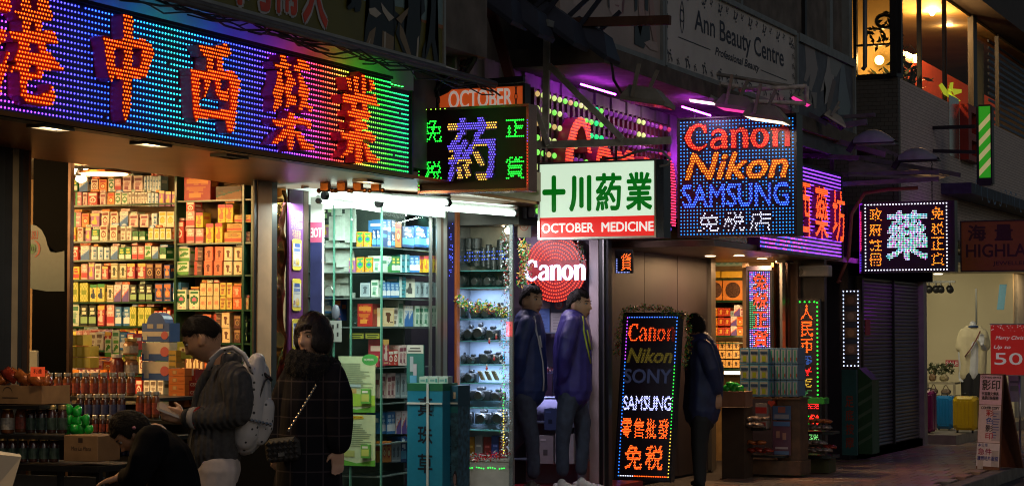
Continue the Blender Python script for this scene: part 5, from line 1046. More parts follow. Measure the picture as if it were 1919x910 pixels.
# ---------------- brown wall
XBW = -7.1; ya, yb = yx(1140, XBW), yx(1326, XBW)
t = thing('clad_wall', (XBW, (ya+yb)/2, 0), 'plain brown clad wall panels behind the standing LED board', 'wall'); k = (yb-ya)/3
for i in range(3): q = mb(BROWNW); q.box(W, XBW-.1, XBW, ya+k*i+.006, ya+k*(i+1)-.006, 0, 2.35); q.obj('wall_panel', t)
q = mb(STEEL); q.box(W, XBW-.1, XBW+.04, yb, yb+.16, 0, 2.4); q.obj('corner_post', t)
block('low_soffit', -7.4, -5.98, 18.6, 24.3, 2.30, 2.36, mat('soffit_brown', (.2,.11,.07), .35, .5, var=.3), 'brown soffit with round lamps under the purple sign')
q = mb(mat('fascia_shine', (.4,.26,.18), .25, .8, var=.5)); q.box(W, -6.02, -5.98, 18.45, 19.65, 2.365, 2.50); q.obj('fascia', kind='structure', label='shiny brown fascia beside the purple sign')
block('upper_fascia', -7.3, -6.55, 15.3, 18.6, 2.36, 2.60, CONC, 'concrete beam above the brown wall')
for i, (x, y) in enumerate(((1331,479),(1385,478),(1428,484),(1462,489),(1492,494))):
    p = aZ(x, y, 2.297); o = thing('round_downlight', p, 'lit round downlight in the brown soffit, %s' % ('first by the corner post','second from the corner post','pinkish, below the purple sign edge','fourth along the soffit','last along the soffit')[i], 'downlight'); q = mb(WARM); q.lathe(p-Vector((0,0,.006)), [(.055,0),(.055,.005)], 14); q.obj('diffuser', o); q = mb(BRONZE); q.lathe(p-Vector((0,0,.004)), [(.07,0),(.07,.003)], 14); q.obj('trim', o)
    area('lamp', p-Vector((0,0,.03)), .1, 6 if i == 0 else 20, (1,.58,.28), p-Vector((0,0,1)))
# ================================================================ packaging
def art(w, h, base, des, c1, c2):
    g = [[base]*w for _ in range(h)]
    def rc(x0, x1, y0, y1, c):
        for y in range(max(0,int(y0*h)), min(h,int(math.ceil(y1*h)))):
            for x in range(max(0,int(x0*w)), min(w,int(math.ceil(x1*w)))): g[y][x] = c
    def el(cx, cy, rx, ry, c):
        for y in range(h):
            for x in range(w):
                if (((x+.5)/w-cx)/rx)**2+(((y+.5)/h-cy)/ry)**2 <= 1: g[y][x] = c
    if des == 'band': rc(0,1,.15,.42,c1); rc(.2,.8,.6,.68,c2); rc(.2,.7,.76,.82,c2)
    elif des == 'oval': el(.5,.5,.42,.24,c1); el(.5,.52,.22,.1,c2); rc(.15,.85,.84,.9,c1)
    elif des == 'side': rc(0,.3,0,1,c1); rc(.42,.9,.66,.74,c2); rc(.42,.8,.3,.36,c2)
    elif des == 'diag':
        for y in range(h):
            for x in range(w):
                if y/h < .25+.45*x/w: g[y][x] = c1
                elif y/h < .33+.45*x/w: g[y][x] = c2
    elif des == 'text': rc(.15,.85,.72,.82,c1); rc(.2,.8,.5,.56,c2); rc(.2,.7,.38,.44,c2); rc(.25,.6,.18,.26,c1)
    elif des == 'fig': rc(0,1,.84,1,c2); el(.5,.62,.18,.12,c1); rc(.3,.72,.2,.5,c1); rc(.15,.4,.3,.38,c1)
    elif des == 'check':
        for y in range(h):
            for x in range(w):
                if (x//2+y//2) % 2: g[y][x] = c1
        rc(.2,.8,.4,.62,c2)
    elif des == 'round': el(.5,.45,.34,.22,c1); el(.5,.45,.2,.13,c2); el(.5,.45,.08,.06,c1); rc(.1,.9,.78,.9,c1)
    elif des == 'leaf': rc(0,1,0,.2,c1); el(.6,.55,.3,.12,c2); el(.35,.45,.2,.1,c2); rc(.1,.9,.8,.88,c1)
    elif des == 'seal': rc(.08,.92,.08,.92,c1); rc(.16,.84,.14,.86,base); rc(.4,.6,.25,.75,c2); el(.5,.6,.25,.09,c2)
    mixc = tuple((c1[i]*.5+base[i]*.5) for i in range(3)); r_ = random.Random(int(sum(base)*997)+len(des))
    for y in range(1, h-1):
        if r_.random() < .45:
            x0 = r_.randrange(1, w//2); 
            for x in range(x0, min(w-1, x0+r_.randrange(2, w-2))):
                if g[y][x] == base and r_.random() < .8: g[y][x] = mixc if r_.random() < .7 else c2
    return g
STY = {}
def sty(k, desc, base, des, c1, c2): STY[k] = (desc, hx(base), des, hx(c1), hx(c2))
for a in (('a','green and white carton','2e8b4a','band','e8f0e0','f0e060'),('b','white carton with blue wave','e4e2da','diag','3a72b8','88b0d8'),('c','orange carton with red print','e8943c','round','d03820','f8e8a0'),
 ('d','white carton with green oval','e9e6d8','oval','3c8a50','f0f0e0'),('e','pale pink carton with wine print','e6cfc6','text','8c4050','c08888'),('f','light blue carton with white stripe','a8c8dc','side','e8f0f4','3468a0'),
 ('g','purple and yellow carton','b074a8','fig','f0d050','e8d890'),('h','pink and green striped carton','dc8ea0','side','50a060','f0e0d8'),('i','red carton with white roundel','c03428','round','f0e8d8','c03428'),
 ('j','yellow carton with red print','f0cc3c','band','d84030','c03020'),('k','cream carton with brown ring','ece0c8','round','8a3828','e8dcc0'),('l','white carton with dark dotted band','eae6da','text','7a6a60','b0a498'),
 ('m','green carton with white band','287a44','band','d8e8d0','1c5c34'),('n','pink carton with red band','ecb0a8','band','c83c48','f8e0d8'),('o','white and yellow carton with orange disc','ece6cc','round','e8b83c','f0d060'),
 ('p','white carton with green leaf','dfe6d0','leaf','58a048','3c8838'),('q','navy carton with orange sun','26407c','round','d87840','f0b060'),('r','dark brown carton with gold seals','5a2c28','round','b08c58','402020'),
 ('s','yellow green patterned carton','b8c048','check','d8d870','88a030'),('t','pale yellow carton with dark head print','ecdc70','fig','28405c','40a050'),('u','white carton with violet panel','e6e0e4','diag','6850a0','e07858'),
 ('v','black and green carton','1c2c24','band','98c088','e8e8d0'),('w','crimson carton with white print','b03848','fig','f0d8c8','f0c060'),('x','pale carton with small window print','dcd8bc','seal','98905c','3c4c38'),
 ('y','large red gift box','a82018','text','d88830','c06020'),('z','dark gift box with gold stripe','3c2a20','diag','8a5a28','285a48'),('A','yellow carton with dancing figure','f4cc28','fig','e07838','d04858'),
 ('B','gold flat carton with red seal','d8a848','band','c84828','a87828'),('C','salmon carton with dark print','e88058','seal','d86840','783020'),('D','cream carton with brown calligraphy','f2dcae','seal','e8c890','6c3c20'),
 ('E','glossy dark carton with red strip','4c3028','side','b84030','907060'),('F','white carton with green and pink arcs','eef0d0','oval','287848','e06890'),('G','cream carton with pink flowers','efd8a4','check','e8c888','d89068'),
 ('H','yellow carton with fine red script','ecd060','text','b87840','a06030'),('I','orange carton with pale label','e8642c','seal','f08848','f8c8a0'),('J','yellow pack with pale window','f0dc58','seal','f4e890','e8d040'),
 ('K','blue and white carton','3c80c0','band','f0f4f8','b8d8f0'),('L','pale green pharmacy carton','cce0d0','text','488868','88b0a0'),('M','teal carton','3c9aa8','side','d0e8e8','185868'),
 ('N','white carton with black sketch','dcdccc','fig','50504c','a0a090'),('O','yellow carton with green frog','e8a028','oval','48a848','3068b0'),('P','navy and cyan carton','1c4880','band','58b0d8','e0f0f8'),
 ('Q','sky blue formula carton with green shield','78aed4','oval','e8ecec','a8c838'),('R','white and green toothpaste carton','d8e8d8','diag','389048','3868a0'),('S','grey blue carton','94a8b0','seal','b8c8cc','586870'),
 ('T','orange tea tin','d87828','round','e8b048','a03820'),('U','red tea tin with gold print','a83020','seal','c85030','e0a848'),('V','tan tea box with dark emblem','d8a860','seal','e0b878','3c2818')): sty(*a)
BXM = {}
def boxmesh(k, w=11, h=16):
    if k in BXM: return BXM[k]
    d, base, des, c1, c2 = STY[k]; q = MB(); q.use(PRT); g = art(w, h, base, des, c1, c2)
    q.add([(-.5,0,0),(.5,0,0),(.5,1,0),(-.5,1,0),(-.5,0,1),(.5,0,1),(.5,1,1),(-.5,1,1)], [(0,3,2,1),(4,5,6,7),(1,2,6,5),(2,3,7,6),(3,0,4,7)], tuple(x*.92 for x in base))
    for x, c, a, b in ((-.501, c1, .2, .8), (.501, c1, .2, .8)): 
        q.add([(x,.15,.55),(x,.85,.55),(x,.85,.75),(x,.15,.75)], [(3,2,1,0) if x < 0 else (0,1,2,3)], c)
    for y in range(h):
        x = 0
        while x < w:
            x2 = x
            while x2 < w and g[y][x2] == g[y][x]: x2 += 1
            q.add([(x/w-.5,0,y/h),(x2/w-.5,0,y/h),(x2/w-.5,0,(y+1)/h),(x/w-.5,0,(y+1)/h)], [(0,1,2,3)], g[y][x]); x = x2
    BXM[k] = q.mesh('printed_carton'); return BXM[k]
NB = [0]
PEND = []
def place_box(k, p, w, h, d, label, group, rot=0, cat='carton', name='carton'):
    boxmesh(k); s_ = scl(p); PEND.append((w*(.45 if rot else 1)*h*s_*s_, k, Vector(p), w, h*random.uniform(.95,1.02), d, label, group, rot+random.uniform(-.05,.05), random.uniform(-.012,.008)))
def flush_boxes(limit):
    PEND.sort(key=lambda r: -r[0]); rest = MB(); rest.use(PRT)
    for n, (ar, k, p, w, h, d, label, group, rot, dj) in enumerate(PEND):
        if n < limit:
            o = bpy.data.objects.new('carton', BXM[k]); SC.collection.objects.link(o); o.location = p+Vector((0,dj,0) if rot < .8 else (dj,0,0)); o.scale = (w, d, h); o.rotation_euler = (0,0,rot); tag(o, label, 'carton', group)
        else:
            M_ = Matrix.Translation(p) @ Matrix.Rotation(rot, 4, 'Z') @ Matrix.Diagonal((w, d, h, 1)); me = BXM[k]; ca = me.color_attributes['col'].data; V = [M_ @ v.co for v in me.vertices]; b0 = len(rest.v); rest.v += [tuple(v) for v in V]; rest.usec = True
            for pl in me.polygons: rest.f.append(tuple(b0+x for x in pl.vertices)); rest.fm.append(0); rest.c.append(tuple(ca[pl.loop_start].color[:3]))
    rest.obj('small_cartons', kind='stuff', label='smallest and half hidden cartons filling the lower shelves')
ORD = ('top','second','third','fourth','fifth','sixth','seventh','eighth')
NTH = ('first','second','third','fourth','fifth','sixth','seventh','eighth','ninth','tenth','eleventh','twelfth','thirteenth','fourteenth'); NUM = ('','one','two','three','four','five','six','seven','eight','nine','ten','eleven','twelve','thirteen','fourteen')
def of_n(i, n): return ', %s of %s' % (NTH[i], NUM[n]) if n > 1 else ''
def shelf_boxes(Y, rows, place, depth=.10, facing=0, X=None):
    # rows: (pixel height of shelf, start px, [(style, count, px width, px height, tiers)])
    for si, (py, px, runs) in enumerate(rows):
        tot = {}; cnt = {}
        for r in runs: tot[r[0]] = tot.get(r[0], 0)+r[1]*r[4]
        for (k, n, wp, hp, tiers) in runs:
            if k == '_': px += wp*n; continue
            for i in range(n):
                p = aX(px+wp/2, py, X) if facing else aY(px+wp/2, py, Y); s = scl(p)
                if facing: pa = aX(px, py, X); pb = aX(px+wp, py, X); w = abs(pb.y-pa.y)
                else: w = wp/s
                h = hp/s
                for t_ in range(tiers):
                    c = cnt[k] = cnt.get(k, -1)+1; g = '%s, %s' % (STY[k][0], place % ORD[si])
                    place_box(k, p+Vector((0,0,t_*h)), w*.95, h*.97, depth, '%s%s, %s' % (STY[k][0], of_n(c, tot[k]), place % ORD[si]), g if tot[k] > 1 else None, math.pi/2 if facing else 0)
                if not facing and hp > 15 and Y < 13 and random.random() < .4: place_box(random.choice('jcKBIneLd'), p+Vector((random.uniform(-.01,.01),.01,tiers*h)), w*random.uniform(.7,1.2), 4.5/s, depth, '', None); PEND[-1] = (0.0,)+PEND[-1][1:]
                px += wp
SHG = mat('shelf_green_glass', (.02,.07,.035), .2, var=.2); SHD = mat('shelf_dark', (.03,.035,.03), .4)
# ---------------- pharmacy interior
YS = 12.45
t = thing('medicine_shelving', (-8.1, YS+.1, .8), 'tall green edged shelving full of cartons in the lit pharmacy', 'shelving')
def hshelf(x0, x1, y, Y, dpt=.22, mm=None, th=.012, par=None): a = aY(x0, y, Y); b = aY(x1, y, Y); q = mb(mm or SHG); q.box(W, a.x, b.x, Y-.02, Y+dpt, a.z-th, a.z); q.obj('shelf', par or t)
for y in (386.5, 453, 488, 524, 566, 611): hshelf(96, 331, y, YS)
for y in (376.5, 456, 516, 580, 642): hshelf(333, 476, y, YS)
for px in (331, 458, 475): q = mb(SHG); a = aY(px, 700, YS); q.box(W, a.x-.008, a.x+.008, YS-.03, YS+.22, .9, 2.66); q.obj('upright', t)
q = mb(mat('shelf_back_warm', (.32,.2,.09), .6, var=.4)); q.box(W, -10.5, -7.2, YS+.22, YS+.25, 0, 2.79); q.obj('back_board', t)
shelf_boxes(YS, [
 (386,112,[('h',3,14,27,1),('e',1,10,26,1),('i',1,22,27,1),('e',1,13,26,1),('c',1,15,27,1),('d',2,13,26,1),('l',6,6,27,1),('f',3,7,26,1),('g',3,12,29,1)]),
 (452,112,[('j',2,16,27,1),('k',1,12,27,1),('_',1,3,0,0),('g',1,12,27,1),('a',1,16,23,1),('k',2,17,30,1),('_',1,4,0,0),('l',2,11,30,1),('m',2,13,20,1),('_',1,4,0,0),('o',4,11,26,1)]),
 (487.5,133,[('i',1,15,27,1),('_',1,2,0,0),('b',1,20,29,1),('f',3,12,26,1),('b',1,16,27,1),('a',2,12,25,1),('n',2,12,28,1),('p',1,14,28,1),('b',1,14,27,1),('m',1,14,25,1)]),
 (523.5,137,[('j',1,14,26,1),('n',1,14,31,1),('g',1,12,30,1),('l',1,14,30,1),('w',1,14,26,1),('x',2,16,31,1),('w',2,18,32,1),('r',2,16,31,1),('q',1,14,30,1)]),
 (565,130,[('s',2,18,38,1),('t',2,16,34,1),('x',1,16,33,1),('u',2,15,33,1),('v',3,14,34,1),('_',1,2,0,0),('q',2,17,37,1),('K',1,18,39,1)]),
 (610,130,[('L',1,20,42,1),('v',2,16,40,1),('w',1,16,38,1),('n',1,17,40,1),('K',2,14,36,1),('s',3,14,36,1),('_',1,3,0,0),('i',4,8,30,1)])], '%s pharmacy shelf')
shelf_boxes(YS+.02, [
 (359,116,[('a',2,16,25,1),('b',1,20,27,1),('k',1,16,24,1),('c',1,18,24,1),('d',1,13,26,1),('n',1,14,26,1),('e',2,20,30,1),('f',6,5.4,30,1)]),
 (425,122,[('j',1,13,26,1),('h',1,18,28,1),('c',1,16,26,1),('g',1,20,26,1),('k',2,17,29,1),('b',1,18,30,1),('e',2,19,24,1),('_',1,4,0,0),('f',1,12,26,1),('o',2,17,30,1)])], 'upper tier, %s stacked pharmacy row')
shelf_boxes(YS, [
 (376,338,[('y',1,62,50,1),('z',1,58,28,1)]),
 (455,323,[('i',1,23,42,1),('_',1,3,0,0),('n',2,17,29,1),('_',1,3,0,0),('A',2,16,38,1),('B',1,38,22,1),('E',1,14,22,1)]),
 (515,330,[('p',1,27,26,2),('_',1,6,0,0),('E',1,18,27,2),('C',2,19,27,2),('D',2,18,27,2)]),
 (579,330,[('F',2,22,38,1),('G',3,12.5,25,2),('H',2,12,25,2),('I',1,19,22,2),('G',1,12,22,1)]),
 (641,380,[('C',1,18,27,2),('E',1,17,27,2),('D',1,18,28,2),('_',1,4,0,0),('r',1,15,26,2),('v',1,12,26,2)])], '%s shelf beside cream post')
shelf_boxes(YS, [(417,406,[('A',2,16,37,1),('B',1,36,15,1),('B',1,2,1,1)]), (426,348,[('n',1,19,31,1),('A',1,16,30,1)]), (398,348,[('i',1,19,20,1)]), (433,421,[('B',1,38,15,1)]), (357,356,[])], 'stacked %s layer by cream post')
for y in (655, 700, 746): hshelf(96, 331, y, YS)
for y in (700, 746): hshelf(333, 476, y, YS)
shelf_boxes(YS, [(654,118,[('J',3,13,34,1),('n',2,14,36,1),('K',2,15,36,1),('p',2,14,34,1),('w',2,15,36,1),('L',2,14,38,1)]), (699,118,[('c',2,15,36,1),('e',3,13,34,1),('T',2,15,32,1),('s',3,14,36,1),('k',2,15,35,1),('a',2,13,34,1)]), (745,118,[('u',3,14,36,1),('D',3,14,34,1),('f',4,9,36,1),('i',2,15,36,1),('l',3,13,36,1)])], '%s low shelf, mirror end')
shelf_boxes(YS, [(699,340,[('D',3,14,38,1),('I',2,15,20,2),('F',2,18,40,1)]), (745,340,[('H',3,13,34,1),('E',2,15,34,1),('C',3,14,34,1)])], '%s low shelf, cream post end')
# ceiling of the pharmacy with round lamp and spots
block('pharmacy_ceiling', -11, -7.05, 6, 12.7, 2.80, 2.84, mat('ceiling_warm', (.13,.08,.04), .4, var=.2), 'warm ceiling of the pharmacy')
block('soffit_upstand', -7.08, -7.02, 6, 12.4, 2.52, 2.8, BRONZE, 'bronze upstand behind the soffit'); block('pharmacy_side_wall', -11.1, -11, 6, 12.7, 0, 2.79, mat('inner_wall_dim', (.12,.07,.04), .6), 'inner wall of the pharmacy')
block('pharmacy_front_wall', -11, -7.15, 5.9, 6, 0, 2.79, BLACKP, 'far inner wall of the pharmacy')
q = mb(mat('ceiling_box', (.42,.38,.33), .5)); a = aY(186, 300, 11.2); q.cbox(Fr((a.x-.22,11.2,2.57),(1,0,0),(0,0,1)), 0, .38, 0, .10, -.3, 0, .02); q.obj('cassette_unit', label='pale box unit hanging under the pharmacy ceiling', cat='ceiling unit')
q = mb(mat('ceiling_box_red', (.16,.02,.02), .4)); a = aY(236, 300, 11.1); q.cbox(Fr((a.x-.08,11.0,2.56),(1,0,0),(0,0,1)), 0, .17, 0, .09, -.2, 0, .02); q.obj('exit_box', label='dark red box beside the pale ceiling unit', cat='sign box')
for i, (x, y, r) in enumerate(((143,318,.07),(152,335,.06),(137,306,.05),(160,312,.05))):
    p = aY(x, y, 12.0); o = thing('shop_spot', p, 'glaring warm spot lamp over the upper cartons, %s' % ('the widest of four','lowest of four','nearest the mirror glass','nearest the cassette unit')[i], 'lamp'); q = mb(WARM); q.smooth = True; q.ell(p, r*.7, r*.5, r*.45); q.obj('bulb', o); q = mb(STEEL); q.lathe(p+Vector((0,0,r*.3)), [(r*.8,0),(r*.5,.05)], 12); q.obj('socket', o)
p = aY(196, 322, 12.0); o = thing('ceiling_lamp', p, 'round flat ceiling lamp of the pharmacy', 'lamp'); q = mb(mat('lamp_disc', (1,.9,.6), .4, emit=(1,.7,.35), es=3)); q.lathe(p-Vector((0,0,.02)), [(.16,0),(.16,.02)], 20); q.obj('diffuser', o); q = mb(BRONZE); q.lathe(p-Vector((0,0,.012)), [(.18,0),(.18,.014)], 20); q.obj('rim', o)
WL = (1,.56,.20)
area('shop_light', (-8.2, 11.2, 2.74), 1.3, 250, WL, (-8.1, 12.4, 1.5), sy=.4); area('shop_light', (-7.5, 11.4, 2.7),   .5, 110, WL, (-7.5, 12.4, 1.2)); area('shop_light', (-8.6, 9.6, 2.74), 1.6, 150, WL, (-7.2, 10.4, .9))
area('shop_light', (-9.8, 11, 2.3), .8, 25, WL, (-9, 12.4, 1.2))
# ---------------- goods piled on the pharmacy stall
def jar(name, r, h, body, lid, lab, label, group, lidh=.02, shoulder=.8, labc=None):
    # prototype at origin: body, lid, label band
    o = thing(name, (0,0,0), label, 'jar', group); q = mb(body); q.smooth = True; q.lathe((0,0,0), [(r*.94,0),(r,.008),(r,h*shoulder),(r*.8,h*.93),(r*.72,h)], 14); q.obj('glass_body', o)
    q = mb(lid); q.lathe((0,0,h), [(r*.8,0),(r*.84,.003),(r*.84,lidh),(r*.78,lidh+.002)], 14); q.obj('lid', o)
    if lab: q = mb(lab); q.lathe((0,0,0), [(r*1.012,h*.16),(r*1.012,h*.66)], 14, cap=False); q.obj('paper_label', o)
    return o
JB = mat('jar_amber', (.16,.05,.015), .12, spec=.8, var=.4, scale=40); JD = mat('jar_dark_goods', (.06,.02,.015), .15, spec=.8, var=.5, scale=60); LIDG = mat('lid_gold', (.7,.5,.22), .3, .8); LIDS = mat('lid_silver', (.6,.58,.55), .3, .8)
LG = mat('label_green', (.06,.11,.08), .5, var=.8, scale=40); LR = mat('label_red', (.3,.05,.03), .5, var=.7, scale=50); LW = mat('label_white', (.42,.38,.33), .5, var=.5, scale=70); LN = mat('label_navy', (.05,.06,.16), .5, var=.6, scale=50)
CTR = thing('goods_stall', (-7.0, 9.75, 0), 'black framed stall with white panels carrying jars and cartons', 'stall')
YC = 9.72; BLKF = mat('stall_black', (.012,.012,.012), .4)
def ztop(px, py, Y): return aY(px, py, Y)
def board(x0, x1, y, Y0, Y1, th=.03, mm=BLKF, nm='shelf_board'): a = aY(x0, y, Y0); b = aY(x1, y, Y0); q = mb(mm); q.box(W, a.x, b.x, Y0-.02, Y1, a.z-th, a.z); q.obj(nm, CTR)
board(-60, 186, 866, 9.0, 9.4); board(-60, 128, 812, 9.05, 9.4, .02); board(128, 330, 812, 9.85, 10.2, .02); board(186, 345, 853, 9.9, 10.3, .03); board(60, 345, 782, 10.1, 10.5, .02); board(-60, 78, 757, 9.05, 9.4, .02); board(80, 300, 742, 10.25, 10.9, .02); board(-60, 470, 752, 10.8, 11.3, .03)
for px, Y in ((-60,9.0),(110,9.0),(183,9.0),(195,9.9),(330,9.95)): a = aY(px, 866, Y); q = mb(BLKF); q.box(W, a.x-.01, a.x+.012, Y, Y+.03, 0, a.z-.03); q.obj('leg', CTR)
a = aY(-60,880,9.3); b = aY(183,880,9.3); q = mb(mat('stall_panel_white', (.28,.28,.3), .5)); q.box(W, a.x, b.x, 9.35, 9.37, 0, a.z-.02); q.obj('white_panel', CTR)
a = aY(186,880,10.3); b = aY(470,880,10.3); q = mb(BLKF); q.box(W, a.x, b.x, 10.6, 10.62, 0, 1.0); q.box(W, -9, aY(475,700,11.3).x, 11.32, 11.36, 0, 1.05); q.obj('back_panel', CTR)
def jar_row(name, x0, dx, n, y, Y, r_px, h_px, body, lid, lab, desc, where, skip=()):
    s = scl(aY(x0, y, Y)); gp = '%s %s' % (desc, where); pr = None; nn = n-len(skip); ii = -1
    for i in range(n):
        if i in skip: continue
        p = aY(x0+dx*i, y, Y); ii += 1; lb = '%s%s, %s' % (desc, of_n(ii, nn), where)
        if pr is None: pr = jar(name, r_px/s, h_px/s, body, lid, lab, lb, gp if nn > 1 else None); pr.location = p; pr['_o'] = tuple(p)
        else: copy_thing(pr, p, lb, rotz=random.uniform(0,6))
jar_row('large_jar', 14, 0, 1, 811, 9.1, 12, 44, JB, LIDG, LW, 'large amber jar with white label and gold lid', 'front row')
jar_row('large_jar', -12, 26, 3, 809, 9.15, 12, 44, JB, LIDG, LR, 'large jar with red fruit label and gold lid', 'upper front row', (1,))
jar_row('large_jar', 58, 19.5, 4, 811, 9.15, 9.5, 44, JD, LIDG, LG, 'dark jar with green label and gold lid', 'upper row beside green bags')
jar_row('large_jar', 4, 19.5, 6, 865, 9.08, 9.5, 40, JD, LIDG, LG, 'dark jar with green label', 'lower front row')
jar_row('amber_jar', 92, 17, 10, 741, 10.35, 8, 36, JB, LIDS, LR, 'amber ginseng jar with silver lid', 'long top row')
jar_row('amber_jar', 150, 15.5, 6, 781, 10.2, 7.5, 36, JD, LIDS, LN, 'dark jar with silver lid and navy label', 'row behind green bags')
jar_row('amber_jar', 262, 15, 3, 782, 10.2, 7.5, 42, JB, LIDS, LR, 'tall amber jar with silver lid', 'beside orange cartons')
jar_row('small_jar', 178, 13.5, 4, 812, 10.0, 6, 28, JD, LIDS, LR, 'small dark jar with red label', 'row above the bottles')
jar_row('small_bottle', 184, 9.5, 8, 852, 10.0, 4.4, 28, mat('bottle_violet', (.07,.06,.16), .15, spec=.8), LIDS, LN, 'slim violet bottle', 'lowest stall shelf')
jar_row('supplement_tub', 219, 0, 1, 708, 10.9, 12.5, 38, mat('tub_dark_red', (.16,.015,.012), .3), mat('lid_white', (.6,.58,.52), .4), LR, 'dark red tub with big white lid', 'beside the tall brown jars')
jar_row('candy_jar', 245, 0, 1, 665, 10.95, 14, 26, mat('jar_brown_sweets', (.30,.14,.06), .2, var=.6, scale=30), LIDG, LW, 'wide brown jar with ridged gold lid', 'on top of another brown jar')
jar_row('candy_jar', 245, 0, 1, 703, 10.95, 14, 30, _M['jar_brown_sweets'], LIDG, LW, 'wide brown jar with white label', 'beside the blue and white display cartons')
# display cartons
def pbox(x0, y0, x1, y1, Y, d, cb, label, parts=(), name='carton', cat='carton', yaw=0, group=None):
    f = frY(x0, y0, x1, y1, Y, yaw); o = thing(name, f.p(f.w/2, 0, -d/2), label, cat, group); q = MB(); q.use(PRT); q.box(f, 0, f.w, 0, f.h, -d, 0, cb); q.obj('box', o)
    if parts:
        q = MB(); q.use(PRT)
        for j, (a, b, c, e, col) in enumerate(parts): q.quad(f, a*f.w, b*f.w, c*f.h, e*f.h, .001+.0006*j, col)
        q.obj('print', o)
    return f, o
for i, y in enumerate((641, 677)):
    f, o = pbox(266, y, 317, y+35, 11.0, .12, (.62,.56,.45), 'white display carton with blue base and red seal, %s of the stack' % ('middle','bottom')[i], ((0,1,0,.38,(.03,.10,.35)),(.07,.25,.1,.55,(.5,.5,.48)))); q = MB(); q.use(PRT); q.disc(f, f.w*.84, f.h*.5, f.h*.27, .004, 14, col=(.55,.12,.12)); q.obj('seal', o)
f, o = pbox(266, 605, 317, 640, 11.0, .12, (.04,.11,.38), 'blue display carton with small drawers and a domed top', ((0,1,.30,.55,(.55,.5,.42)),(0,1,0,.3,(.03,.09,.32)),(.2,.42,.72,.95,(.4,.38,.35)),(.55,.78,.72,.95,(.4,.38,.35)),(.05,.2,.1,.4,(.5,.5,.45)))); q = MB(); q.use(PRT); q.lathe(f.p(f.w/2, f.h, -.001), [(f.w*.33,-.1),(f.w*.33,0)], 16, (0,-1,0), (.04,.11,.38)); q.disc(f, f.w*.84, f.h*.35, f.h*.22, .004, 14, col=(.55,.12,.12)); q.obj('seal', o)
for i in range(5): pbox(316, 690+i*14.5, 346, 704+i*14.5, 10.7, .16, (.62,.17,.03), 'orange carton with pale stamp, %s of the orange stack' % ('top','second','third','fourth','bottom')[i], ((.25,.5,.25,.75,(.45,.25,.1)),(.3,.45,.3,.7,(.7,.4,.15)),(.62,.9,.3,.5,(.5,.12,.02))))
for i in range(3):
    f, o = pbox(346, 713+i*15, 373, 727+i*15, 10.75, .2, (.25,.02,.015), 'dark red carton with white letters, %s beside the man in the cardigan' % ('top','middle','bottom')[i])
    q = mb(mat('print_cream', (.6,.5,.4), .5)); put(q, f, 'CSS', f.w*.38, f.h*.3, f.w*.45, f.h*.42, .001, off=.04); q.obj('lettering', o, kind='stuff')
f, o = pbox(346, 692, 366, 712, 10.78, .1, (.3,.03,.02), 'small red carton with a price card on top', ((.25,.85,.45,1.1,(.55,.5,.42)),))
for i in range(3): pbox(316, 656+i*11, 330, 666.5+i*11, 10.9, .1, (.5,.32,.05), 'small amber carton, %s beside the blue display cartons' % ('top','middle','bottom')[i], ((.1,.9,.1,.3,(.1,.12,.05)),))
pbox(332, 640, 372, 672, 10.95, .2, (.36,.4,.06), 'olive yellow carton with a face print behind the cardigan man', ((.1,.4,.4,.7,(.7,.65,.3)),(.2,.3,.45,.6,(.2,.1,.05))), yaw=12)
for r_, (y, n) in enumerate(((627,4),(648,5),(669,5))):
    for i in range(n): pbox(104+i*13, y, 116+i*13, y+20, 11.1, .1, (.62,.5,.08), 'yellow pack with pale window%s, %s row behind the jars' % (of_n(i, n), ('upper','middle','lower')[r_]), ((.15,.85,.15,.85,(.7,.6,.15)),), group='yellow packs behind the jars, '+('upper','middle','lower')[r_]+' row')
shelf_boxes(11.3, [(655,140,[('n',2,13,38,1),('l',2,14,34,1),('w',1,14,36,1),('L',1,16,38,1),('K',1,14,34,1),('i',1,14,32,1)]), (668,196,[('p',2,14,34,1),('a',2,12,38,1)]), (692,118,[('e',2,14,34,1),('_',1,12,0,0),('n',2,17,18,1),('c',1,20,16,1)]), (712,140,[('K',2,12,14,1),('w',2,12,14,1),('i',1,16,16,1)])], '%s heap row behind stall jars')
CARD = mat('cardboard', (.36,.20,.09), .7, var=.3, scale=12)
f = frY(119, 815, 183, 864, 9.02); o = thing('cardboard_box', f.p(f.w/2,0,-.1), 'closed cardboard box with dark printed script on the stall', 'box'); q = mb(CARD); q.cbox(f, 0, f.w, 0, f.h, -.2, 0, .004); q.obj('box', o); q = mb(mat('cardboard_ink', (.06,.03,.02), .6)); put(q, f, 'Mas La Plana', f.w*.22, f.h*.42, f.w*.58, f.h*.16, .001, off=.01, shear=.2); put(q, f, '▥', f.w*.43, f.h*.74, f.w*.12, f.h*.2, .001) if 0 else q.quad(f, f.w*.43, f.w*.56, f.h*.72, f.h*.9, .001); q.obj('lettering', o, kind='stuff')
f = frY(-20, 722, 78, 756, 9.1); o = thing('open_carton', f.p(f.w/2,0,-.1), 'open cardboard carton full of orange snack bags', 'box'); q = mb(CARD); q.box(f, 0, f.w, 0, f.h, -.005, 0); q.box(f, f.w-.005, f.w, 0, f.h, -.25, -.0055); q.box(f, 0, .005, 0, f.h, -.25, -.0055); q.box(f, .0055, f.w-.0055, 0, .005, -.25, -.0055); q.obj('box', o); q = mb(mat('cardboard_ink', (.06,.03,.02), .6)); arc(q, f, f.w*.35, f.h*.6, .03, 0, 3.1, .006, .001); q.quad(f, f.w*.25, f.w*.55, f.h*.3, f.h*.36, .001); q.obj('print', o)
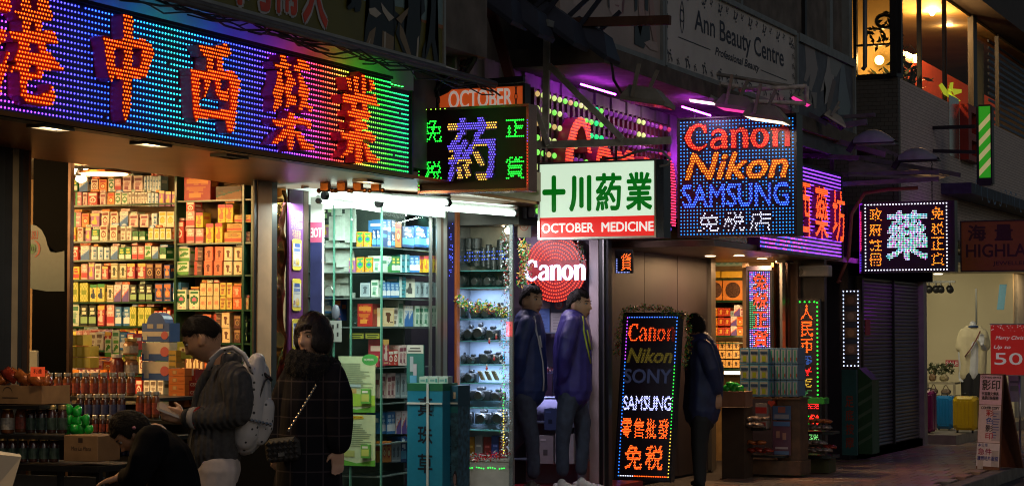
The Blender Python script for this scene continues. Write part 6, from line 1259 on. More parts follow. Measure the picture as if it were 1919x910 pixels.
def crinkle_bag(c, w, h, d, mm, label, group, name='bag', rot=0, part=None):
    q = mb(mm); q.smooth = True; n, k = 12, 8; V = []; sd = random.random()*50; R_ = Matrix.Rotation(rot, 3, 'Y')
    for i in range(k+1):
        t_ = math.pi*i/k
        for j in range(n):
            a = 2*math.pi*j/n; p = Vector((w/2*math.sin(t_)**.6*math.cos(a), d/2*math.sin(t_)**.8*math.sin(a), -h/2*math.cos(t_)))
            p *= 1+.45*noise.noise(Vector((p.x*45+sd, p.y*45, p.z*45))); V.append(Vector(c)+R_ @ p)
    q.add(V, [(i*n+j, i*n+(j+1)%n, (i+1)*n+(j+1)%n, (i+1)*n+j) for i in range(k) for j in range(n)])
    return q.obj(name, label=label, cat='bag', group=group)
FO = mat('bag_orange_foil', (.55,.16,.04), .25, .2, var=.6, scale=30); FG = mat('bag_green_plastic', (.01,.45,.04), .3, var=.3, scale=25); FR = mat('bag_red_foil', (.35,.04,.02), .25, .2, var=.6, scale=30); FY = mat('bag_silver_print', (.35,.28,.25), .3, .3, var=.8, scale=40)
for i in range(8): crinkle_bag(aY(-5+i*12, 712+random.uniform(-10,4), 9.2+.05*(i%2)), .11, .065, .06, (FO, FR)[i%3 == 2], '%s snack bag%s, in the open cardboard carton' % (('red foil', of_n(i//3, 2)) if i%3 == 2 else ('orange foil', of_n(i-i//3, 6))), '%s snack bags in the open carton' % ('red' if i%3 == 2 else 'orange'), rot=random.uniform(-.6,.6))
for i, (x, y) in enumerate(((128,768),(145,770),(128,785),(145,788),(160,786),(126,803),(140,804),(153,805),(166,804))): crinkle_bag(aY(x, y, 9.2+.02*(i%2)), .052, .055, .05, FG, 'bright green soft bag%s, heaped above the printed cardboard box' % of_n(i, 9), 'green bags heaped on the stall', rot=random.uniform(-.5,.5))
crinkle_bag(aY(85, 716, 9.35), .08, .12, .05, FR, 'tall red foil bag behind the orange price tag', None)
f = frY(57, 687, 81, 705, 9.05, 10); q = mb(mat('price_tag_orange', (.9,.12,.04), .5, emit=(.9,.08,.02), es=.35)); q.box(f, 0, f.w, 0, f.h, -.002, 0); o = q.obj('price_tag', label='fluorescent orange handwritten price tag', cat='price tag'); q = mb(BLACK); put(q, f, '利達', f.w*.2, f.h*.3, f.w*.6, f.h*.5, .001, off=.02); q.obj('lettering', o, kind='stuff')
q = mb(WHITEP); A = [aY(-10,850,8.8), aY(40,855,8.75), aY(22,915,8.75), aY(-10,915,8.8), aY(-10,843,8.9), aY(38,850,8.95)]; q.add(A, [(3,2,1,0),(0,1,5,4)]); q.obj('folded_sheet', label='folded white sheet sticking up at the stall corner', cat='paper')
# ---------------- glass display goods
shelfs = (366+14, 464, 510, 556, 612, 670)
DSP = bpy.data.objects['display_window']
SHL = mat('display_shelf', (.12,.16,.15), .3)
for y in (463, 510, 558, 612, 688, 755, 830, 890):
    a = aY(640, y, YD+.03); q = mb(SHL); q.box(W, -7.46 if y < 620 else -7.3, XD-.03, YD+.02, YD+.24, a.z-.008, a.z); q.obj('shelf', DSP)
    q = mb(SHL); zz = aX(716, y, XD-.06).z; q.box(W, -7.2, XD-.03, YD+.245, YD+LL, zz-.008, zz); q.obj('shelf', DSP)
shelf_boxes(YD+.06, [(462,667,[('O',2,15,29,1),('P',2,8,34,1)]), (510,653,[('g',1,14,28,1),('O',2,16,29,1),('L',1,15,31,1)]), (556,673,[('S',1,22,28,1),('L',1,15,33,1)]), (611,668,[('y',1,34,44,1)]), (687,690,[('w',1,20,22,1)])], '%s display shelf, end pane', depth=.12)
shelf_boxes(0, [(463,717,[('K',2,8,26,2),('P',1,8,26,2),('c',1,12,50,1),('P',2,24,40,1),('K',1,12,40,1)]), (510,716,[('R',2,9,32,1),('a',2,8,32,1),('M',2,9,34,1),('K',2,9,32,1),('A',3,9,32,1),('A',2,7,32,1)]), (557,716,[('K',4,8,30,1),('M',1,13,20,2),('N',1,17,38,1),('S',5,9,30,1)]), (611,716,[('D',1,22,36,1),('l',1,10,38,1),('L',1,10,50,1),('b',2,8,40,1),('_',1,3,0,0),('L',5,9,40,1)]), (684,716,[('w',1,12,50,1),('i',2,9,30,1),('e',2,9,40,1)]), (745,716,[('e',3,9,48,1),('S',4,9,48,1)]), (812,716,[('K',3,9,42,1),('u',4,9,44,1)]), (865,716,[('c',2,9,40,1),('S',2,9,40,1),('P',2,10,50,1),('I',2,12,60,1)])], '%s display shelf, street pane', depth=.12, facing=1, X=XD-.06)
# receipts
PAP = mat('receipt_paper', (.52,.62,.55), .6, var=.25, scale=30)
t = thing('paper_stack', aY(635, 548, 13.7), 'tall hanging stack of folded receipt papers', 'paper stack')
for i, (x, y, w_, h_) in enumerate(((628,380,18,24),(624,405,20,45),(640,400,22,50),(654,392,20,62),(620,450,24,42),(640,455,24,45),(652,470,18,38),(618,492,28,30),(640,500,26,30),(620,520,28,34),(642,524,22,30),(652,548,20,12))):
    f = frY(x-w_/2+2, y, x+w_/2+2, y+h_, 13.7+.012*i-.08, random.uniform(-12,12)); q = mb(PAP)
    for k in range(3): q.box(f, 0, f.w, .0, f.h*(1-.08*k), -.006*k-.005, -.006*k)
    q.obj('paper', t)
for i, (x0,y0,x1,y1,st,lab) in enumerate(((600,385,615,412,'v','black carton with white letters above the receipts door'),(600,420,616,444,'g','violet round tin carton beside the receipts'),(600,455,611,480,'L','pale carton hanging beside the receipts'),(602,490,610,506,'c','brown carton by the receipts'),(600,525,614,552,'p','green tea carton below the receipts'),(598,556,622,586,'K','pale blue carton at the door shelf'),(622,560,640,600,'q','navy carton with red marks behind the woman'),(600,560,607,585,'M','slim teal carton at the door shelf'))):
    a = aY((x0+x1)/2, y1, 13.75); s = scl(a); place_box(st, a, (x1-x0)/s, (y1-y0)/s, .08, lab, None)
q = mb(SHL); 
for y in (413, 445, 508, 554, 588): a = aY(590, y, 13.74); q.box(W, -7.62, -7.42, 13.74, 13.84, a.z-.008, a.z)
q.obj('door_shelf', DSP, kind='stuff')
t = thing('hanging_gadget', aY(628, 600, 13.6), 'grey gadget in clear wrap hanging on a steel hook', 'gadget'); q = mb(STEEL); q.smooth = True; q.tube([aY(616+8*math.cos(a/6*3.14), 548-14*math.sin(a/6*3.14), 13.58) for a in range(7)]+[aY(608,600,13.58)], .004, 5); q.obj('hook', t); q = mb(mat('gadget_grey', (.12,.13,.17), .3)); q.smooth = True; q.ell(aY(629,585,13.6), .035, .02, .06); q.obj('body', t)
f = frY(627, 630, 643, 640, 13.5, 20); 
pbox(618, 600, 640, 640, 13.55, .005, (.3,.32,.3), 'white card with four black spades', ((.2,.35,.2,.4,(.02,.02,.02)),(.6,.75,.25,.45,(.02,.02,.02)),(.2,.35,.6,.8,(.02,.02,.02)),(.6,.75,.65,.85,(.02,.02,.02))), name='notice_card', cat='card')
f, o = pbox(655, 572, 701, 612, YD+.12, .05, (.03,.05,.04), 'dark plaque with a round dragon relief', (), name='plaque', cat='plaque'); q = mb(mat('jade_dark', (.05,.10,.09), .3, .3)); 
for k in range(5): q.tube([f.p(f.w*.35+f.w*(.05+.05*k)*math.cos(a), f.h*.45+f.w*(.05+.05*k)*math.sin(a), .004) for a in np.linspace(k, k+4.9, 14)], .006, 5)
q.obj('relief', o)
for i in range(2): pbox(655+i*30, 624, 681+i*30, 634, YD+.05, .005, (.34,.36,.04), 'yellow price strip under the %s plaque' % ('dragon','red')[i], ((.1,.9,.55,.75,(.05,.06,.02)),(.15,.8,.2,.35,(.05,.06,.02))), name='price_strip', cat='price tag')
# green posters on the glass
for i, (y0, y1) in enumerate(((667,772),(776,872))):
    f = frY(634, y0, 703, y1, YD-.02); o = thing('olive_poster', f.p(f.w/2,0,0), '%s green and white product poster on the display glass' % ('upper','lower')[i], 'poster'); q = MB(); q.use(PRT); q.box(f, 0, f.w, 0, f.h, -.004, 0, (.42,.5,.30)); q.obj('sheet', o)
    q = MB(); q.use(PRT); w, h = f.w, f.h
    q.prism(f, [(w*.0,0),(w,0),(w,h*.12),(w*.5,h*.05),(0,h*.14)], .001, .002, (.10,.33,.04)); 
    if i == 0: q.disc(f, w*.86, h*.94, w*.22, .0015, 20, h*.1, (.05,.28,.06)); q.prism(f, [(0,h*.1),(w,h*.12),(w,h*.3),(w*.4,h*.34),(0,h*.2)], .0022, .003, (.28,.45,.05))
    else: q.prism(f, [(w*.3,h*.9),(w*.7,h*.92),(w*.66,h*.98),(w*.3,h*.97)], .0012, .002, (.5,.4,.03))
    for k in range(13):
        y = h*(.86-.035*k) if i == 0 else h*(.80-.038*k)
        if y > h*.38: q.quad(f, w*.06, w*random.uniform(.6,.95 if y < h*.75 or i else .6), y, y+h*.012, .0032, (.12,.16,.09))
    q.box(f, w*.66, w*.9, h*.16, h*.42, .004, .03, (.10,.32,.05)); q.quad(f, w*.68, w*.88, h*.2, h*.33, .031, (.4,.45,.1)); q.quad(f, w*.7, w*.85, h*.35, h*.39, .031, (.6,.6,.5))
    if i == 0: put(q, f, 'OLIVENOL', w*.70, h*.92, w*.27, h*.04, .004, off=.03, col=(.6,.6,.5)); q.quad(f, w*.1, w*.5, h*.34, h*.42, .004, (.45,.3,.1)); q.quad(f, w*.3, w*.62, h*.45, h*.5, .004, (.3,.4,.4))
    else: q.quad(f, w*.12, w*.45, h*.18, h*.3, .004, (.35,.38,.12)); put(q, f, 'Olive', w*.35, h*.935, w*.3, h*.035, .004, off=.03, col=(.4,.1,.02))
    q.obj('print', o)
# cyan cartons tied with white string
t = thing('cyan_carton', aY(795, 905, 13.2), 'big cyan carton with black calligraphy tied with white string', 'carton'); f = frY(763, 718, 829, 930, 13.25); f.O.z = 0; f.h = aY(795,718,13.25).z; w, h = f.w, f.h
q = MB(); q.use(PRT); q.box(f, 0, w, 0, h, -.25, 0, (.01,.20,.34)); q.box(f, -.001, w+.001, h*.955, h+.001, -.251, .001, (.01,.12,.06)); q.obj('box', t)
q = mb(mat('calligraphy_ink', (.005,.008,.02), .5))
for i, ch in enumerate('真珠草'): put(q, f, ch, w*.30, h*.80-i*h*.175, w*.42, h*.12, .002, off=.02)
put(q, f, '竹內', w*.64, h*.80, w*.12, h*.1, .002); q.obj('lettering', t, kind='stuff')
q = mb(mat('string_white', (.55,.6,.6), .6)); q.box(f, w*.56, w*.62, 0, h, .003, .009); q.box(f, 0, w, h*.872, h*.884, .003, .008); q.tube([f.p(w*(.59+.1*math.sin(a)), h*(.878+.01*math.cos(a*2)), .01) for a in range(6)], .004, 5); q.obj('string', t)
t = thing('pearl_carton', aY(845, 905, 13.4), 'blue floral carton with a woman portrait beside the cyan carton', 'carton'); f = frY(829.5, 722, 858, 930, 13.38); f.O.z = 0; f.h = aY(845,722,13.38).z; w, h = f.w, f.h
q = mb(mat('floral_blue', (.05,.16,.25), .5, var=.9, scale=28)); q.box(f, 0, w, 0, h*.87, -.2, 0); q.obj('box', t); q = MB(); q.use(PRT); q.box(f, 0, w, h*.871, h, -.2, 0, (.012,.07,.12)); q.quad(f, 0, w, h*.83, h*.868, .001, (.015,.16,.18)); q.quad(f, w*.3, w*.45, h*.92, h*.96, .001, (.4,.3,.2)); q.quad(f, w*.7, w*.85, h*.92, h*.96, .001, (.4,.3,.2))
q.disc(f, w*.82, h*.42, w*.14, .001, 12, h*.05, (.02,.015,.02)); q.disc(f, w*.80, h*.415, w*.09, .002, 12, h*.035, (.3,.2,.2)); q.prism(f, [(w*.5,h*.3),(w,h*.3),(w,h*.37),(w*.8,h*.385)], .0012, .002, (.35,.3,.33)); q.obj('print', t)
q = mb(_M['calligraphy_ink']); 
for i, ch in enumerate('真珠草'): put(q, f, ch, w*.30, h*.68-i*h*.12, w*.28, h*.08, .003, off=.01)
q.obj('lettering', t, kind='stuff'); q = mb(_M['string_white']); q.box(f, 0, w, h*.885, h*.896, .003, .009); q.obj('string', t)
for i in range(3): pbox(786+i*18, 705, 803+i*18, 718, 13.35, .08, (.42,.5,.48), 'small white carton on top of the cyan carton, %s' % ('nearest the leaflet stand','middle one','nearest the violet panel')[i], ((.1,.6,.3,.6,(.15,.3,.3)),(.7,.9,.2,.7,(.05,.25,.25))))
f, o = pbox(762, 646, 794, 717, 13.45, .02, (.02,.14,.13), 'teal leaflet stand with a white header card', ((.02,.98,.78,1,(.48,.5,.46)),(.2,.8,.9,.93,(.05,.05,.05)),(.1,.85,.83,.86,(.05,.05,.05)),(.2,.4,.3,.7,(.3,.35,.4)),(.4,.6,.15,.5,(.35,.33,.4)),(.2,.6,0,.2,(.08,.3,.5))), name='leaflet_stand', cat='stand')
# ---------------- lenses and cameras in the glass case
LENS = mat('lens_black', (.045,.042,.04), .3, spec=.7, var=.5, scale=60); CAMB = mat('camera_black', (.012,.012,.013), .4)
def lens(p, r, h, label, group):
    o = thing('camera_lens', p, label, 'lens', group); q = mb(LENS); q.smooth = False; q.lathe(p, [(r*.8,0),(r*.8,h*.12),(r*.95,h*.14),(r*.95,h*.42),(r*.86,h*.44),(r*.86,h*.6),(r,h*.62),(r,h*.97),(r*.9,h)], 14); q.obj('barrel', o)
    q = mb(mat('lens_ring', (.35,.33,.28), .35, .5)); q.lathe(p, [(r*.88,h*.50),(r*.88,h*.54)], 14, cap=False); q.obj('scale_ring', o)
for i, (x, yb_, r_, h_) in enumerate(((866,495,9,44),(879,492,7,46),(894,498,10,52),(907,500,6,36),(916,502,6,44),(926,505,7,42),(940,505,9,56))): p = aY(x, yb_, YL_+.16); s = scl(p); lens(p, r_/s, h_/s, 'black camera lens on the top glass shelf, %s' % ('against the violet panel','second, slim','third, thick and tall','fourth, shortest','fifth, slim','sixth','last and tallest')[i], 'lenses on the top shelf')
def camera(x, y, Y, wp, hp, label, k=0):
    p = aY(x, y, Y); s = scl(p); w, h = wp/s, hp/s; o = thing('camera', p, label, 'camera'); f = Fr(p, (1,0,0), (0,0,1), (0,-1,0)); q = mb(CAMB); q.cbox(f, -w/2, w/2, 0, h*.75, -.05, 0, .008); q.cbox(f, -w*.2, w*.2, h*.7501, h, -.04, -.002, .008); q.obj('body', o)
    q = mb(LENS); q.lathe(f.p(0, h*.38, 0), [(h*.36,0),(h*.36,.03),(h*.3,.05),(h*.26,.052)], 14, (0,-1,0)); q.obj('lens', o)
n_ = 0
for row, (y, xs) in enumerate(((536,((868,22,30),(893,24,22),(917,26,24),(938,20,18))),(596,((866,20,34),(893,26,32),(914,22,28),(936,24,30))),(636,((864,18,22),(881,20,28),(899,20,32),(922,26,26))),(681,((866,20,22),(885,20,18),(912,34,26),(932,22,22))),(716,((864,16,22),(882,24,24))),(750,((872,26,24),(900,42,26),(932,26,22))),(794,((870,30,30),(905,34,28),(935,26,30))))):
    for i, (x, w_, h_) in enumerate(xs): camera(x, y, YL_+.12, w_, h_, 'black camera on the %s glass shelf, %s' % (('lens','first lit','second lit','third lit','fourth lit','fifth lit','bottom')[row], ('beside the violet panel','second along','third along','nearest the tinsel')[i]))
for i, x in enumerate((905, 918, 931)):
    p = aY(x, 712, YL_+.06); o = thing('gold_camera', p, 'tilted silver gold compact camera, %s of three on the lit shelf' % ('first','second','last')[i], 'camera'); f = Fr(p, (1,0,.0), (-.5,0,1), (0,-1,0)); q = mb(mat('champagne_metal', (.7,.55,.35), .25, .8)); q.cbox(f, -.018, .018, 0, .085, -.02, 0, .006); q.obj('body', o)
for i, (x, c) in enumerate(((866,(.03,.06,.3)),(882,(.6,.3,.02)),(897,(.4,.42,.5)),(913,(.3,.02,.02)),(928,(.05,.08,.4)),(941,(.2,.02,.02)))): pbox(x-7, 815+3*(i%2), x+7, 858, YL_+.2, .1, c, 'camera carton on the case floor, %s' % ('navy one beside the violet panel','orange one','pale grey one','red one beside the grey','blue one','dark red one by the tinsel')[i], ((.2,.8,.5,.6,tuple(min(1,v_*2+.1) for v_ in c)),))
TS = [(.6,.6,.65),(.5,.5,.55),(.02,.2,.05),(.4,.03,.03),(.7,.7,.75)]
tinsel('case_tinsel', [aY(947,435,15.2), aY(950,520,15.2), aY(946,600,15.2), aY(944,700,15.2), aY(948,790,15.2), aY(945,855,15.2)], .05, 1100, TS, 'silver, green and red tinsel strip hanging down the camera case', size=.013)
tinsel('case_garland', [aY(858,560,15.2), aY(880,575,15.2), aY(905,572,15.2), aY(930,580,15.2), aY(948,588,15.2)], .055, 520, [(.02,.3,.05),(.02,.25,.04),(.6,.42,.05),(.4,.03,.02),(.7,.5,.08)], 'green and gold tinsel garland draped across the camera case', size=.018)
tinsel('floor_tinsel', [aY(862,858,15.25), aY(900,856,15.25), aY(950,852,15.25)], .045, 420, [(.5,.01,.02),(.4,.01,.02),(.3,.3,.3)], 'red tinsel along the floor of the camera case', size=.016)
for i, (x, y) in enumerate(((917,640),(930,632),(926,672),(912,690))): p = aY(x, y, YL_-.03); o = thing('hanging_charm', p, 'little red and white figure charm on the case glass, %s of four' % ('upper','second','third','lowest')[i], 'charm'); q = MB(); q.use(PRT); q.ell(p, .010, .010, .016, 8, 6, col=(.45,.04,.04)); q.ell(p+Vector((0,0,.024)), .009, .009, .010, 8, 6, col=(.6,.4,.33)); q.obj('figure', o)
# doorway stock
for i, (x0,y0,x1,y1,c,lab) in enumerate(((1010,815,1037,868,(.35,.34,.38),'grey carton with a round mark on the doorway shelf'),(1040,812,1075,868,(.38,.37,.42),'pale carton with a printer print behind the second man'),(1020,765,1045,805,(.05,.08,.2),'dark blue carton on the doorway shelf'),(1048,770,1075,800,(.16,.2,.3),'slate carton above the pale printer carton'),(1016,700,1035,742,(.08,.05,.12),'dark violet carton between the two men'),(1038,706,1060,742,(.2,.16,.1),'brown lamp carton between the two men'))):
    pbox(x0,y0,x1,y1,YDW-.34,.2,c,lab,((.3,.6,.3,.5,tuple(x*.3 for x in c)),(.1,.5,.8,.88,tuple(min(1,x*1.8) for x in c))))
tinsel('shelf_tinsel', [aY(1018,690,17.35), aY(1042,694,17.35)], .03, 130, [(.6,.02,.05),(.6,.6,.7)], 'red tinsel between the two men', size=.014)
# ================================================================ far chemist, currency shop, shutter
Y3 = 23.2
t = thing('far_shelving', (-7.2, Y3, 1), 'warm lit shelving of the far chemist with tea tins', 'shelving')
q = mb(mat('shelf_back_warm', (.32,.2,.09), .6)); q.box(W, -7.6, -6.3, Y3+.3, Y3+.33, 0, 2.3); q.obj('back_board', t)
q = mb(mat('dotted_blue_board', (.2,.3,.3), .6)); a, b = aY(1330,482,Y3-.02), aY(1394,498,Y3-.02); q.box(W, a.x, b.x, Y3-.04, Y3-.02, b.z, a.z+.06); q.obj('header_board', t)
q = mb(mat('dot_teal', (.06,.18,.2), .6)); 
for i in range(6): q.disc(Fr((0,Y3-.041,0),(1,0,0),(0,0,1)), a.x+.04+i*.075, (a.z+b.z)/2, .032, 0, 12)
q.obj('header_dots', t, kind='stuff')
for y in (523, 564, 629, 641, 690): a = aY(1328, y, Y3-.02); q = mb(SHG); q.box(W, a.x, aY(1396, y, Y3).x, Y3-.03, Y3+.3, a.z-.012, a.z); q.obj('shelf', t)
for x0, x1 in ((1331,1349),(1352,1391)): pbox(x0, 508, x1, 520, Y3, .1, (.7,.42,.03), '%s yellow carton at the top of the far chemist shelving' % ('short' if x0 == 1331 else 'long'))
for i, (x0, x1) in enumerate(((1325,1353),(1355,1392))):
    f, o = pbox(x0, 523, x1, 562, Y3, .1, (.62,.22,.04), 'orange tray with dark dried %s in its round window' % ('mushrooms beside the steel post','seafood nearer the dotted sign')[i]); q = mb(mat('dried_goods', (.10,.04,.02), .8, var=.7, scale=60, bump=1)); q.lathe(f.p(f.w*.5, f.h*.48, 0), [(f.h*.38,0),(f.h*.34,.01),(f.h*.1,.02)], 16, (0,-1,0)); q.obj('dried_goods', o)
shelf_boxes(Y3, [(592,1333,[('T',1,12,16,1),('U',2,12,16,1),('S',1,6,10,1),('u',1,12,22,1),('e',1,10,16,1)]), (610,1333,[('T',1,12,16,1),('U',2,12,16,1),('u',1,12,18,1),('c',1,12,18,1)]), (628,1333,[('T',1,12,16,1),('U',2,12,16,1),('u',1,12,18,1),('c',1,12,18,1)]),
  (655,1333,[('I',1,14,15,1),('V',3,13,15,1)]), (671,1333,[('I',1,14,15,1),('V',3,13,15,1)]), (688,1333,[('I',1,14,15,1),('V',3,13,15,1)])], '%s far chemist row')
area('shop_light', (-7.0, 22.3, 2.2), .5, 13, (1,.58,.22), (-7.1, 23.2, 1.5)); area('shop_light', (-7.2, 22.6, 1.35), .3, 3.5, (1,.6,.25), (-7.2, 23.2, .9))
q = mb(mat('counter_lamp', (1,.8,.5), .4, emit=(1,.72,.4), es=4)); f = frY(1346, 695, 1388, 701, 22.8); q.box(f, 0, f.w, 0, f.h, -.05, 0); q.obj('counter_lamp', label='warm strip lamp low inside the far chemist', cat='lamp')
t = thing('chemist_posts', (-6.7, 22.3, 0), 'brown and steel posts framing the far chemist window', 'posts')
for x0, x1, Y, mm in ((1326,1333,22.0,STEEL),(1393,1400,22.0,mat('post_tan', (.35,.22,.12), .4)),(1448,1452,22.0,BRONZE),(1452.5,1462,22.1,BRZ2),(1463,1468,22.0,STEEL),(1468.5,1478,22.2,BRZ2),(1479,1497,22.4,mat('post_brown', (.12,.06,.04), .5))): f = frY(x0, 492, x1, 905, Y); q = mb(mm); q.box(f, 0, f.w, -.4, f.h, -.12, 0); q.obj('post', t)
q = mb(BLACKP); f = frY(1400, 498, 1448, 905, 21.95); q.box(f, 0, f.w, -.4, f.h, -.03, 0); q.obj('dark_panel', t)
block('dark_return_wall', -6.32, -5.98, 22.55, 22.65, 0, 2.3, mat('dark_wall', (.04,.032,.03), .6, var=.4), 'dark wall behind the currency sign')
block('dark_side_wall', -6.55, -6.45, 22.65, 24.4, 0, 2.6, mat('dark_wall', (.04,.032,.03), .6, var=.4), 'dark wall beside the shutter')
q = mb(WHITEP); f = frY(1475, 497, 1553, 518, 22.45); q.cbox(f, 0, f.w, 0, f.h, -.15, 0, .01); q.mats[0] = mat('ac_unit', (.3,.28,.26), .5); o = q.obj('lamp_box', label='pale wall box with a round eye above the currency sign', cat='wall unit'); q = mb(BLACK); q.disc(f, f.w*.32, f.h*.45, f.h*.3, .002, 12); q.obj('eye', o)
# stall of the far chemist
YT = 21.0
t = thing('milk_powder_stack', aY(1440, 745, YT), 'stack of sky blue milk formula cartons, three high, outside the far chemist', 'carton stack') if 0 else None
for r_ in range(3):
    for c_, (x0, x1) in enumerate(((1387,1404),(1405,1422),(1423,1440))):
        y1 = 742-r_*30.5; lab = 'sky blue milk formula carton, %s row, %s' % (('bottom','middle','top')[r_], ('partly behind the far man side','middle column','column at the corner')[c_].replace('partly behind the far man side','column nearest the green bags')); f, o = pbox(x0, y1-29.5, x1, y1, YT, .3, (.12,.33,.52), lab, ((.08,.92,.1,.9,(.42,.46,.46)),(.12,.88,.62,.8,(.08,.15,.3)),(.3,.7,.15,.5,(.35,.45,.03))), group='milk formula cartons')
        q = mb(mat('print_navy', (.02,.05,.15), .5)); put(q, f, 'Nutrilon', f.w*.14, f.h*.66, f.w*.72, f.h*.14, .004, off=.03); q.obj('lettering', o, kind='stuff')
    for c_, x0 in enumerate((1441, 1452, 1463, 1474, 1485)): y1 = 742-r_*30.5; pbox(x0, y1-29.5, x0+10, y1, YT+.05, .3, (.10,.22,.36), 'narrow blue carton end, %s row, %s from the corner' % (('bottom','middle','top')[r_], NTH[c_]), ((.1,.9,.1,.9,(.28,.33,.38)),(.35,.6,.1,.85,(.03,.3,.2)),(.65,.9,.2,.4,(.3,.1,.05))), group='narrow blue carton ends')  # green strips paint the green reflections on the carton ends
t = thing('chemist_stall', (-6.2, 21.1, 0), 'wooden goods stall of the far chemist with low trays', 'stall'); WD = mat('stall_wood', (.14,.07,.035), .6, var=.5, scale=10)
def fb(x0, y0, x1, y1, Y, d, mm, nm, par=t): f = frY(x0, y0, x1, y1, Y); q = mb(mm); q.box(f, 0, f.w, 0, f.h, -d, 0); return q.obj(nm, par)
fb(1385, 744, 1500, 747, YT-.02, .35, WD, 'top_board'); fb(1458, 747.5, 1500, 862, YT+.02, .3, WD, 'side_board'); fb(1375, 862, 1500, 888, YT-.05, .4, WD, 'base'); fb(1355, 868, 1374, 893, YT-.3, .3, mat('crate_wood_dark', (.06,.035,.02), .7), 'base')
fb(1380, 800, 1430, 806, YT-.15, .3, BLKF, 'tray'); fb(1380, 852, 1470, 856, YT-.15, .3, BLKF, 'tray'); fb(1503, 808, 1560, 813, 21.6, .3, BLKF, 'tray'); fb(1503, 852, 1560, 858, 21.6, .3, BLKF, 'tray'); fb(1505, 858.5, 1553, 885, 21.7, .3, mat('crate_olive', (.05,.05,.015), .7), 'base')
fb(1503, 745, 1545, 756, 22.0, .2, mat('green_tray', (.02,.3,.04), .5), 'tray')  # tray in one even green
f, o = pbox(1448, 760, 1482, 786, YT, .01, (.07,.14,.3), 'blue product card on the wooden stall side', ((.1,.9,.1,.4,(.3,.33,.4)),(.3,.7,.5,.95,(.35,.12,.1))), name='notice_card', cat='card'); q = MB(); q.use(PRT); 
f = frY(1436, 750, 1455, 762, YT-.03); q = MB(); q.use(PRT); q.disc(f, f.w*.33, f.h*.7, f.w*.2, 0, 12, col=(.4,.05,.03)); q.disc(f, f.w*.67, f.h*.7, f.w*.2, .0005, 12, col=(.4,.05,.03)); q.prism(f, [(f.w*.13,f.h*.65),(f.w*.87,f.h*.65),(f.w*.5,0)], -.003, .001, (.4,.05,.03)); q.obj('heart_sticker', label='red heart sticker on the stall top edge', cat='sticker')
pbox(1448, 788, 1482, 852, YT-.02, .01, (.12,.05,.09), 'plum poster with two faces on the wooden stall', ((.05,.95,.85,.98,(.06,.16,.4)),(.2,.4,.5,.7,(.35,.2,.16)),(.55,.75,.45,.65,(.35,.2,.16)),(.1,.9,.02,.12,(.1,.18,.35)),(.15,.85,.18,.24,(.4,.35,.4))), name='poster', cat='poster')
pbox(1416, 755, 1437, 802, YT-.05, .15, (.30,.27,.27), 'red and white bucket carton on the stall tray', ((0,1,.6,.85,(.4,.03,.03)),(.1,.9,.1,.25,(.35,.05,.05))))
for j, (x0, n, y, Y, dx, w_, mm, d) in enumerate(((1386,3,795,20.7,15,18,FY,'silver printed'),(1386,4,784,20.75,14,17,FY,'pale striped'),(1507,4,800,21.5,12,18,FY,'brown striped'),(1507,4,788,21.5,12,17,FO,'orange tinted'),(1507,4,842,21.5,12,19,FY,'silver crinkled'),(1510,3,828,21.5,12,18,FY,'dull silver'),(1545,2,836,21.55,8,18,FR,'dark red'),(1388,4,842,20.75,15,18,FR,'red foil'),(1388,3,828,20.75,16,18,FO,'orange foil'))):
    for i in range(n): p = aY(x0+6+dx*i, y, Y); s = scl(p); crinkle_bag(p, w_*1.15/s, 8/s, .14, mm, '%s snack bag%s, %s tray of the far stall' % (d, of_n(i, n), ('upper left','upper left','upper','upper','lower','lower','lower','bottom','bottom')[j].replace('upper left','first')), '%s snack bags on the far stall' % d, rot=random.uniform(-.3,.3))
f = frY(1352, 733, 1397, 762, 20.4); o = thing('cardboard_box', f.p(f.w/2,0,-.1), 'small cardboard box topped with green bags behind the far man', 'box'); q = mb(mat('cardboard_dim', (.30,.14,.08), .7, var=.3)); q.box(f, 0, f.w, 0, f.h, -.25, 0); q.obj('box', o)
for i, (x, y) in enumerate(((1362,727),(1374,729),(1386,728),(1368,721),(1379,723))): p = aY(x, y, 20.5); crinkle_bag(p, .085, .07, .07, FG, 'green soft bag on the small cardboard box%s' % of_n(i, 5), 'green bags on the small cardboard box')
fb(1353, 763, 1395, 905, 20.6, .3, mat('crate_wood_dark', (.06,.035,.02), .7), 'support', t)
# poster with dotted frame, banner, green bin
f = frY(1579, 542, 1611, 688, 23.3); t = thing('menu_poster', f.p(f.w/2,0,0), 'narrow dark poster of massage photos framed by white LED dots', 'poster'); w, h = f.w, f.h; q = mb(BLACKP); q.box(f, 0, w, 0, h, -.05, 0); q.obj('panel', t)
q = MB(); q.use(PRT); 
for i, c in enumerate(((.10,.05,.03),(.16,.11,.09),(.2,.1,.05),(.18,.1,.08))): q.quad(f, w*.16, w*.84, h*(.80-.21*i), h*(.93-.21*i), .001, c); q.disc(f, w*.5, h*(.865-.21*i), w*.22, .002, 10, col=tuple(min(1,x*1.9) for x in c)); q.quad(f, w*.16, w*.84, h*(.73-.21*i), h*(.78-.21*i), .001, (.02,.03,.07))
q.obj('photo_print', t); q = mb(LED); n = 19
leds(q, f, [(xx, .02+(h-.04)*i/n) for i in range(n+1) for xx in (.015, w-.015)]+[(.015+(w-.03)*i/4, yy) for i in range(1,4) for yy in (.02,h-.02)], .0085, (1.3,1.5,2.2)); q.obj('border_leds', t, kind='stuff')
f = frY(1578, 692, 1606, 852, 23.6); t = thing('cyan_banner', f.p(f.w/2,0,0), 'dim teal standing banner with faded red characters', 'banner'); q = mb(mat('banner_teal', (.018,.09,.10), .6, var=.3)); q.box(f, 0, f.w, 0, f.h, -.05, 0); q.obj('panel', t); q = mb(mat('banner_red', (.25,.03,.01), .6))
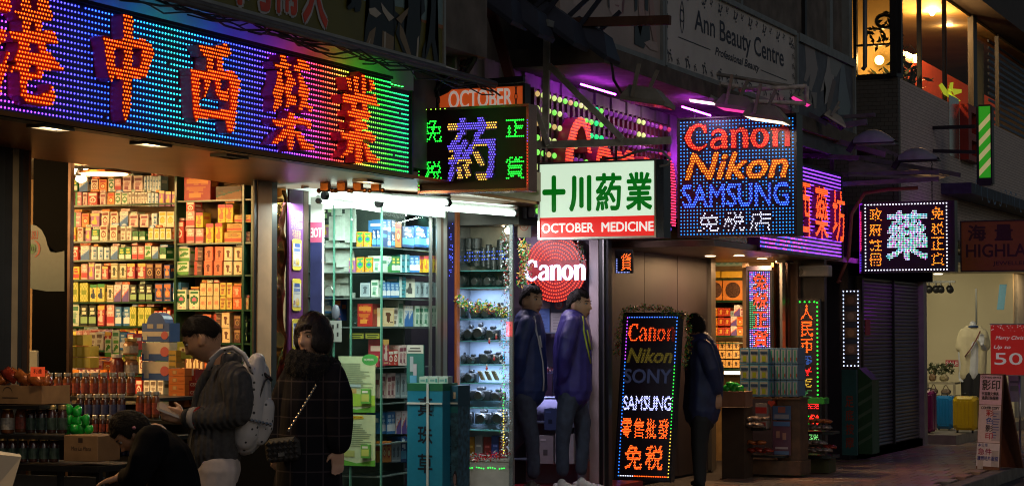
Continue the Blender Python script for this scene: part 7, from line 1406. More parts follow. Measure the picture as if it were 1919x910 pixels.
for i, ch in enumerate('足底按摩'): put(q, f, ch, f.w*.25, f.h*(.56-.16*i), f.w*.55, f.h*.13, .001, off=.02)
q.obj('lettering', t, kind='stuff')
f = frY(1609, 688, 1635, 850, 24.0); t = thing('green_bin', f.p(f.w/2,0,0), 'dark green striped box with sloping lid beside the shutter', 'bin'); q = mb(mat('bin_green', (.02,.07,.03), .5, var=.4)); q.add([f.p(0,0,-.35), f.p(f.w,0,-.35), f.p(f.w,0,0), f.p(0,0,0), f.p(0,f.h,-.35), f.p(f.w,f.h*.86,-.35), f.p(f.w,f.h*.86,0), f.p(0,f.h,0)], [(0,1,2,3)[::-1],(4,5,6,7)[::-1],(0,1,5,4),(1,2,6,5),(2,3,7,6),(3,0,4,7)]); q.obj('body', t)
q = mb(mat('bin_pale', (.07,.12,.08), .5)); 
for k in range(5): q.prism(f, [(0,f.h*(.1+.15*k)),(f.w,f.h*(.2+.15*k)),(f.w,f.h*(.24+.15*k)),(0,f.h*(.14+.15*k))], .001, .003)
q.obj('stripes', t, kind='stuff')
# roller shutter with separate slats
XSH = -6.05; ya, yb = yx(1612, XSH), yx(1722, XSH); z0, z1 = .10, 2.16
t = thing('roller_shutter', (XSH, (ya+yb)/2, 0), 'closed dark roller shutter catching purple light', 'shutter'); q = mb(mat('shutter_metal', (.16,.155,.17), .32, .75, var=.25, scale=4)); n = 46; st = (z1-z0)/n
fs = Fr((XSH,ya,z0),(0,1,0),(0,0,1),(1,0,0)); q.prism(Fr((XSH,ya,z0),(1,0,0),(0,0,1),(0,-1,0)), [(-.012,0),(0,.002),(.012,st*.35),(.012,st*.62),(0,st*.94),(-.012,st*.94)], -(yb-ya), 0); sl = q.mesh('shutter_slat'); sl.transform(Matrix.Translation(-fs.O))
for i in range(n): o = bpy.data.objects.new('slat', sl); SC.collection.objects.link(o); o.parent = t; o.location = Vector((XSH, ya, z0+i*st))-Vector(t['_o'])
for a_, b_, c_, z_ in ((ya-.06,ya-.002,.04,2.25),((ya+yb)/2-.02,(ya+yb)/2+.02,.04,2.16),(yb+.002,yb+.1,.06,2.3)): q = mb(DARKMET); q.box(W, XSH-.05, XSH+c_, a_, b_, .1, z_); q.obj('guide_rail', t); q = mb(DARKMET); q.box(W, XSH-.05, XSH+.05, ya, yb, .0, .099); q.obj('bottom_bar', t); q = mb(DARKMET); q.box(W, XSH-.3, XSH+.12, ya-.2, yb+.3, 2.17, 2.45); q.obj('housing', t)
q = mb(mat('red_sticker', (.3,.01,.015), .5)); p = aX(1627, 612, XSH+.02); q.box(W, XSH+.012, XSH+.016, p.y-.12, p.y+.13, p.z-.1, p.z+.09); q.obj('red_sticker', t)
block('shutter_backing', -6.4, -6.12, ya-.3, yb, 0, 3.0, BLACKP, 'dark wall behind the roller shutter')
block('upper_dark_wall', -7.5, -5.9, 24.4, 27.9, 2.46, 2.9, mat('dark_wall', (.04,.032,.03), .6, var=.4), 'dark wall above the shutter')
area('purple_spill', (-5.2, 25.2, 2.6), .3, 5, (.55,.05,1), (-6.05, 26.6, .8)) if 0 else None
q = mb(PT); q.smooth = True; q.tube([(-5.55,25.6,2.42),(-5.55,26.7,2.42)], .012, 8); q.obj('added_purple_tube', label='added purple tube over the roller shutter behind the herb sign', cat='added light')  # tube added to throw purple light on the shutter
# ---------------- fashion shop
t = None; YF0, YF1 = 27.9, 34.2; CRW = mat('shop_cream_wall', (.58,.52,.36), .6, var=.12, scale=1)
block('fashion_floor', -9.5, -5.62, YF0, YF1, 0, .13, mat('fashion_step', (.26,.22,.17), .5, var=.3, bump=.2), 'raised floor and stone step of the fashion shop')
fl = block('fashion_back_wall', -9.5, -5.95, YF1, YF1+.1, .13, 2.6, CRW, 'cream end wall of the fashion shop'); block('fashion_side_wall', -9.6, -9.5, YF0, YF1, .13, 2.6, CRW, 'cream inner wall of the fashion shop'); block('fashion_ceiling', -9.5, -5.7, YF0, YF1+1, 2.45, 2.55, mat('fashion_ceiling_mat', (.30,.27,.2), .5), 'ceiling of the fashion shop')
block('fashion_near_wall', -9.5, -6.05, YF0-.1, YF0-.003, 0, 2.44, mat('fashion_near', (.2,.18,.15), .6), 'near wall of the fashion shop'); block('fashion_pier', -6.25, -5.9, YF1+.15, YF1+1.0, 0, 2.44, mat('pier_pale', (.42,.42,.38), .5), 'pale pier at the end of the fashion shop')
q = mb(mat('pier_grey', (.24,.22,.22), .5)); f = frY(1721, 516, 1733, 846, 27.6); q.box(f, 0, f.w, 0, f.h, -.2, 0); q.obj('shop_pier', kind='structure', label='grey pier between shutter and fashion shop')
area('fashion_light', (-7.0, 31.8, 2.4), 1.2, 30, (1,.86,.5), (-6.8, 33, 1)); area('fashion_light', (-6.3, 30.0, 2.4), .5, 14, (1,.9,.65), (-6.0, 31.2, 1))
area('fashion_light', (-6.3, 28.2, 2.4), .8, 30, (1,.88,.55), (-7.4, 30, 0))
q = mb(mat('glass_mullion_dark', (.03,.04,.05), .3)); f = frY(1829, 540, 1832, 700, 33.0); q.box(f, 0, f.w, 0, f.h, -.03, 0); q.obj('mullion_bar', label='dark vertical glass joint behind the mannequin', cat='mullion')
for i, x in enumerate((1741, 1754, 1763, 1780)):
    p = aY(x, 541, 29.5); o = thing('track_spot', p, 'black track spotlight, %s from the shutter' % NTH[i], 'spotlight'); q = mb(BLACK); q.smooth = True; q.lathe(p, [(.03,-.05),(.05,-.03),(.05,.05),(.03,.06)], 10, (.3,-.8,-.35)); q.obj('head', o); q = mb(BLACK); q.tube([p, p+Vector((0,0,.12))], .012, 6); q.obj('arm', o)
a, b = aY(1732, 530, 29.5), aY(1790, 530, 29.5); q = mb(BLACK); q.box(W, a.x, b.x, 29.48, 29.52, a.z, a.z+.03); q.obj('lamp_track', label='black lamp track over the suitcases', cat='track')
for i, (x, y) in enumerate(((1758,513),(1843,527),(1856,530))): p = aZ(x, y, 2.44); q = mb(mat('small_downlight', (1,.9,.7), .4, emit=(1,.9,.65), es=5)); q.lathe(p-Vector((0,0,.008)), [(.07,0),(.07,.008)], 10); q.obj('ceiling_spot', label='small round ceiling spot of the fashion shop, %s' % ('over the shutter pier','over the mannequin','by the pale pier')[i], cat='downlight')
def suitcase(x0, y0, x1, y1, Y, col, label):
    f = frY(x0, y0, x1, y1, Y, yaw=0); o = thing('suitcase', f.p(f.w/2,0,-.12), label, 'suitcase'); w, h = f.w, f.h; mm = mat('shell_'+label.split()[0], col, .28, coat=.4, var=.1)
    q = mb(mm); q.smooth = False; 
    for k in range(2): q.cbox(Fr(f.p(0,0,0), f.U, f.V, f.N), .0, w, .04, h, -.26+.135*k, -.13+.13*k, .045)
    q.obj('shell', o)
    for k in range(5): q = mb(mm); q.cbox(f, w*(.16+.155*k), w*(.16+.155*k)+.018, .10, h-.06, -.002, .007, .006); q.obj('rib', o)
    q = mb(mat('trim_'+label.split()[0], tuple(c*.5 for c in col), .4)); q.box(f, -.004, w+.004, .05, h-.01, -.138, -.124); q.obj('zip_band', o)
    for u in (.06, w-.06): q = mb(BLACK); q.lathe(f.p(u, .022, -.05), [(.022,-.012),(.022,.012)], 10, (1,0,0)); q.obj('wheel', o)
    q = mb(DARKMET); q.smooth = True; q.tube([f.p(w*.35,h,-.1), f.p(w*.35,h+.03,-.1), f.p(w*.65,h+.03,-.1), f.p(w*.65,h,-.1)], .008, 6); q.obj('handle', o)
    q = mb(STEEL); q.box(f, -.006, .004, h*.55, h*.65, -.16, -.1); q.obj('lock', o)
suitcase(1785, 742, 1830, 811, 28.6, (.62,.42,.01), 'yellow hard shell suitcase beside the mannequin'); suitcase(1750, 741, 1786, 808, 29.3, (.01,.17,.42), 'blue hard shell suitcase between the yellow and magenta ones'); suitcase(1731, 731, 1748, 815, 28.3, (.20,.01,.09), 'magenta suitcase against the grey pier')
# shelves with bags inside
t = thing('bag_display', (-7.4, 31.5, .13), 'table with handbags and plants deep in the fashion shop', 'display table'); f = frY(1736, 672, 1790, 745, 31.0); q = mb(mat('table_cream', (.3,.26,.18), .5)); q.box(f, 0, f.w, f.h*.35, f.h*.40, -.4, 0); q.box(f, 0, f.w, 0, f.h*.06, -.4, 0)
for u in (0, f.w-.03): q.box(f, u, u+.03, f.h*.061, f.h*.349, -.03, 0)
q.obj('table', t); q = mb(mat('leaf_mixed', (.07,.09,.03), .6, var=.6, scale=30))
for i in range(150):
    p = f.p(random.uniform(0,f.w*.9), f.h*(.62+.25*random.random()), random.uniform(-.2,0)); x = Vector([random.gauss(0,1) for _ in range(3)]).normalized()*.04; y = x.cross(Vector([random.gauss(0,1) for _ in range(3)])).normalized()*.014; q.add([p-x,p+y,p+x,p-y], [(0,1,2,3)])
q.obj('leaves', t, kind='stuff')
for i, (u, v, w_, h_, c) in enumerate(((.08,.42,.22,.24,(.22,.13,.06)),(.45,.42,.28,.2,(.30,.24,.12)),(.1,.08,.25,.2,(.10,.06,.04)),(.5,.08,.3,.18,(.2,.14,.09)))):
    o = thing('handbag', f.p(f.w*(u+w_/2), f.h*v, -.05), '%s handbag on the shop table' % ('brown upper','tan upper','dark lower','pale brown lower')[i], 'handbag'); q = mb(mat('bag_leather_%s' % 'abcd'[i], c, .5, var=.3)); q.cbox(f, f.w*u, f.w*(u+w_), f.h*v+.003, f.h*(v+h_*.8), -.12, 0, .03); q.obj('body', o); q = mb(_M['bag_leather_%s' % 'abcd'[i]]); q.smooth = True; q.tube([f.p(f.w*(u+w_*(.2+.6*k/6)), f.h*(v+h_*.8)+.06*math.sin(math.pi*k/6), -.06) for k in range(7)], .006, 5); q.obj('handle', o)
f = frY(1772, 674, 1797, 686, 31.2); q = mb(mat('sale_red', (.4,.02,.04), .5)); q.box(f, 0, f.w, 0, f.h, -.01, 0); o = q.obj('sale_card', label='small red SALE card behind the mannequin arm', cat='card'); q = mb(WHITEP); put(q, f, 'SALE', f.w*.06, f.h*.2, f.w*.86, f.h*.6, .001, off=.03); q.obj('lettering', o, kind='stuff')
# red half price sign, A board, far bits
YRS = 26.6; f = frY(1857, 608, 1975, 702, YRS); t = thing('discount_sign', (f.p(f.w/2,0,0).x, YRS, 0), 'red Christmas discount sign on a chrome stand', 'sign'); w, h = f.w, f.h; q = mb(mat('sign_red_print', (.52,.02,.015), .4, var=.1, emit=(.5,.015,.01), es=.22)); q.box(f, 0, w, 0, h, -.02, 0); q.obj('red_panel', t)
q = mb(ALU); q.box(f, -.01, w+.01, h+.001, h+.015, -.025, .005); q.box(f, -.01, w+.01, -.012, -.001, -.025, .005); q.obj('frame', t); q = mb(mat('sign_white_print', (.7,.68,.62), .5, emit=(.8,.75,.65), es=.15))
put(q, f, 'Merry Christmas', w*.08, h*.68, w*.62, h*.10, .002, shear=.3, off=.01); put(q, f, 'Up to', w*.05, h*.50, w*.27, h*.09, .002, shear=.3, off=.02); put(q, f, '50%', w*.06, h*.20, w*.78, h*.24, .002, off=.01); put(q, f, 'Off', w*.78, h*.06, w*.14, h*.08, .002, shear=.3)
for i in range(40): q.disc(f, w*random.random(), h*(.86+.13*random.random()**.6), .004+.004*random.random(), .0025+.0001*i, 6)
q.obj('lettering', t, kind='stuff'); q = mb(STEEL); q.smooth = True; q.tube([f.p(w*.45,0,-.03), (f.p(w*.45,0,-.03).x, YRS+.03, .02)], .015, 8); q.obj('pole', t); q = mb(STEEL); c = f.p(w*.45,0,-.03); q.lathe((c.x, YRS+.03, .003), [(.18,0),(.17,.015),(.02,.02)], 20); q.obj('base', t)
# A board
p0 = aZ(1828, 877, 0.003); YA = p0.y
def frame_tilt(x0, y0, x1, y1, Y, lean): f = frY(x0, y0, x1, y1, Y, yaw=-4); return f
a = aZ(1829, 877, .004); b = aZ(1872, 880, .004); zt_ = 1.06; U = (b-a); wA = U.length; U.normalize(); Vt = Vector((.035, .10, 1.02)).normalized(); hA = 1.04; fA = Fr(a, U, Vt)
t = thing('a_board', (a+b)/2, 'pavement A board with handwritten copying service notices', 'A board'); q = mb(mat('board_brown', (.13,.05,.03), .6)); q.box(fA, 0, wA, 0, hA, -.02, -.001); q.obj('front_board', t)
pk = fA.p(0, hA, -.02); q = mb(_M['board_brown']); bk = a+Vector((.18,.42,0)); Ub = U; Vb = (pk-bk); fB = Fr(bk, Ub, Vb); q.box(fB, 0, wA*1.03, 0, Vb.length, -.018, 0); q.obj('back_board', t)
q = MB(); q.use(PRT); 
for (u0,u1,v0,v1,c,n_) in ((.02,.98,.68,.99,(.68,.50,.66),.001),(.02,.98,.28,.675,(.62,.55,.62),.0014),(.0,.99,.03,.275,(.58,.58,.68),.001),(.06,.3,.0,.1,(.45,.43,.46),.0018),(.62,.98,.3,.62,(.40,.38,.46),.0022),(.66,.95,.03,.2,(.38,.38,.44),.002)): q.box(fA, u0*wA, u1*wA, v0*hA, v1*hA, 0, n_, c)
q.obj('paper_sheet', t, kind='stuff'); q = mb(mat('ink_black', (.012,.012,.02), .5))
put(q, fA, 'COPYING SERVICE', wA*.08, hA*.955, wA*.86, hA*.022, .004, off=.05); put(q, fA, '影印', wA*.12, hA*.83, wA*.78, hA*.11, .004, off=.02); put(q, fA, '代客翻文傳真', wA*.12, hA*.775, wA*.74, hA*.04, .004, off=.03); put(q, fA, '過膠釘裝服務', wA*.12, hA*.73, wA*.74, hA*.04, .004, off=.03); put(q, fA, 'COLOR COPY', wA*.12, hA*.63, wA*.8, hA*.03, .004, off=.06); q.obj('black_lettering', t, kind='stuff')
for i, (ch, c) in enumerate(zip('彩色影印', ((.4,.02,.03),(.02,.1,.45),(.03,.03,.05),(.4,.05,.1)))): q = mb(mat('ink_%d' % i, c, .5)); q.name = 0; put(q, fA, ch, wA*.34, hA*(.555-.08*i), wA*.34, hA*.07, .004, off=.025); q.obj('coloured_character', t, kind='stuff')
q = mb(mat('ink_pink', (.35,.03,.12), .5)); put(q, fA, '急件', wA*.06, hA*.15, wA*.6, hA*.07, .004, off=.015); q.obj('pink_lettering', t, kind='stuff'); q = mb(mat('ink_navy', (.03,.05,.3), .5)); put(q, fA, '本公司', wA*.06, hA*.235, wA*.4, hA*.035, .004, off=.02); put(q, fA, '護照咭片服務', wA*.05, hA*.09, wA*.9, hA*.05, .004, off=.02)
for k in range(10): q.quad(fA, wA*.66, wA*random.uniform(.8,.95), hA*(.33+.028*k), hA*(.338+.028*k), .003)
q.obj('navy_lettering', t, kind='stuff')
block('far_facade', -9.0, -6.3, 35.3, 35.4, 0, 2.8, mat('far_facade_brown', (.20,.12,.06), .6, var=.5, scale=3), 'warm brown facade at the far end'); area('far_light', (-5.6, 34.3, 2.5), .5, 7, (1,.6,.25), (-6.0, 35.4, 1.2))
f = frY(1868, 532, 1885, 580, 30.5); o = thing('hanging_flyer', f.p(f.w/2,0,0), 'tilted blue white flyer hanging beside the pale pier', 'flyer'); q = MB(); q.use(PRT); q.box(Fr(f.O, f.U+Vector((0,0,.0)), Vector((.12,0,1))), 0, f.w*.8, 0, f.h, -.004, 0, (.10,.3,.42)); q.obj('sheet', o)
f = frY(1890, 702, 1912, 752, 27.2); pbox(1890, 702, 1913, 752, 27.2, .02, (.28,.3,.30), 'grey price board under the red discount sign', ((.15,.85,.7,.78,(.1,.12,.12)),(.15,.85,.4,.6,(.15,.2,.15))), name='price_board', cat='notice')
block('block_end_wall', -12, -11.2, 2, 60, 0, 2.62, CONC, 'rear wall of the row of shops')

flush_boxes(300-len([o for o in bpy.data.objects if o.get('category') == 'carton']))
# ================================================================ people
def remeshed(q, vox, smooth=5, name='body', post=None):
    me = q.mesh('tmp'); o = bpy.data.objects.new('tmp', me); SC.collection.objects.link(o)
    r = o.modifiers.new('r', 'REMESH'); r.mode = 'VOXEL'; r.voxel_size = vox; r.use_smooth_shade = True
    s = o.modifiers.new('s', 'SMOOTH'); s.factor = .5; s.iterations = smooth
    dg = bpy.context.evaluated_depsgraph_get(); n = bpy.data.meshes.new_from_object(o.evaluated_get(dg)); n.name = name
    bpy.data.objects.remove(o); bpy.data.meshes.remove(me)
    n.polygons.foreach_set('use_smooth', [True]*len(n.polygons)); return n
def child(me, name, par, mats):
    me.materials.clear(); [me.materials.append(m) for m in mats]; off = Vector(par['_o']); me.transform(Matrix.Translation(-off)); o = bpy.data.objects.new(name, me); SC.collection.objects.link(o); o.parent = par; return o
class Fig:
    def __init__(s, z0, label, foot): s.z = z0; s.t = thing('person', s.P(*foot), label, 'person')
    def P(s, x, y, d=0): return CAM + ray(x, y)*((s.z+d)/FPX)
    def ch(s, q, pts, seg=12, flat=1):
        # (x, y, depth, radius) chain with round ends
        P = [s.P(a, b, c) for a, b, c, r in pts]; R = [r for *_, r in pts]
        q.tube(P, R, seg, flat=flat)
        for p, r in ((P[0], R[0]), (P[-1], R[-1])): q.ell(p, r, r, r, 10, 6)
        for p, r in list(zip(P, R))[1:-1]: q.ell(p, r*.98, r*.98, r*.98, 10, 6)
    def torso(s, q, rows, n=5):
        # (x, y, half front-back px-plane radius m, half depth m): tubes side by side in depth
        for k in range(n):
            t_ = (k/(n-1)-.5)*2; e = math.sqrt(max(.15, 1-(t_*.8)**2)); s.ch(q, [(x, y, t_*(dh-rw*.75), rw*e) for x, y, rw, dh in rows])
def headpt(d):
    f, l, u = d; r = 1/math.sqrt((f/.096)**2+(l/.076)**2+(u/.118)**2); p = Vector((f, l, u))*r
    if p.z < 0: k = min(1, -p.z/.118); p.y *= 1-.30*k*k; p.x = p.x*(1-.06*k)+(.012*k if p.x > 0 else 0); 
    if p.x < 0 and p.z < -.03: p.x *= 1-.25*min(1, (-p.z-.03)/.08)
    def g(l0, u0, sl, su): return math.exp(-((p.y-l0)/sl)**2-((p.z-u0)/su)**2) if p.x > 0 else 0
    n = Vector((1,0,0)); k = 0
    k += .026*g(0,-.022,.011,.013) + .013*g(0,.0,.009,.022); k += .005*g(0,.040,.045,.012); k -= .010*(g(.031,.016,.015,.011)+g(-.031,.016,.015,.011)); k += .007*g(0,-.056,.022,.007)+.004*g(0,-.068,.018,.006); k += .008*g(0,-.100,.02,.014); k += .004*(g(.042,-.02,.018,.02)+g(-.042,-.02,.018,.02)); k -= .003*g(0,-.044,.02,.005)
    return p + n*k
def head(fig, c, R, sc=1.0, hair=None, skin=None, hmat=None, hth=.018, q=None, bag=0):
    # c world centre, R 3x3 columns: forward, left, up
    def T(p): return c + R @ (Vector(p)*sc)
    S, K = 44, 36; V = []
    for i in range(K+1):
        a = math.pi*i/K
        for j in range(S): b = 2*math.pi*j/S; V.append(T(headpt((math.sin(a)*math.cos(b), math.sin(a)*math.sin(b), -math.cos(a)))))
    F = [(i*S+j, i*S+(j+1)%S, (i+1)*S+(j+1)%S, (i+1)*S+j) for i in range(K) for j in range(S)]
    q.add(V, F)
    for s_ in (-1, 1):
        for i in range(6): q.ell(T((-.012+.004*i, s_*(.077+.001*i), -.012+.0*i)), .012*sc, .007*sc, .028*sc, 8, 6)
    t = fig.t
    if hair:
        H = MB().use(hmat); H.smooth = True; S, K = 96, 72; V = []; msk = []
        for i in range(K+1):
            a = math.pi*i/K
            for j in range(S):
                b = 2*math.pi*j/S; p = headpt((math.sin(a)*math.cos(b), math.sin(a)*math.sin(b), -math.cos(a))); m_ = hair(p); n = p.normalized(); th = hth*min(1, max(0, m_)*1.0)
                th *= 1+.22*noise.noise(Vector((p.y*60, p.x*22, p.z*14)))+.1*noise.noise(Vector((p.y*160, p.x*60, p.z*40)))
                V.append(T(p + n*(th-.004 if m_ > 0 else -.012))); msk.append(m_ > -.35)
        F = [(i*S+j, i*S+(j+1)%S, (i+1)*S+(j+1)%S, (i+1)*S+j) for i in range(K) for j in range(S)]
        F = [f for f in F if any(msk[k] for k in f)]; H.add(V, F); H.obj('hair', t); B = MB().use(hmat); rn = random.Random(5); ok_ = [i for i in range(len(V)) if msk[i] and (V[i]-c).length > 0]
        for _ in range(2600):
            i = rn.choice(ok_); p = V[i]; o_ = (p-c).normalized(); lc = R.transposed() @ o_
            cb = R @ Vector((.9 if lc.x > -.1 and lc.z > .3 else -.2, lc.y*.6, -.9 if lc.z < .75 else -.1)); cb = (cb-o_*cb.dot(o_)).normalized(); s_ = o_.cross(cb)*.0011*sc; L_ = rn.uniform(.014,.030)*sc
            B.add([p-s_-o_*.002, p+s_-o_*.002, p+cb*L_+o_*rn.uniform(.001,.006)*sc+Vector([rn.gauss(0,.003) for _ in range(3)])], [(0,1,2)])
        B.obj('hair_strands', t, kind='stuff')
    for s_ in (-1, 1):
        e = mb(mat('eye_white', (.45,.42,.4), .25)); e.smooth = True; e.ell(T((.080,s_*.031,.014)), .010*sc, .012*sc, .007*sc, 10, 6); eo = e.obj('eye', t)
        e = mb(mat('iris_dark', (.012,.008,.006), .15)); e.smooth = True; e.ell(T((.0875,s_*.031,.0145)), .005*sc, .0055*sc, .0055*sc, 8, 6); e.obj('iris', eo)
        e = mb(mat('brow_dark', (.015,.010,.008), .8)); e.tube([T((.092,s_*.016,.034)), T((.090,s_*.032,.039)), T((.078,s_*.050,.035))], [.0028*sc,.0034*sc,.0018*sc], 5); e.obj('eyebrow', t)
        e = mb(_M['brow_dark']); e.tube([T((.0885,s_*.020,.0185)), T((.089,s_*.031,.0215)), T((.081,s_*.044,.0185))], [.0014*sc,.0018*sc,.001*sc], 5); e.obj('eyelid', t)
    e = mb(mat('lip_tone', (.30,.11,.09), .4)); e.smooth = True; e.tube([T((.086,-.020,-.058)), T((.0985,-.008,-.0555)), T((.0985,.008,-.0555)), T((.086,.020,-.058))], [.001*sc,.0034*sc,.0034*sc,.001*sc], 6); e.tube([T((.086,-.018,-.0605)), T((.0965,0,-.065)), T((.086,.018,-.0605))], [.001*sc,.004*sc,.001*sc], 6); e.obj('lips', t)
def facing(yaw, pitch=0, roll=0):
    # yaw in degrees in the picture plane sense: 180 = towards picture left, 0 = towards right, 270 = towards the camera
    a = math.radians(yaw); rg = Vector((RGT.x, RGT.y, 0)).normalized(); fw = Vector((FWD.x, FWD.y, 0)).normalized()
    f = rg*math.cos(a)+fw*math.sin(a); l = Vector((0,0,1)).cross(f); M = Matrix((f, l, Vector((0,0,1)))).transposed()
    return M @ Matrix.Rotation(math.radians(pitch), 3, 'Y') @ Matrix.Rotation(math.radians(roll), 3, 'X')
def hand(q, w, d, side, nrm, sc=1.0, curl=.5, spread=.010):
    # w wrist, d direction of fingers, side towards the thumb, nrm palm normal
    d = Vector(d).normalized(); side = Vector(side); side = (side-d*side.dot(d)).normalized(); nrm = d.cross(side)*(1 if d.cross(side).dot(Vector(nrm)) > 0 else -1)
    for k in (-1.5,-.5,.5,1.5): q.tube([w+side*k*.008*sc, w+d*.045*sc+side*k*.016*sc, w+d*.085*sc+side*k*.019*sc], [.016*sc,.015*sc,.012*sc], 8); q.ell(w+d*.085*sc+side*k*.019*sc, .012*sc, .012*sc, .012*sc, 8, 6)
    for k, L in ((1.5,.072),(.5,.080),(-.5,.075),(-1.5,.058)):
        b = w+d*.088*sc+side*k*.0195*sc; p = [b]; a = 0
        for j, fr_ in enumerate((.42,.33,.25)): a += curl*(.5+.4*j); p.append(p[-1]+(d*math.cos(a)+nrm*math.sin(a))*L*fr_*sc)
        q.tube(p, [.0092*sc,.0086*sc,.0078*sc,.0062*sc], 8); q.ell(p[-1], .0064*sc, .0064*sc, .0064*sc, 8, 6)
    b = w+d*.03*sc+side*.026*sc; q.tube([b-side*.01*sc, b+side*.022*sc+d*.02*sc+nrm*.012*sc, b+side*.034*sc+d*.048*sc+nrm*.02*sc*curl*2], [.013*sc,.0105*sc,.008*sc], 8); q.ell(b+side*.034*sc+d*.048*sc+nrm*.02*sc*curl*2, .008*sc,.008*sc,.008*sc, 8, 6)
SKIN = mat('skin_warm', (.50,.27,.16), .5, var=.15, scale=25); SKIN2 = mat('skin_pale', (.62,.38,.27), .5, var=.1, scale=25)
HAIRB = mat('hair_black', (.012,.008,.006), .7, spec=.2, var=.5, scale=60, stretch=(1,1,6), bump=.5)
def knit(name, col, sc=55, rib=8):
    m_ = mat(name, col, .9, var=.35, scale=sc); n = m_.node_tree.nodes; L = m_.node_tree.links; w_ = n.new('ShaderNodeTexWave'); w_.inputs['Scale'].default_value = rib; w_.inputs['Distortion'].default_value = 3; w_.bands_direction = 'X'; tc = n.new('ShaderNodeTexCoord'); L.new(tc.outputs['Object'], w_.inputs['Vector'])
    bp = n.new('ShaderNodeBump'); bp.inputs['Strength'].default_value = .8; bp.inputs['Distance'].default_value = .012; L.new(w_.outputs['Color'], bp.inputs['Height']); L.new(bp.outputs[0], n['Principled BSDF'].inputs['Normal']); return m_
def cloth_folds(me, amp=.006, sc=9, seed=0):
    N_ = len(me.vertices); co = np.empty(N_*3, np.float32); no = np.empty(N_*3, np.float32); me.vertices.foreach_get('co', co); me.vertices.foreach_get('normal', no); co = co.reshape(-1,3); no = no.reshape(-1,3)
    k = np.array([noise.noise(Vector((x*sc+seed, y*sc, z*sc*.7)))+.5*noise.noise(Vector((x*sc*2.3, y*sc*2.3+seed, z*sc*1.1))) for x, y, z in co.tolist()], np.float32)
    me.vertices.foreach_set('co', (co+no*(amp*k)[:,None]).ravel()); me.update()
def short_hair(front=.052, side=.012, back=-.055, part=0):
    def h(p):
        x = p.x/.096; line = front if x > .45 else (front+(side-front)*((.45-x)/.5) if x > -.05 else (side+(back-side)*min(1, (-.05-x)/.5)))
        if abs(p.y) > .055 and -.35 < x < .10 and p.z > -.03: line = min(line, .018)
        if abs(p.y) > .055 and .08 < x < .5: line = min(line, .03)
        line += .006*math.sin(p.y*90); return (p.z-line)/.035
    return h
def legs(fig, q, L, n=None):
    for pts in L: fig.ch(q, pts)
def shoe(q, a, d, ln=.27, wd=.045, sole=None):
    a = Vector(a); d = Vector(d); d.z = 0; d.normalize(); s = Vector((0,0,1)).cross(d)
    q.ell(a+Vector((0,0,.05)), .045, .045, .055, 10, 6); 
    for t_, r, z in ((-.05,.034,.034),(.0,.036,.040),(.05,.037,.036),(.10,.038,.028),(.15,.036,.023),(.185,.027,.019)): q.ell(a+d*t_+Vector((0,0,z)), r, r, z, 12, 8)
# ---------------- man in the cardigan
g = Fig(10.7, 'man in a grey cable cardigan and white trousers looking down at his phone', (408, 1171)); t = g.t
hc = g.P(380, 634, 0); R = facing(181, 33)
sk = MB().use(SKIN); head(g, hc, R, 1.0, short_hair(.050, .016, -.035), SKIN, HAIRB, .015, sk)
g.ch(sk, [(392,655,0,.050),(412,680,0,.055),(432,708,0,.06),(420,780,0,.09),(410,850,0,.10)]); 
for d in (-.09, .09): g.ch(sk, [(410,860,d*.8,.07),(405,1000,d*1.05,.055),(406,1140,d,.035)])
for d in (-.17, .17): g.ch(sk, [(432,705,d*.5,.05),(440,720,d,.045),(444,765,d,.035)]); g.ch(sk, [(444,765,d,.035),(400,780,d*.75,.028),(348,782,d*.45,.026)])
wv = g.P(350, 781, -.075); dn = (g.P(300, 772, -.07)-wv); hand(sk, wv, dn, (0,0,1), -FWD*-1, 1, .55); wv2 = g.P(352, 784, .075); hand(sk, wv2, g.P(305, 774, .05)-wv2, (0,0,1), -FWD, 1, .5)
child(remeshed(sk, .0065, 2), 'body', t, [SKIN])
KN = knit('knit_grey', (.075,.072,.075))
c = MB().use(KN); g.torso(c, [(431,696,.075,.13),(428,715,.115,.205),(420,750,.135,.215),(412,795,.140,.20),(404,830,.145,.205),(402,850,.142,.20)])
for d in (-.20, .20):
    g.ch(c, [(436,705,d*.6,.085),(443,718,d,.080),(447,745,d*1.08,.078),(447,772,d*1.08,.072)]); g.ch(c, [(447,772,d*1.08,.072),(415,781,d*.9,.066),(380,783,d*.65,.058),(372,783,d*.6,.055)])
me = remeshed(c, .009, 5); cloth_folds(me, .005, 14, 3); child(me, 'cardigan', t, [KN])
c = MB().use(KN)
for k in range(9): a_ = -math.pi*.92+k*math.pi*1.84/8; c.ell(g.P(424+24*math.cos(a_)-4, 686-12*math.cos(a_)*.2+(10 if math.cos(a_) < 0 else -10), .085*math.sin(a_)), .03, .03, .045, 10, 6)
for d in (-.06, .06): g.ch(c, [(395,690,d,.025),(378,715,d*.8,.026),(367,750,d*.5,.022),(360,800,d*.4,.018),(356,845,d*.4,.016)])
child(remeshed(c, .009, 5), 'collar', t, [KN])
for nm, x0, x1, r, cc in (('cuff_stripe', 378, 371, .061, (.28,.02,.02)), ('cuff', 369, 358, .058, (.42,.38,.36)), ('wristband', 357, 349, .052, (.02,.02,.022))):
    for d in (-.125, .125): q = mb(mat(nm+'_knit', cc, .9, bump=.4)); q.smooth = True; P0, P1 = g.P(x0, 783, d*.95), g.P(x1, 783, d*.85); q.tube([P0, P0.lerp(P1, .5), P1], [r*.98, r, r*.94], 16); q.obj(nm, t)
c = MB().use(SKIN); g.torso(c, [(405,845,.12,.18),(406,880,.125,.185)]); 
for d in (-.095, .095): g.ch(c, [(407,880,d,.105),(404,930,d*1.05,.092),(402,1000,d*1.05,.075),(404,1080,d,.062),(406,1148,d,.06)])
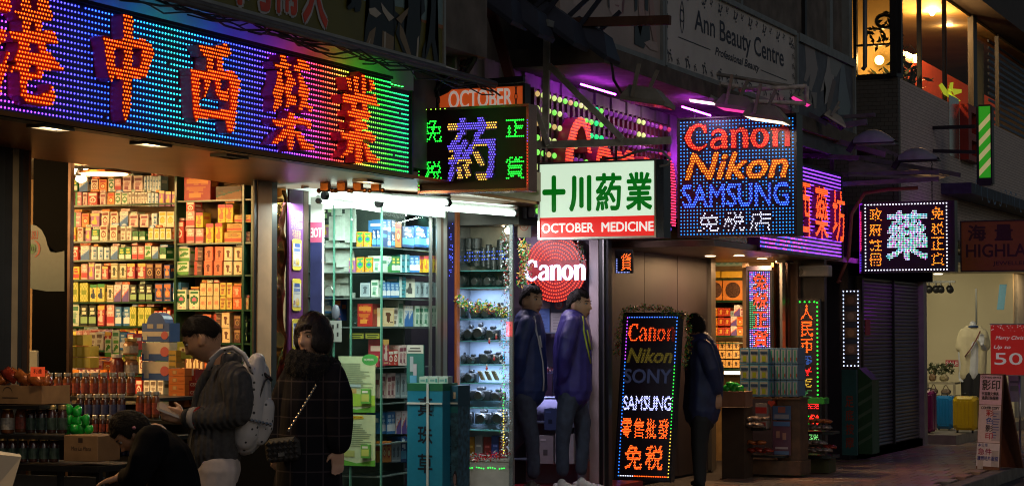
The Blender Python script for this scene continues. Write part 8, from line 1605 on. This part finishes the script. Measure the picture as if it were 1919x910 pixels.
TRW = mat('trouser_cream', (.68,.58,.55), .8, var=.2, scale=20); me = remeshed(c, .009, 5); cloth_folds(me, .006, 12, 7); child(me, 'trousers', t, [TRW])
q = mb(mat('shoe_dark', (.03,.03,.035), .5)); 
for d in (-.095, .095): p = g.P(408, 1165, d); p.z = 0.005; shoe(q, p, -RGT)
child(remeshed(q, .008, 3), 'shoes', t, [_M['shoe_dark']])
# phone: held, so a thing of its own
pc = g.P(319, 766, -.075); U = (g.P(336, 774, -.075)-g.P(305, 762, -.075)).normalized(); f = Fr(pc, U, (Vector((0,0,1))*.55+FWD*.8), None)
ph = thing('phone', pc, 'pale gold phone held by the man in the cardigan', 'phone'); q = mb(mat('phone_gold', (.5,.42,.36), .3, .6)); q.cbox(f, -.07, .07, -.034, .034, -.008, 0, .012); q.obj('shell', ph); q = mb(mat('phone_screen', (.03,.03,.04), .1, emit=(.5,.45,.5), es=.15)); q.box(f, -.062, .062, -.030, .030, -.0095, -.0082); q.obj('screen', ph)
# backpack
bp_ = thing('backpack', g.P(475, 830, 0), 'white backpack with small black prints and studs worn by the cardigan man', 'backpack')
BPM = mat('backpack_white', (.55,.53,.55), .45, var=.12, scale=10); n = BPM.node_tree.nodes; L = BPM.node_tree.links; vo = n.new('ShaderNodeTexVoronoi'); vo.inputs['Scale'].default_value = 26; vo.inputs['Randomness'].default_value = .35; tc = n.new('ShaderNodeTexCoord'); L.new(tc.outputs['Object'], vo.inputs['Vector']); rp = n.new('ShaderNodeValToRGB'); rp.color_ramp.interpolation = 'CONSTANT'; rp.color_ramp.elements[0].color = (.03,.03,.04,1); rp.color_ramp.elements[1].position = .19; rp.color_ramp.elements[1].color = (.55,.53,.55,1); L.new(vo.outputs['Distance'], rp.inputs[0]); L.new(rp.outputs[0], n['Principled BSDF'].inputs['Base Color'])
c = MB().use(BPM)
for d in (-.10,-.05,0,.05,.10): e = 1-(d/.17)**2; g.ch(c, [(482,676,d,.045*e),(476,700,d,.085*e),(473,740,d,.10*e),(468,780,d,.105*e),(461,812,d,.10*e),(458,822,d,.085*e)])
me = remeshed(c, .009, 4); child(me, 'pack', bp_, [BPM])
c = MB().use(BPM)
for d in (-.06,0,.06): g.ch(c, [(497,760,d,.05),(492,800,d,.055),(486,818,d,.045)])
child(remeshed(c, .009, 4), 'front_pocket', bp_, [BPM])
q = mb(BPM); q.smooth = True; 
def strap(d): return [g.P(391,692,d*.9), g.P(398,672,d), g.P(414,657,d), g.P(436,652,d), g.P(455,664,d), g.P(468,688,d), g.P(474,705,d*.7)]
for d in (-.165, .165):
    q = mb(BPM); q.smooth = True; P = strap(d); q.tube(P, .022, 8, flat=.35); q.tube([g.P(391,692,d*.95), g.P(392,730,d*1.1), g.P(418,775,d*1.25), g.P(450,800,d)], .016, 6, flat=.35) if d > 0 else None; q.obj('strap', bp_)
q = mb(mat('stud_steel', (.5,.5,.52), .25, .9)); 
for i in range(9): p = g.P(450+7*i, 782+1.6*i, -.165 if i < 5 else -.15); q.lathe(p, [(.011,0),(.006,-.012),(.001,-.018)], 8, FWD)
q.obj('stud_row', bp_); q = mb(BLACK); q.smooth = True; q.tube([g.P(506,706,-.10), g.P(497,712,-.13), g.P(488,738,-.14), g.P(480,770,-.145)], .005, 6); q.tube([g.P(488,702,-.08), g.P(496,700,-.1), g.P(510,712,-.09)], .010, 6); q.obj('zip', bp_)
q = mb(mat('stud_steel', (.5,.5,.52), .25, .9)); q.lathe(g.P(474,676,0), [(.03,0),(.028,.02)], 10) if 0 else None
# ---------------- woman in the plaid coat
g = Fig(11.2, 'woman with short dark hair in a long black checked coat and fur collar', (580, 1147)); t = g.t
R = facing(236, 5); hc = g.P(588, 632, 0)
def bob(p):
    x = p.x/.096
    if x > .35:
        l = .036+.010*math.sin(p.y*30+.6)+(.0 if abs(p.y) < .045 else -.10); 
        if abs(p.y) > .05: l = -.072
    elif x > -.2: l = -.078
    else: l = -.088
    return (p.z-l)/.016
HW = mat('hair_darkbrown', (.018,.008,.007), .5, var=.5, scale=60, stretch=(1,1,6), bump=.4)
sk = MB().use(SKIN2); head(g, hc, R, 1.0, bob, SKIN2, HW, .027, sk)
g.ch(sk, [(592,655,0,.045),(593,690,0,.05),(588,760,0,.09),(585,860,0,.10)])
for d in (-.08, .08): g.ch(sk, [(585,870,d,.07),(582,1000,d,.055),(582,1130,d,.035)])
g.ch(sk, [(610,712,-.12,.04),(628,770,-.14,.035),(632,838,-.14,.026)]); g.ch(sk, [(560,712,.12,.04),(540,770,.12,.035),(530,838,.06,.026)])
w_ = g.P(633, 838, -.14); hand(sk, w_, (0,0,-1), -RGT, -FWD, .92, .4); w_ = g.P(528, 836, .05); hand(sk, w_, (-.3,0,-1), RGT, FWD, .92, .4)
child(remeshed(sk, .0065, 2), 'body', t, [SKIN2])
CT = mat('coat_check', (.012,.012,.018), .9, spec=.1, var=.3, scale=30); n = CT.node_tree.nodes; L = CT.node_tree.links
tc = n.new('ShaderNodeTexCoord'); mp = n.new('ShaderNodeMapping'); mp.inputs['Rotation'].default_value = (0,0,math.radians(-23)); L.new(tc.outputs['Object'], mp.inputs[0]); sx = n.new('ShaderNodeSeparateXYZ'); L.new(mp.outputs[0], sx.inputs[0])
acc = None
for ax, per in (('X', 11.5), ('Z', 10.5)):
    mu = n.new('ShaderNodeMath'); mu.operation = 'MULTIPLY'; mu.inputs[1].default_value = per; L.new(sx.outputs[ax], mu.inputs[0]); fr_ = n.new('ShaderNodeMath'); fr_.operation = 'FRACT'; L.new(mu.outputs[0], fr_.inputs[0]); lt = n.new('ShaderNodeMath'); lt.operation = 'LESS_THAN'; lt.inputs[1].default_value = .075; L.new(fr_.outputs[0], lt.inputs[0])
    if acc: mxn = n.new('ShaderNodeMath'); mxn.operation = 'MAXIMUM'; L.new(acc.outputs[0], mxn.inputs[0]); L.new(lt.outputs[0], mxn.inputs[1]); acc = mxn
    else: acc = lt
mm = n.new('ShaderNodeMix'); mm.data_type = 'RGBA'; mm.inputs[6].default_value = (.010,.010,.015,1); mm.inputs[7].default_value = (.045,.038,.045,1); L.new(acc.outputs[0], mm.inputs[0]); L.new(mm.outputs[2], n['Principled BSDF'].inputs['Base Color'])
c = MB().use(CT); g.torso(c, [(590,690,.09,.12),(588,712,.155,.17),(586,750,.165,.19),(582,800,.165,.19),(580,850,.175,.20),(578,900,.185,.21),(578,980,.20,.22),(578,1010,.20,.22)])
g.ch(c, [(618,706,-.08,.09),(632,740,-.12,.085),(636,785,-.13,.080),(634,826,-.13,.072)]); g.ch(c, [(556,706,.08,.085),(536,745,.10,.085),(525,790,.09,.078),(518,822,.05,.068)])
me = remeshed(c, .010, 5); cloth_folds(me, .006, 9, 11); child(me, 'coat', t, [CT])
FUR = mat('fur_black', (.006,.006,.009), .95, var=.6, scale=120, bump=1); c = MB().use(FUR)
for k in range(14): a_ = 2*math.pi*k/14; c.ell(g.P(588+34*math.cos(a_), 690+(8*math.cos(a_)), .12*math.sin(a_)), .062, .062, .085, 10, 7)
for k in range(5): c.ell(g.P(573-2*k, 700+8*k, -.10), .055, .05, .05, 8, 6)
me = remeshed(c, .010, 3)
cloth_folds(me, .012, 60, 2)
child(me, 'fur_collar', t, [FUR])
q = MB().use(FUR); rnd = random.Random(3); vs = me.vertices
for i in rnd.sample(range(len(vs)), min(2600, len(vs))): p = vs[i].co+Vector(t['_o']); nn = (vs[i].normal+Vector([rnd.gauss(0,.5) for _ in range(3)])).normalized(); s_ = nn.cross(Vector((0,0,1))).normalized()*.0016; q.add([p-s_, p+s_, p+nn*.022+Vector((0,0,-.008))], [(0,1,2)])
q.obj('fur_hairs', t, kind='stuff')
c = MB().use(BLACK)
for d in (-.08, .08): g.ch(c, [(582,1000,d,.055),(582,1080,d,.05),(582,1135,d,.045)])
for d in (-.08, .08): p = g.P(582, 1140, d); p.z = .005; shoe(c, p, -RGT)
child(remeshed(c, .009, 3), 'boots', t, [BLACK])
# handbag on a chain
hb = thing('quilted_handbag', g.P(525, 860, -.2), 'black quilted handbag hanging from a chain across the woman in the checked coat', 'handbag')
QM = mat('quilted_leather', (.012,.011,.012), .55, var=.2); f = Fr(g.P(498, 868, -.20), (RGT+Vector((0,0,.12))-FWD*.15), (Vector((0,0,1))+RGT*-.1), None); q = mb(QM); q.cbox(f, 0, .19, 0, .125, -.08, 0, .025); q.obj('body', hb); q = mb(QM)
for i in range(6):
    for j in range(4): c0 = f.p(.022+.029*i, .018+.027*j, .0); q.lathe(c0, [(.016,0),(.010,.003),(.003,.0045)], 4, f.N)
q.obj('quilting', hb, kind='stuff'); q = mb(mat('stud_steel', (.5,.5,.52), .25, .9)); q.box(f, .075, .11, .03, .05, .008, .014); q.obj('clasp', hb)
q = mb(mat('stud_steel', (.5,.5,.52), .25, .9)); A_, B_ = g.P(541, 806, -.24), g.P(592, 722, -.22); m_ = g.P(568, 762, -.245)
for i in range(26): k = i/25; p = A_.lerp(m_, k*2) if k < .5 else m_.lerp(B_, k*2-1); q.lathe(p, [(.006,-.004),(.006,.004)], 6, (B_-A_) if i % 2 else FWD)
q.obj('chain', hb)
# ---------------- two men in the doorway
def door_man(z0, dx, jcol, zipc, label, hx_, yaw, bent, shoec, skin, zip_x, legx, hs=1.12):
    g = Fig(z0, label, (legx, 905)); t = g.t; s = FPX/z0
    R = facing(yaw, 4); hc = g.P(hx_[0], hx_[1]+1, 0); sk = MB().use(skin); head(g, hc, R, hs, short_hair(.052, .008, -.06), skin, HAIRB, .017, sk)
    X = dx
    g.ch(sk, [(hx_[0]-4,hx_[1]+18,0,.055),(X+2,594,0,.06),(X,660,0,.10),(X,735,0,.10)])
    for L_ in bent: g.ch(sk, [(x, y, d, r*.7) for x, y, d, r in L_])
    for d in (-.17, .17): g.ch(sk, [(X-4,603,d*.8,.05),(X-14,650,d*1.2,.04),(X-16,700,d*.7,.03),(X-20,722,d*.3,.028)])
    w_ = g.P(X-20, 722, .0); hand(sk, w_, (0,0,-1), FWD, -RGT, .95, .4)
    child(remeshed(sk, .0075, 2), 'body', t, [skin])
    JM = mat('jacket_'+label.split()[2], jcol, .55, var=.3, scale=14); c = MB().use(JM)
    g.torso(c, [(X+1,592,.075,.085),(X,604,.135,.20),(X-1,630,.165,.215),(X-2,665,.172,.20),(X-2,700,.175,.19),(X-2,731,.172,.185)])
    for d in (-.21, .21): g.ch(c, [(X-2,606,d*.8,.075),(X-12,636,d*1.12,.072),(X-17,668,d*1.12,.066),(X-20,700,d*.8,.058),(X-22,718,d*.4,.052)])
    for k in range(10): a_ = 2*math.pi*k/10; c.ell(g.P(X+2+12*math.cos(a_), 588-2*math.cos(a_), .055*math.sin(a_)), .024, .024, .034, 8, 6)
    me = remeshed(c, .010, 4); cloth_folds(me, .007, 10, z0); child(me, 'jacket', t, [JM])
    q = mb(mat('zip_'+label.split()[2], zipc, .5)); q.smooth = True; pts = []
    dg = bpy.context.evaluated_depsgraph_get(); from mathutils.bvhtree import BVHTree; bv = BVHTree.FromPolygons([v.co+Vector(t['_o']) for v in me.vertices], [tuple(p.vertices) for p in me.polygons])
    for x, y in zip_x[0]:
        r_ = ray(x, y).normalized(); h_ = bv.ray_cast(CAM, r_)
        if h_[0] is not None: pts.append(h_[0]-r_*.003)
    if len(pts) > 1: q.tube(pts, .009, 6)
    pts = [bv.ray_cast(CAM, ray(x, y).normalized())[0] for x, y in zip_x[1]]; pts = [p-FWD*.003 for p in pts if p is not None]
    if len(pts) > 1: q.tube(pts, .009, 6)
    q.obj('zip', t)
    DN = mat('denim_dark', (.035,.045,.085), .8, var=.4, scale=20); c = MB().use(DN); g.torso(c, [(X-3,722,.115,.165),(X-3,745,.12,.17)])
    for L_ in bent: g.ch(c, L_)
    me = remeshed(c, .010, 4); cloth_folds(me, .007, 14, z0+4); child(me, 'jeans', t, [DN])
    return g
g = door_man(18.1, 990, (.012,.028,.13), (.45,.45,.5), 'man in navy jacket with white zip leaning with one foot raised behind him', (996,562), -48, [[(984,745,-.09,.095),(990,790,-.10,.08),(997,820,-.10,.066),(1000,850,-.10,.058),(1000,884,-.10,.058)],[(984,745,.09,.095),(976,790,.09,.085),(968,822,.09,.07),(955,838,.12,.062),(940,850,.20,.055)]], None, SKIN, ([(1001,592),(1005,620),(1012,650),(1017,680),(1019,710),(1018,732)], [(1011,628),(1015,650)]), 1000)
q = mb(mat('boot_brown', (.06,.045,.04), .6, var=.3)); p = g.P(996, 900, -.10); p.z = .125; shoe(q, p, RGT); p = g.P(934, 858, .22); shoe(q, p-Vector((0,0,.05)), Vector((-.2,.5,0))); child(remeshed(q, .008, 2), 'boots', g.t, [_M['boot_brown']])
g = door_man(18.25, 1075, (.035,.026,.20), (.42,.48,.04), 'man in violet blue jacket with lime zip standing in the camera shop doorway', (1085,570), -32, [[(1066,745,-.09,.095),(1058,790,-.10,.078),(1054,830,-.10,.062),(1054,880,-.10,.058)],[(1078,745,.09,.095),(1091,790,.09,.078),(1092,830,.09,.062),(1090,878,.09,.056)]], None, SKIN, ([(1092,592),(1094,620),(1100,650),(1107,680),(1112,712),(1112,722)], [(1100,618),(1107,654)]), 1075)
q = mb(mat('shoe_white', (.62,.58,.58), .5)); 
for x, d in ((1053,-.10),(1090,.09)): q = mb(_M['shoe_white']); p = g.P(x, 896, d); p.z = .125; shoe(q, p, RGT*1+FWD*-.25); child(remeshed(q, .006, 2), 'shoe', g.t, [_M['shoe_white']])
# ---------------- dark man beyond the standing board
g = Fig(20.3, 'man in a dark blue hooded jacket seen from behind beside the standing LED board', (1315, 911)); t = g.t
R = facing(120, 8); hc = g.P(1303, 612, 0); sk = MB().use(SKIN); head(g, hc, R, 1.0, short_hair(.05, .0, -.07), SKIN, HAIRB, .022, sk); g.ch(sk, [(1304,625,0,.05),(1312,650,0,.06),(1318,720,0,.1),(1318,770,0,.1)])
for d in (-.09, .09): g.ch(sk, [(1317,780,d,.07),(1314,850,d,.05),(1314,900,d,.035)])
g.ch(sk, [(1325,660,-.16,.045),(1338,705,-.2,.036),(1346,738,-.15,.028)]); w_ = g.P(1346, 738, -.15); hand(sk, w_, (0,0,-1), -RGT, FWD, 1, .5)
child(remeshed(sk, .0075, 2), 'body', t, [SKIN]); JM = mat('jacket_midnight', (.02,.03,.10), .6, var=.4, scale=12); c = MB().use(JM)
g.torso(c, [(1308,634,.08,.10),(1313,650,.16,.20),(1320,690,.195,.21),(1319,730,.195,.20),(1315,768,.19,.195)]); g.ch(c, [(1318,650,-.16,.085),(1334,690,-.21,.075),(1345,728,-.16,.062)]); g.ch(c, [(1300,652,.16,.08),(1296,700,.2,.07),(1300,740,.15,.06)])
for k in range(8): a_ = math.pi*2*k/8; c.ell(g.P(1311+14*math.cos(a_), 640+4*math.cos(a_), .07*math.sin(a_)), .04, .04, .04, 8, 6)
me = remeshed(c, .011, 4); cloth_folds(me, .008, 9, 2); child(me, 'jacket', t, [JM]); c = MB().use(BLACK); g.torso(c, [(1315,760,.14,.17),(1315,785,.14,.17)])
for d in (-.095, .095): g.ch(c, [(1314,785,d,.105),(1311,830,d,.085),(1311,870,d,.07),(1312,898,d,.062)])
for d in (-.1, .1): p = g.P(1312, 905, d); p.z = .005; shoe(c, p, FWD-RGT*.3)
TRB = mat('trouser_black', (.012,.012,.014), .8, var=.3); child(remeshed(c, .011, 4), 'trousers', t, [TRB])
# ---------------- crouching stall keeper
g = Fig(10.15, 'person in black crouching over the low shelf of the goods stall', (300, 1180)); t = g.t
R = facing(192, 55); hc = g.P(247, 808, -.05); sk = MB().use(SKIN); 
def ponyhair(p): x = p.x/.096; l = .05 if x > .4 else (-.02 if x > 0 else -.085); return (p.z-l)/.02
head(g, hc, R, .88, ponyhair, SKIN, HAIRB, .020, sk); g.ch(sk, [(262,808,-.02,.05),(290,818,0,.07),(320,870,0,.10),(322,940,0,.11)])
g.ch(sk, [(285,820,-.17,.05),(262,880,-.22,.04)]); g.ch(sk, [(262,880,-.22,.036),(240,893,-.2,.03),(226,893,-.18,.026)]); w_ = g.P(228, 893, -.18); hand(sk, w_, -RGT+Vector((0,0,-.25)), FWD, (0,0,-1), .95, .5)
for d in (-.12, .12): g.ch(sk, [(325,950,d,.08),(270,985,d*1.2,.065),(262,990,d*1.2,.06)]); g.ch(sk, [(268,990,d*1.2,.055),(290,1080,d*1.2,.05),(300,1150,d*1.2,.04)])
child(remeshed(sk, .0075, 2), 'body', t, [SKIN]); BJ = mat('jacket_black', (.007,.007,.009), .85, spec=.1, var=.4, scale=12); c = MB().use(BJ)
g.torso(c, [(270,822,.065,.10),(288,832,.10,.18),(308,858,.13,.21),(320,900,.14,.20),(326,945,.15,.20),(328,970,.15,.20)])
g.ch(c, [(285,828,-.19,.085),(268,862,-.24,.075),(258,888,-.24,.066)]); g.ch(c, [(258,888,-.24,.066),(244,893,-.22,.055),(237,893,-.2,.05)]); g.ch(c, [(285,828,.19,.085),(268,870,.24,.07),(250,900,.2,.06)])
for k in range(8): a_ = math.pi*2*k/8; c.ell(g.P(272+14*math.cos(a_), 812+8*math.cos(a_), .07*math.sin(a_)), .035, .035, .04, 8, 6)
me = remeshed(c, .010, 4); cloth_folds(me, .008, 9, 5); child(me, 'jacket', t, [BJ]); c = MB().use(BLACK)
for d in (-.12, .12): g.ch(c, [(328,955,d,.11),(272,988,d*1.2,.085)]); g.ch(c, [(270,990,d*1.2,.08),(292,1080,d*1.2,.07),(300,1155,d*1.2,.06)]); p = g.P(302, 1170, d*1.2); p.z = .005; shoe(c, p, -RGT)
child(remeshed(c, .011, 4), 'trousers', t, [TRB])
q = mb(mat('hair_clip_pink', (.55,.2,.25), .4)); 
for x, y, d in ((251,801,-.14),(216,796,-.10)): q = mb(_M['hair_clip_pink']); q.smooth = True; q.ell(g.P(x, y, d), .012, .008, .008, 8, 6); q.obj('hair_clip', t)
# ---------------- mannequin
g = Fig(31.0, '', (1824, 812)); t = g.t; t.name = 'mannequin'; t['label'] = 'headless mannequin in a cream polo shirt and dark trousers in the fashion shop'; t['category'] = 'mannequin'
MW = mat('mannequin_white', (.55,.56,.58), .35); sk = MB().use(MW); g.ch(sk, [(1823,607,0,.05),(1824,616,0,.06),(1824,650,0,.12),(1822,700,0,.12)])
for d in (-.09, .09): g.ch(sk, [(1822+d*60,705,0,.07),(1821+d*80,760,0,.055),(1821+d*80,808,0,.035)])
g.ch(sk, [(1803,625,0,.05),(1800,660,0,.04),(1801,692,-.03,.03)]); g.ch(sk, [(1843,625,0,.05),(1846,655,0,.04)]); g.ch(sk, [(1846,655,0,.038),(1842,650,-.15,.032),(1840,645,-.22,.028)])
w_ = g.P(1801, 694, -.03); hand(sk, w_, (0,0,-1), RGT, -FWD, 1.05, .3); w_ = g.P(1840, 645, -.22); hand(sk, w_, (0,0,1), -RGT, -FWD, 1.05, .4); child(remeshed(sk, .009, 2), 'figure', t, [MW])
PO = mat('polo_cream', (.55,.48,.30), .8, var=.15); c = MB().use(PO)
for k in (-1, -.5, 0, .5, 1): g.ch(c, [(1824+k*10,615+abs(k)*3,0,.07),(1824+k*16,630,0,.10),(1823+k*13,665,0,.105),(1822+k*14,702,0,.10)])
g.ch(c, [(1806,624,0,.075),(1801,640,0,.075),(1799,650,0,.072)]); g.ch(c, [(1841,624,0,.075),(1846,640,0,.075),(1847,648,0,.072)]); me = remeshed(c, .012, 4); cloth_folds(me, .006, 9, 1); child(me, 'polo_shirt', t, [PO])
c = MB().use(BLACK)
for k in (-1, 1): g.ch(c, [(1822+k*8,702,0,.11),(1821+k*9,750,0,.085),(1821+k*9,806,0,.07)])
child(remeshed(c, .012, 3), 'trousers', t, [TRB])
q = mb(mat('strap_maroon', (.12,.015,.02), .6)); q.smooth = True; q.tube([g.P(1837,620,-.13), g.P(1830,635,-.15), g.P(1818,655,-.15), g.P(1808,668,-.13)], .018, 6, flat=.4); q.obj('strap', t); q = mb(mat('collar_navy', (.03,.06,.14), .7)); q.smooth = True; q.tube([g.P(1824+9*math.cos(a), 613+2*math.sin(a), .09*math.sin(a)) for a in np.linspace(0, 6.28, 14)], .018, 6); q.obj('collar', t)
for o in bpy.data.objects:
    if '_o' in o: del o['_o']

for o in bpy.data.objects:
    if o.parent and o.type == 'MESH' and (o.name.split('.')[0] == 'print' or o.name.startswith('portrait_print')): o['kind'] = 'stuff'
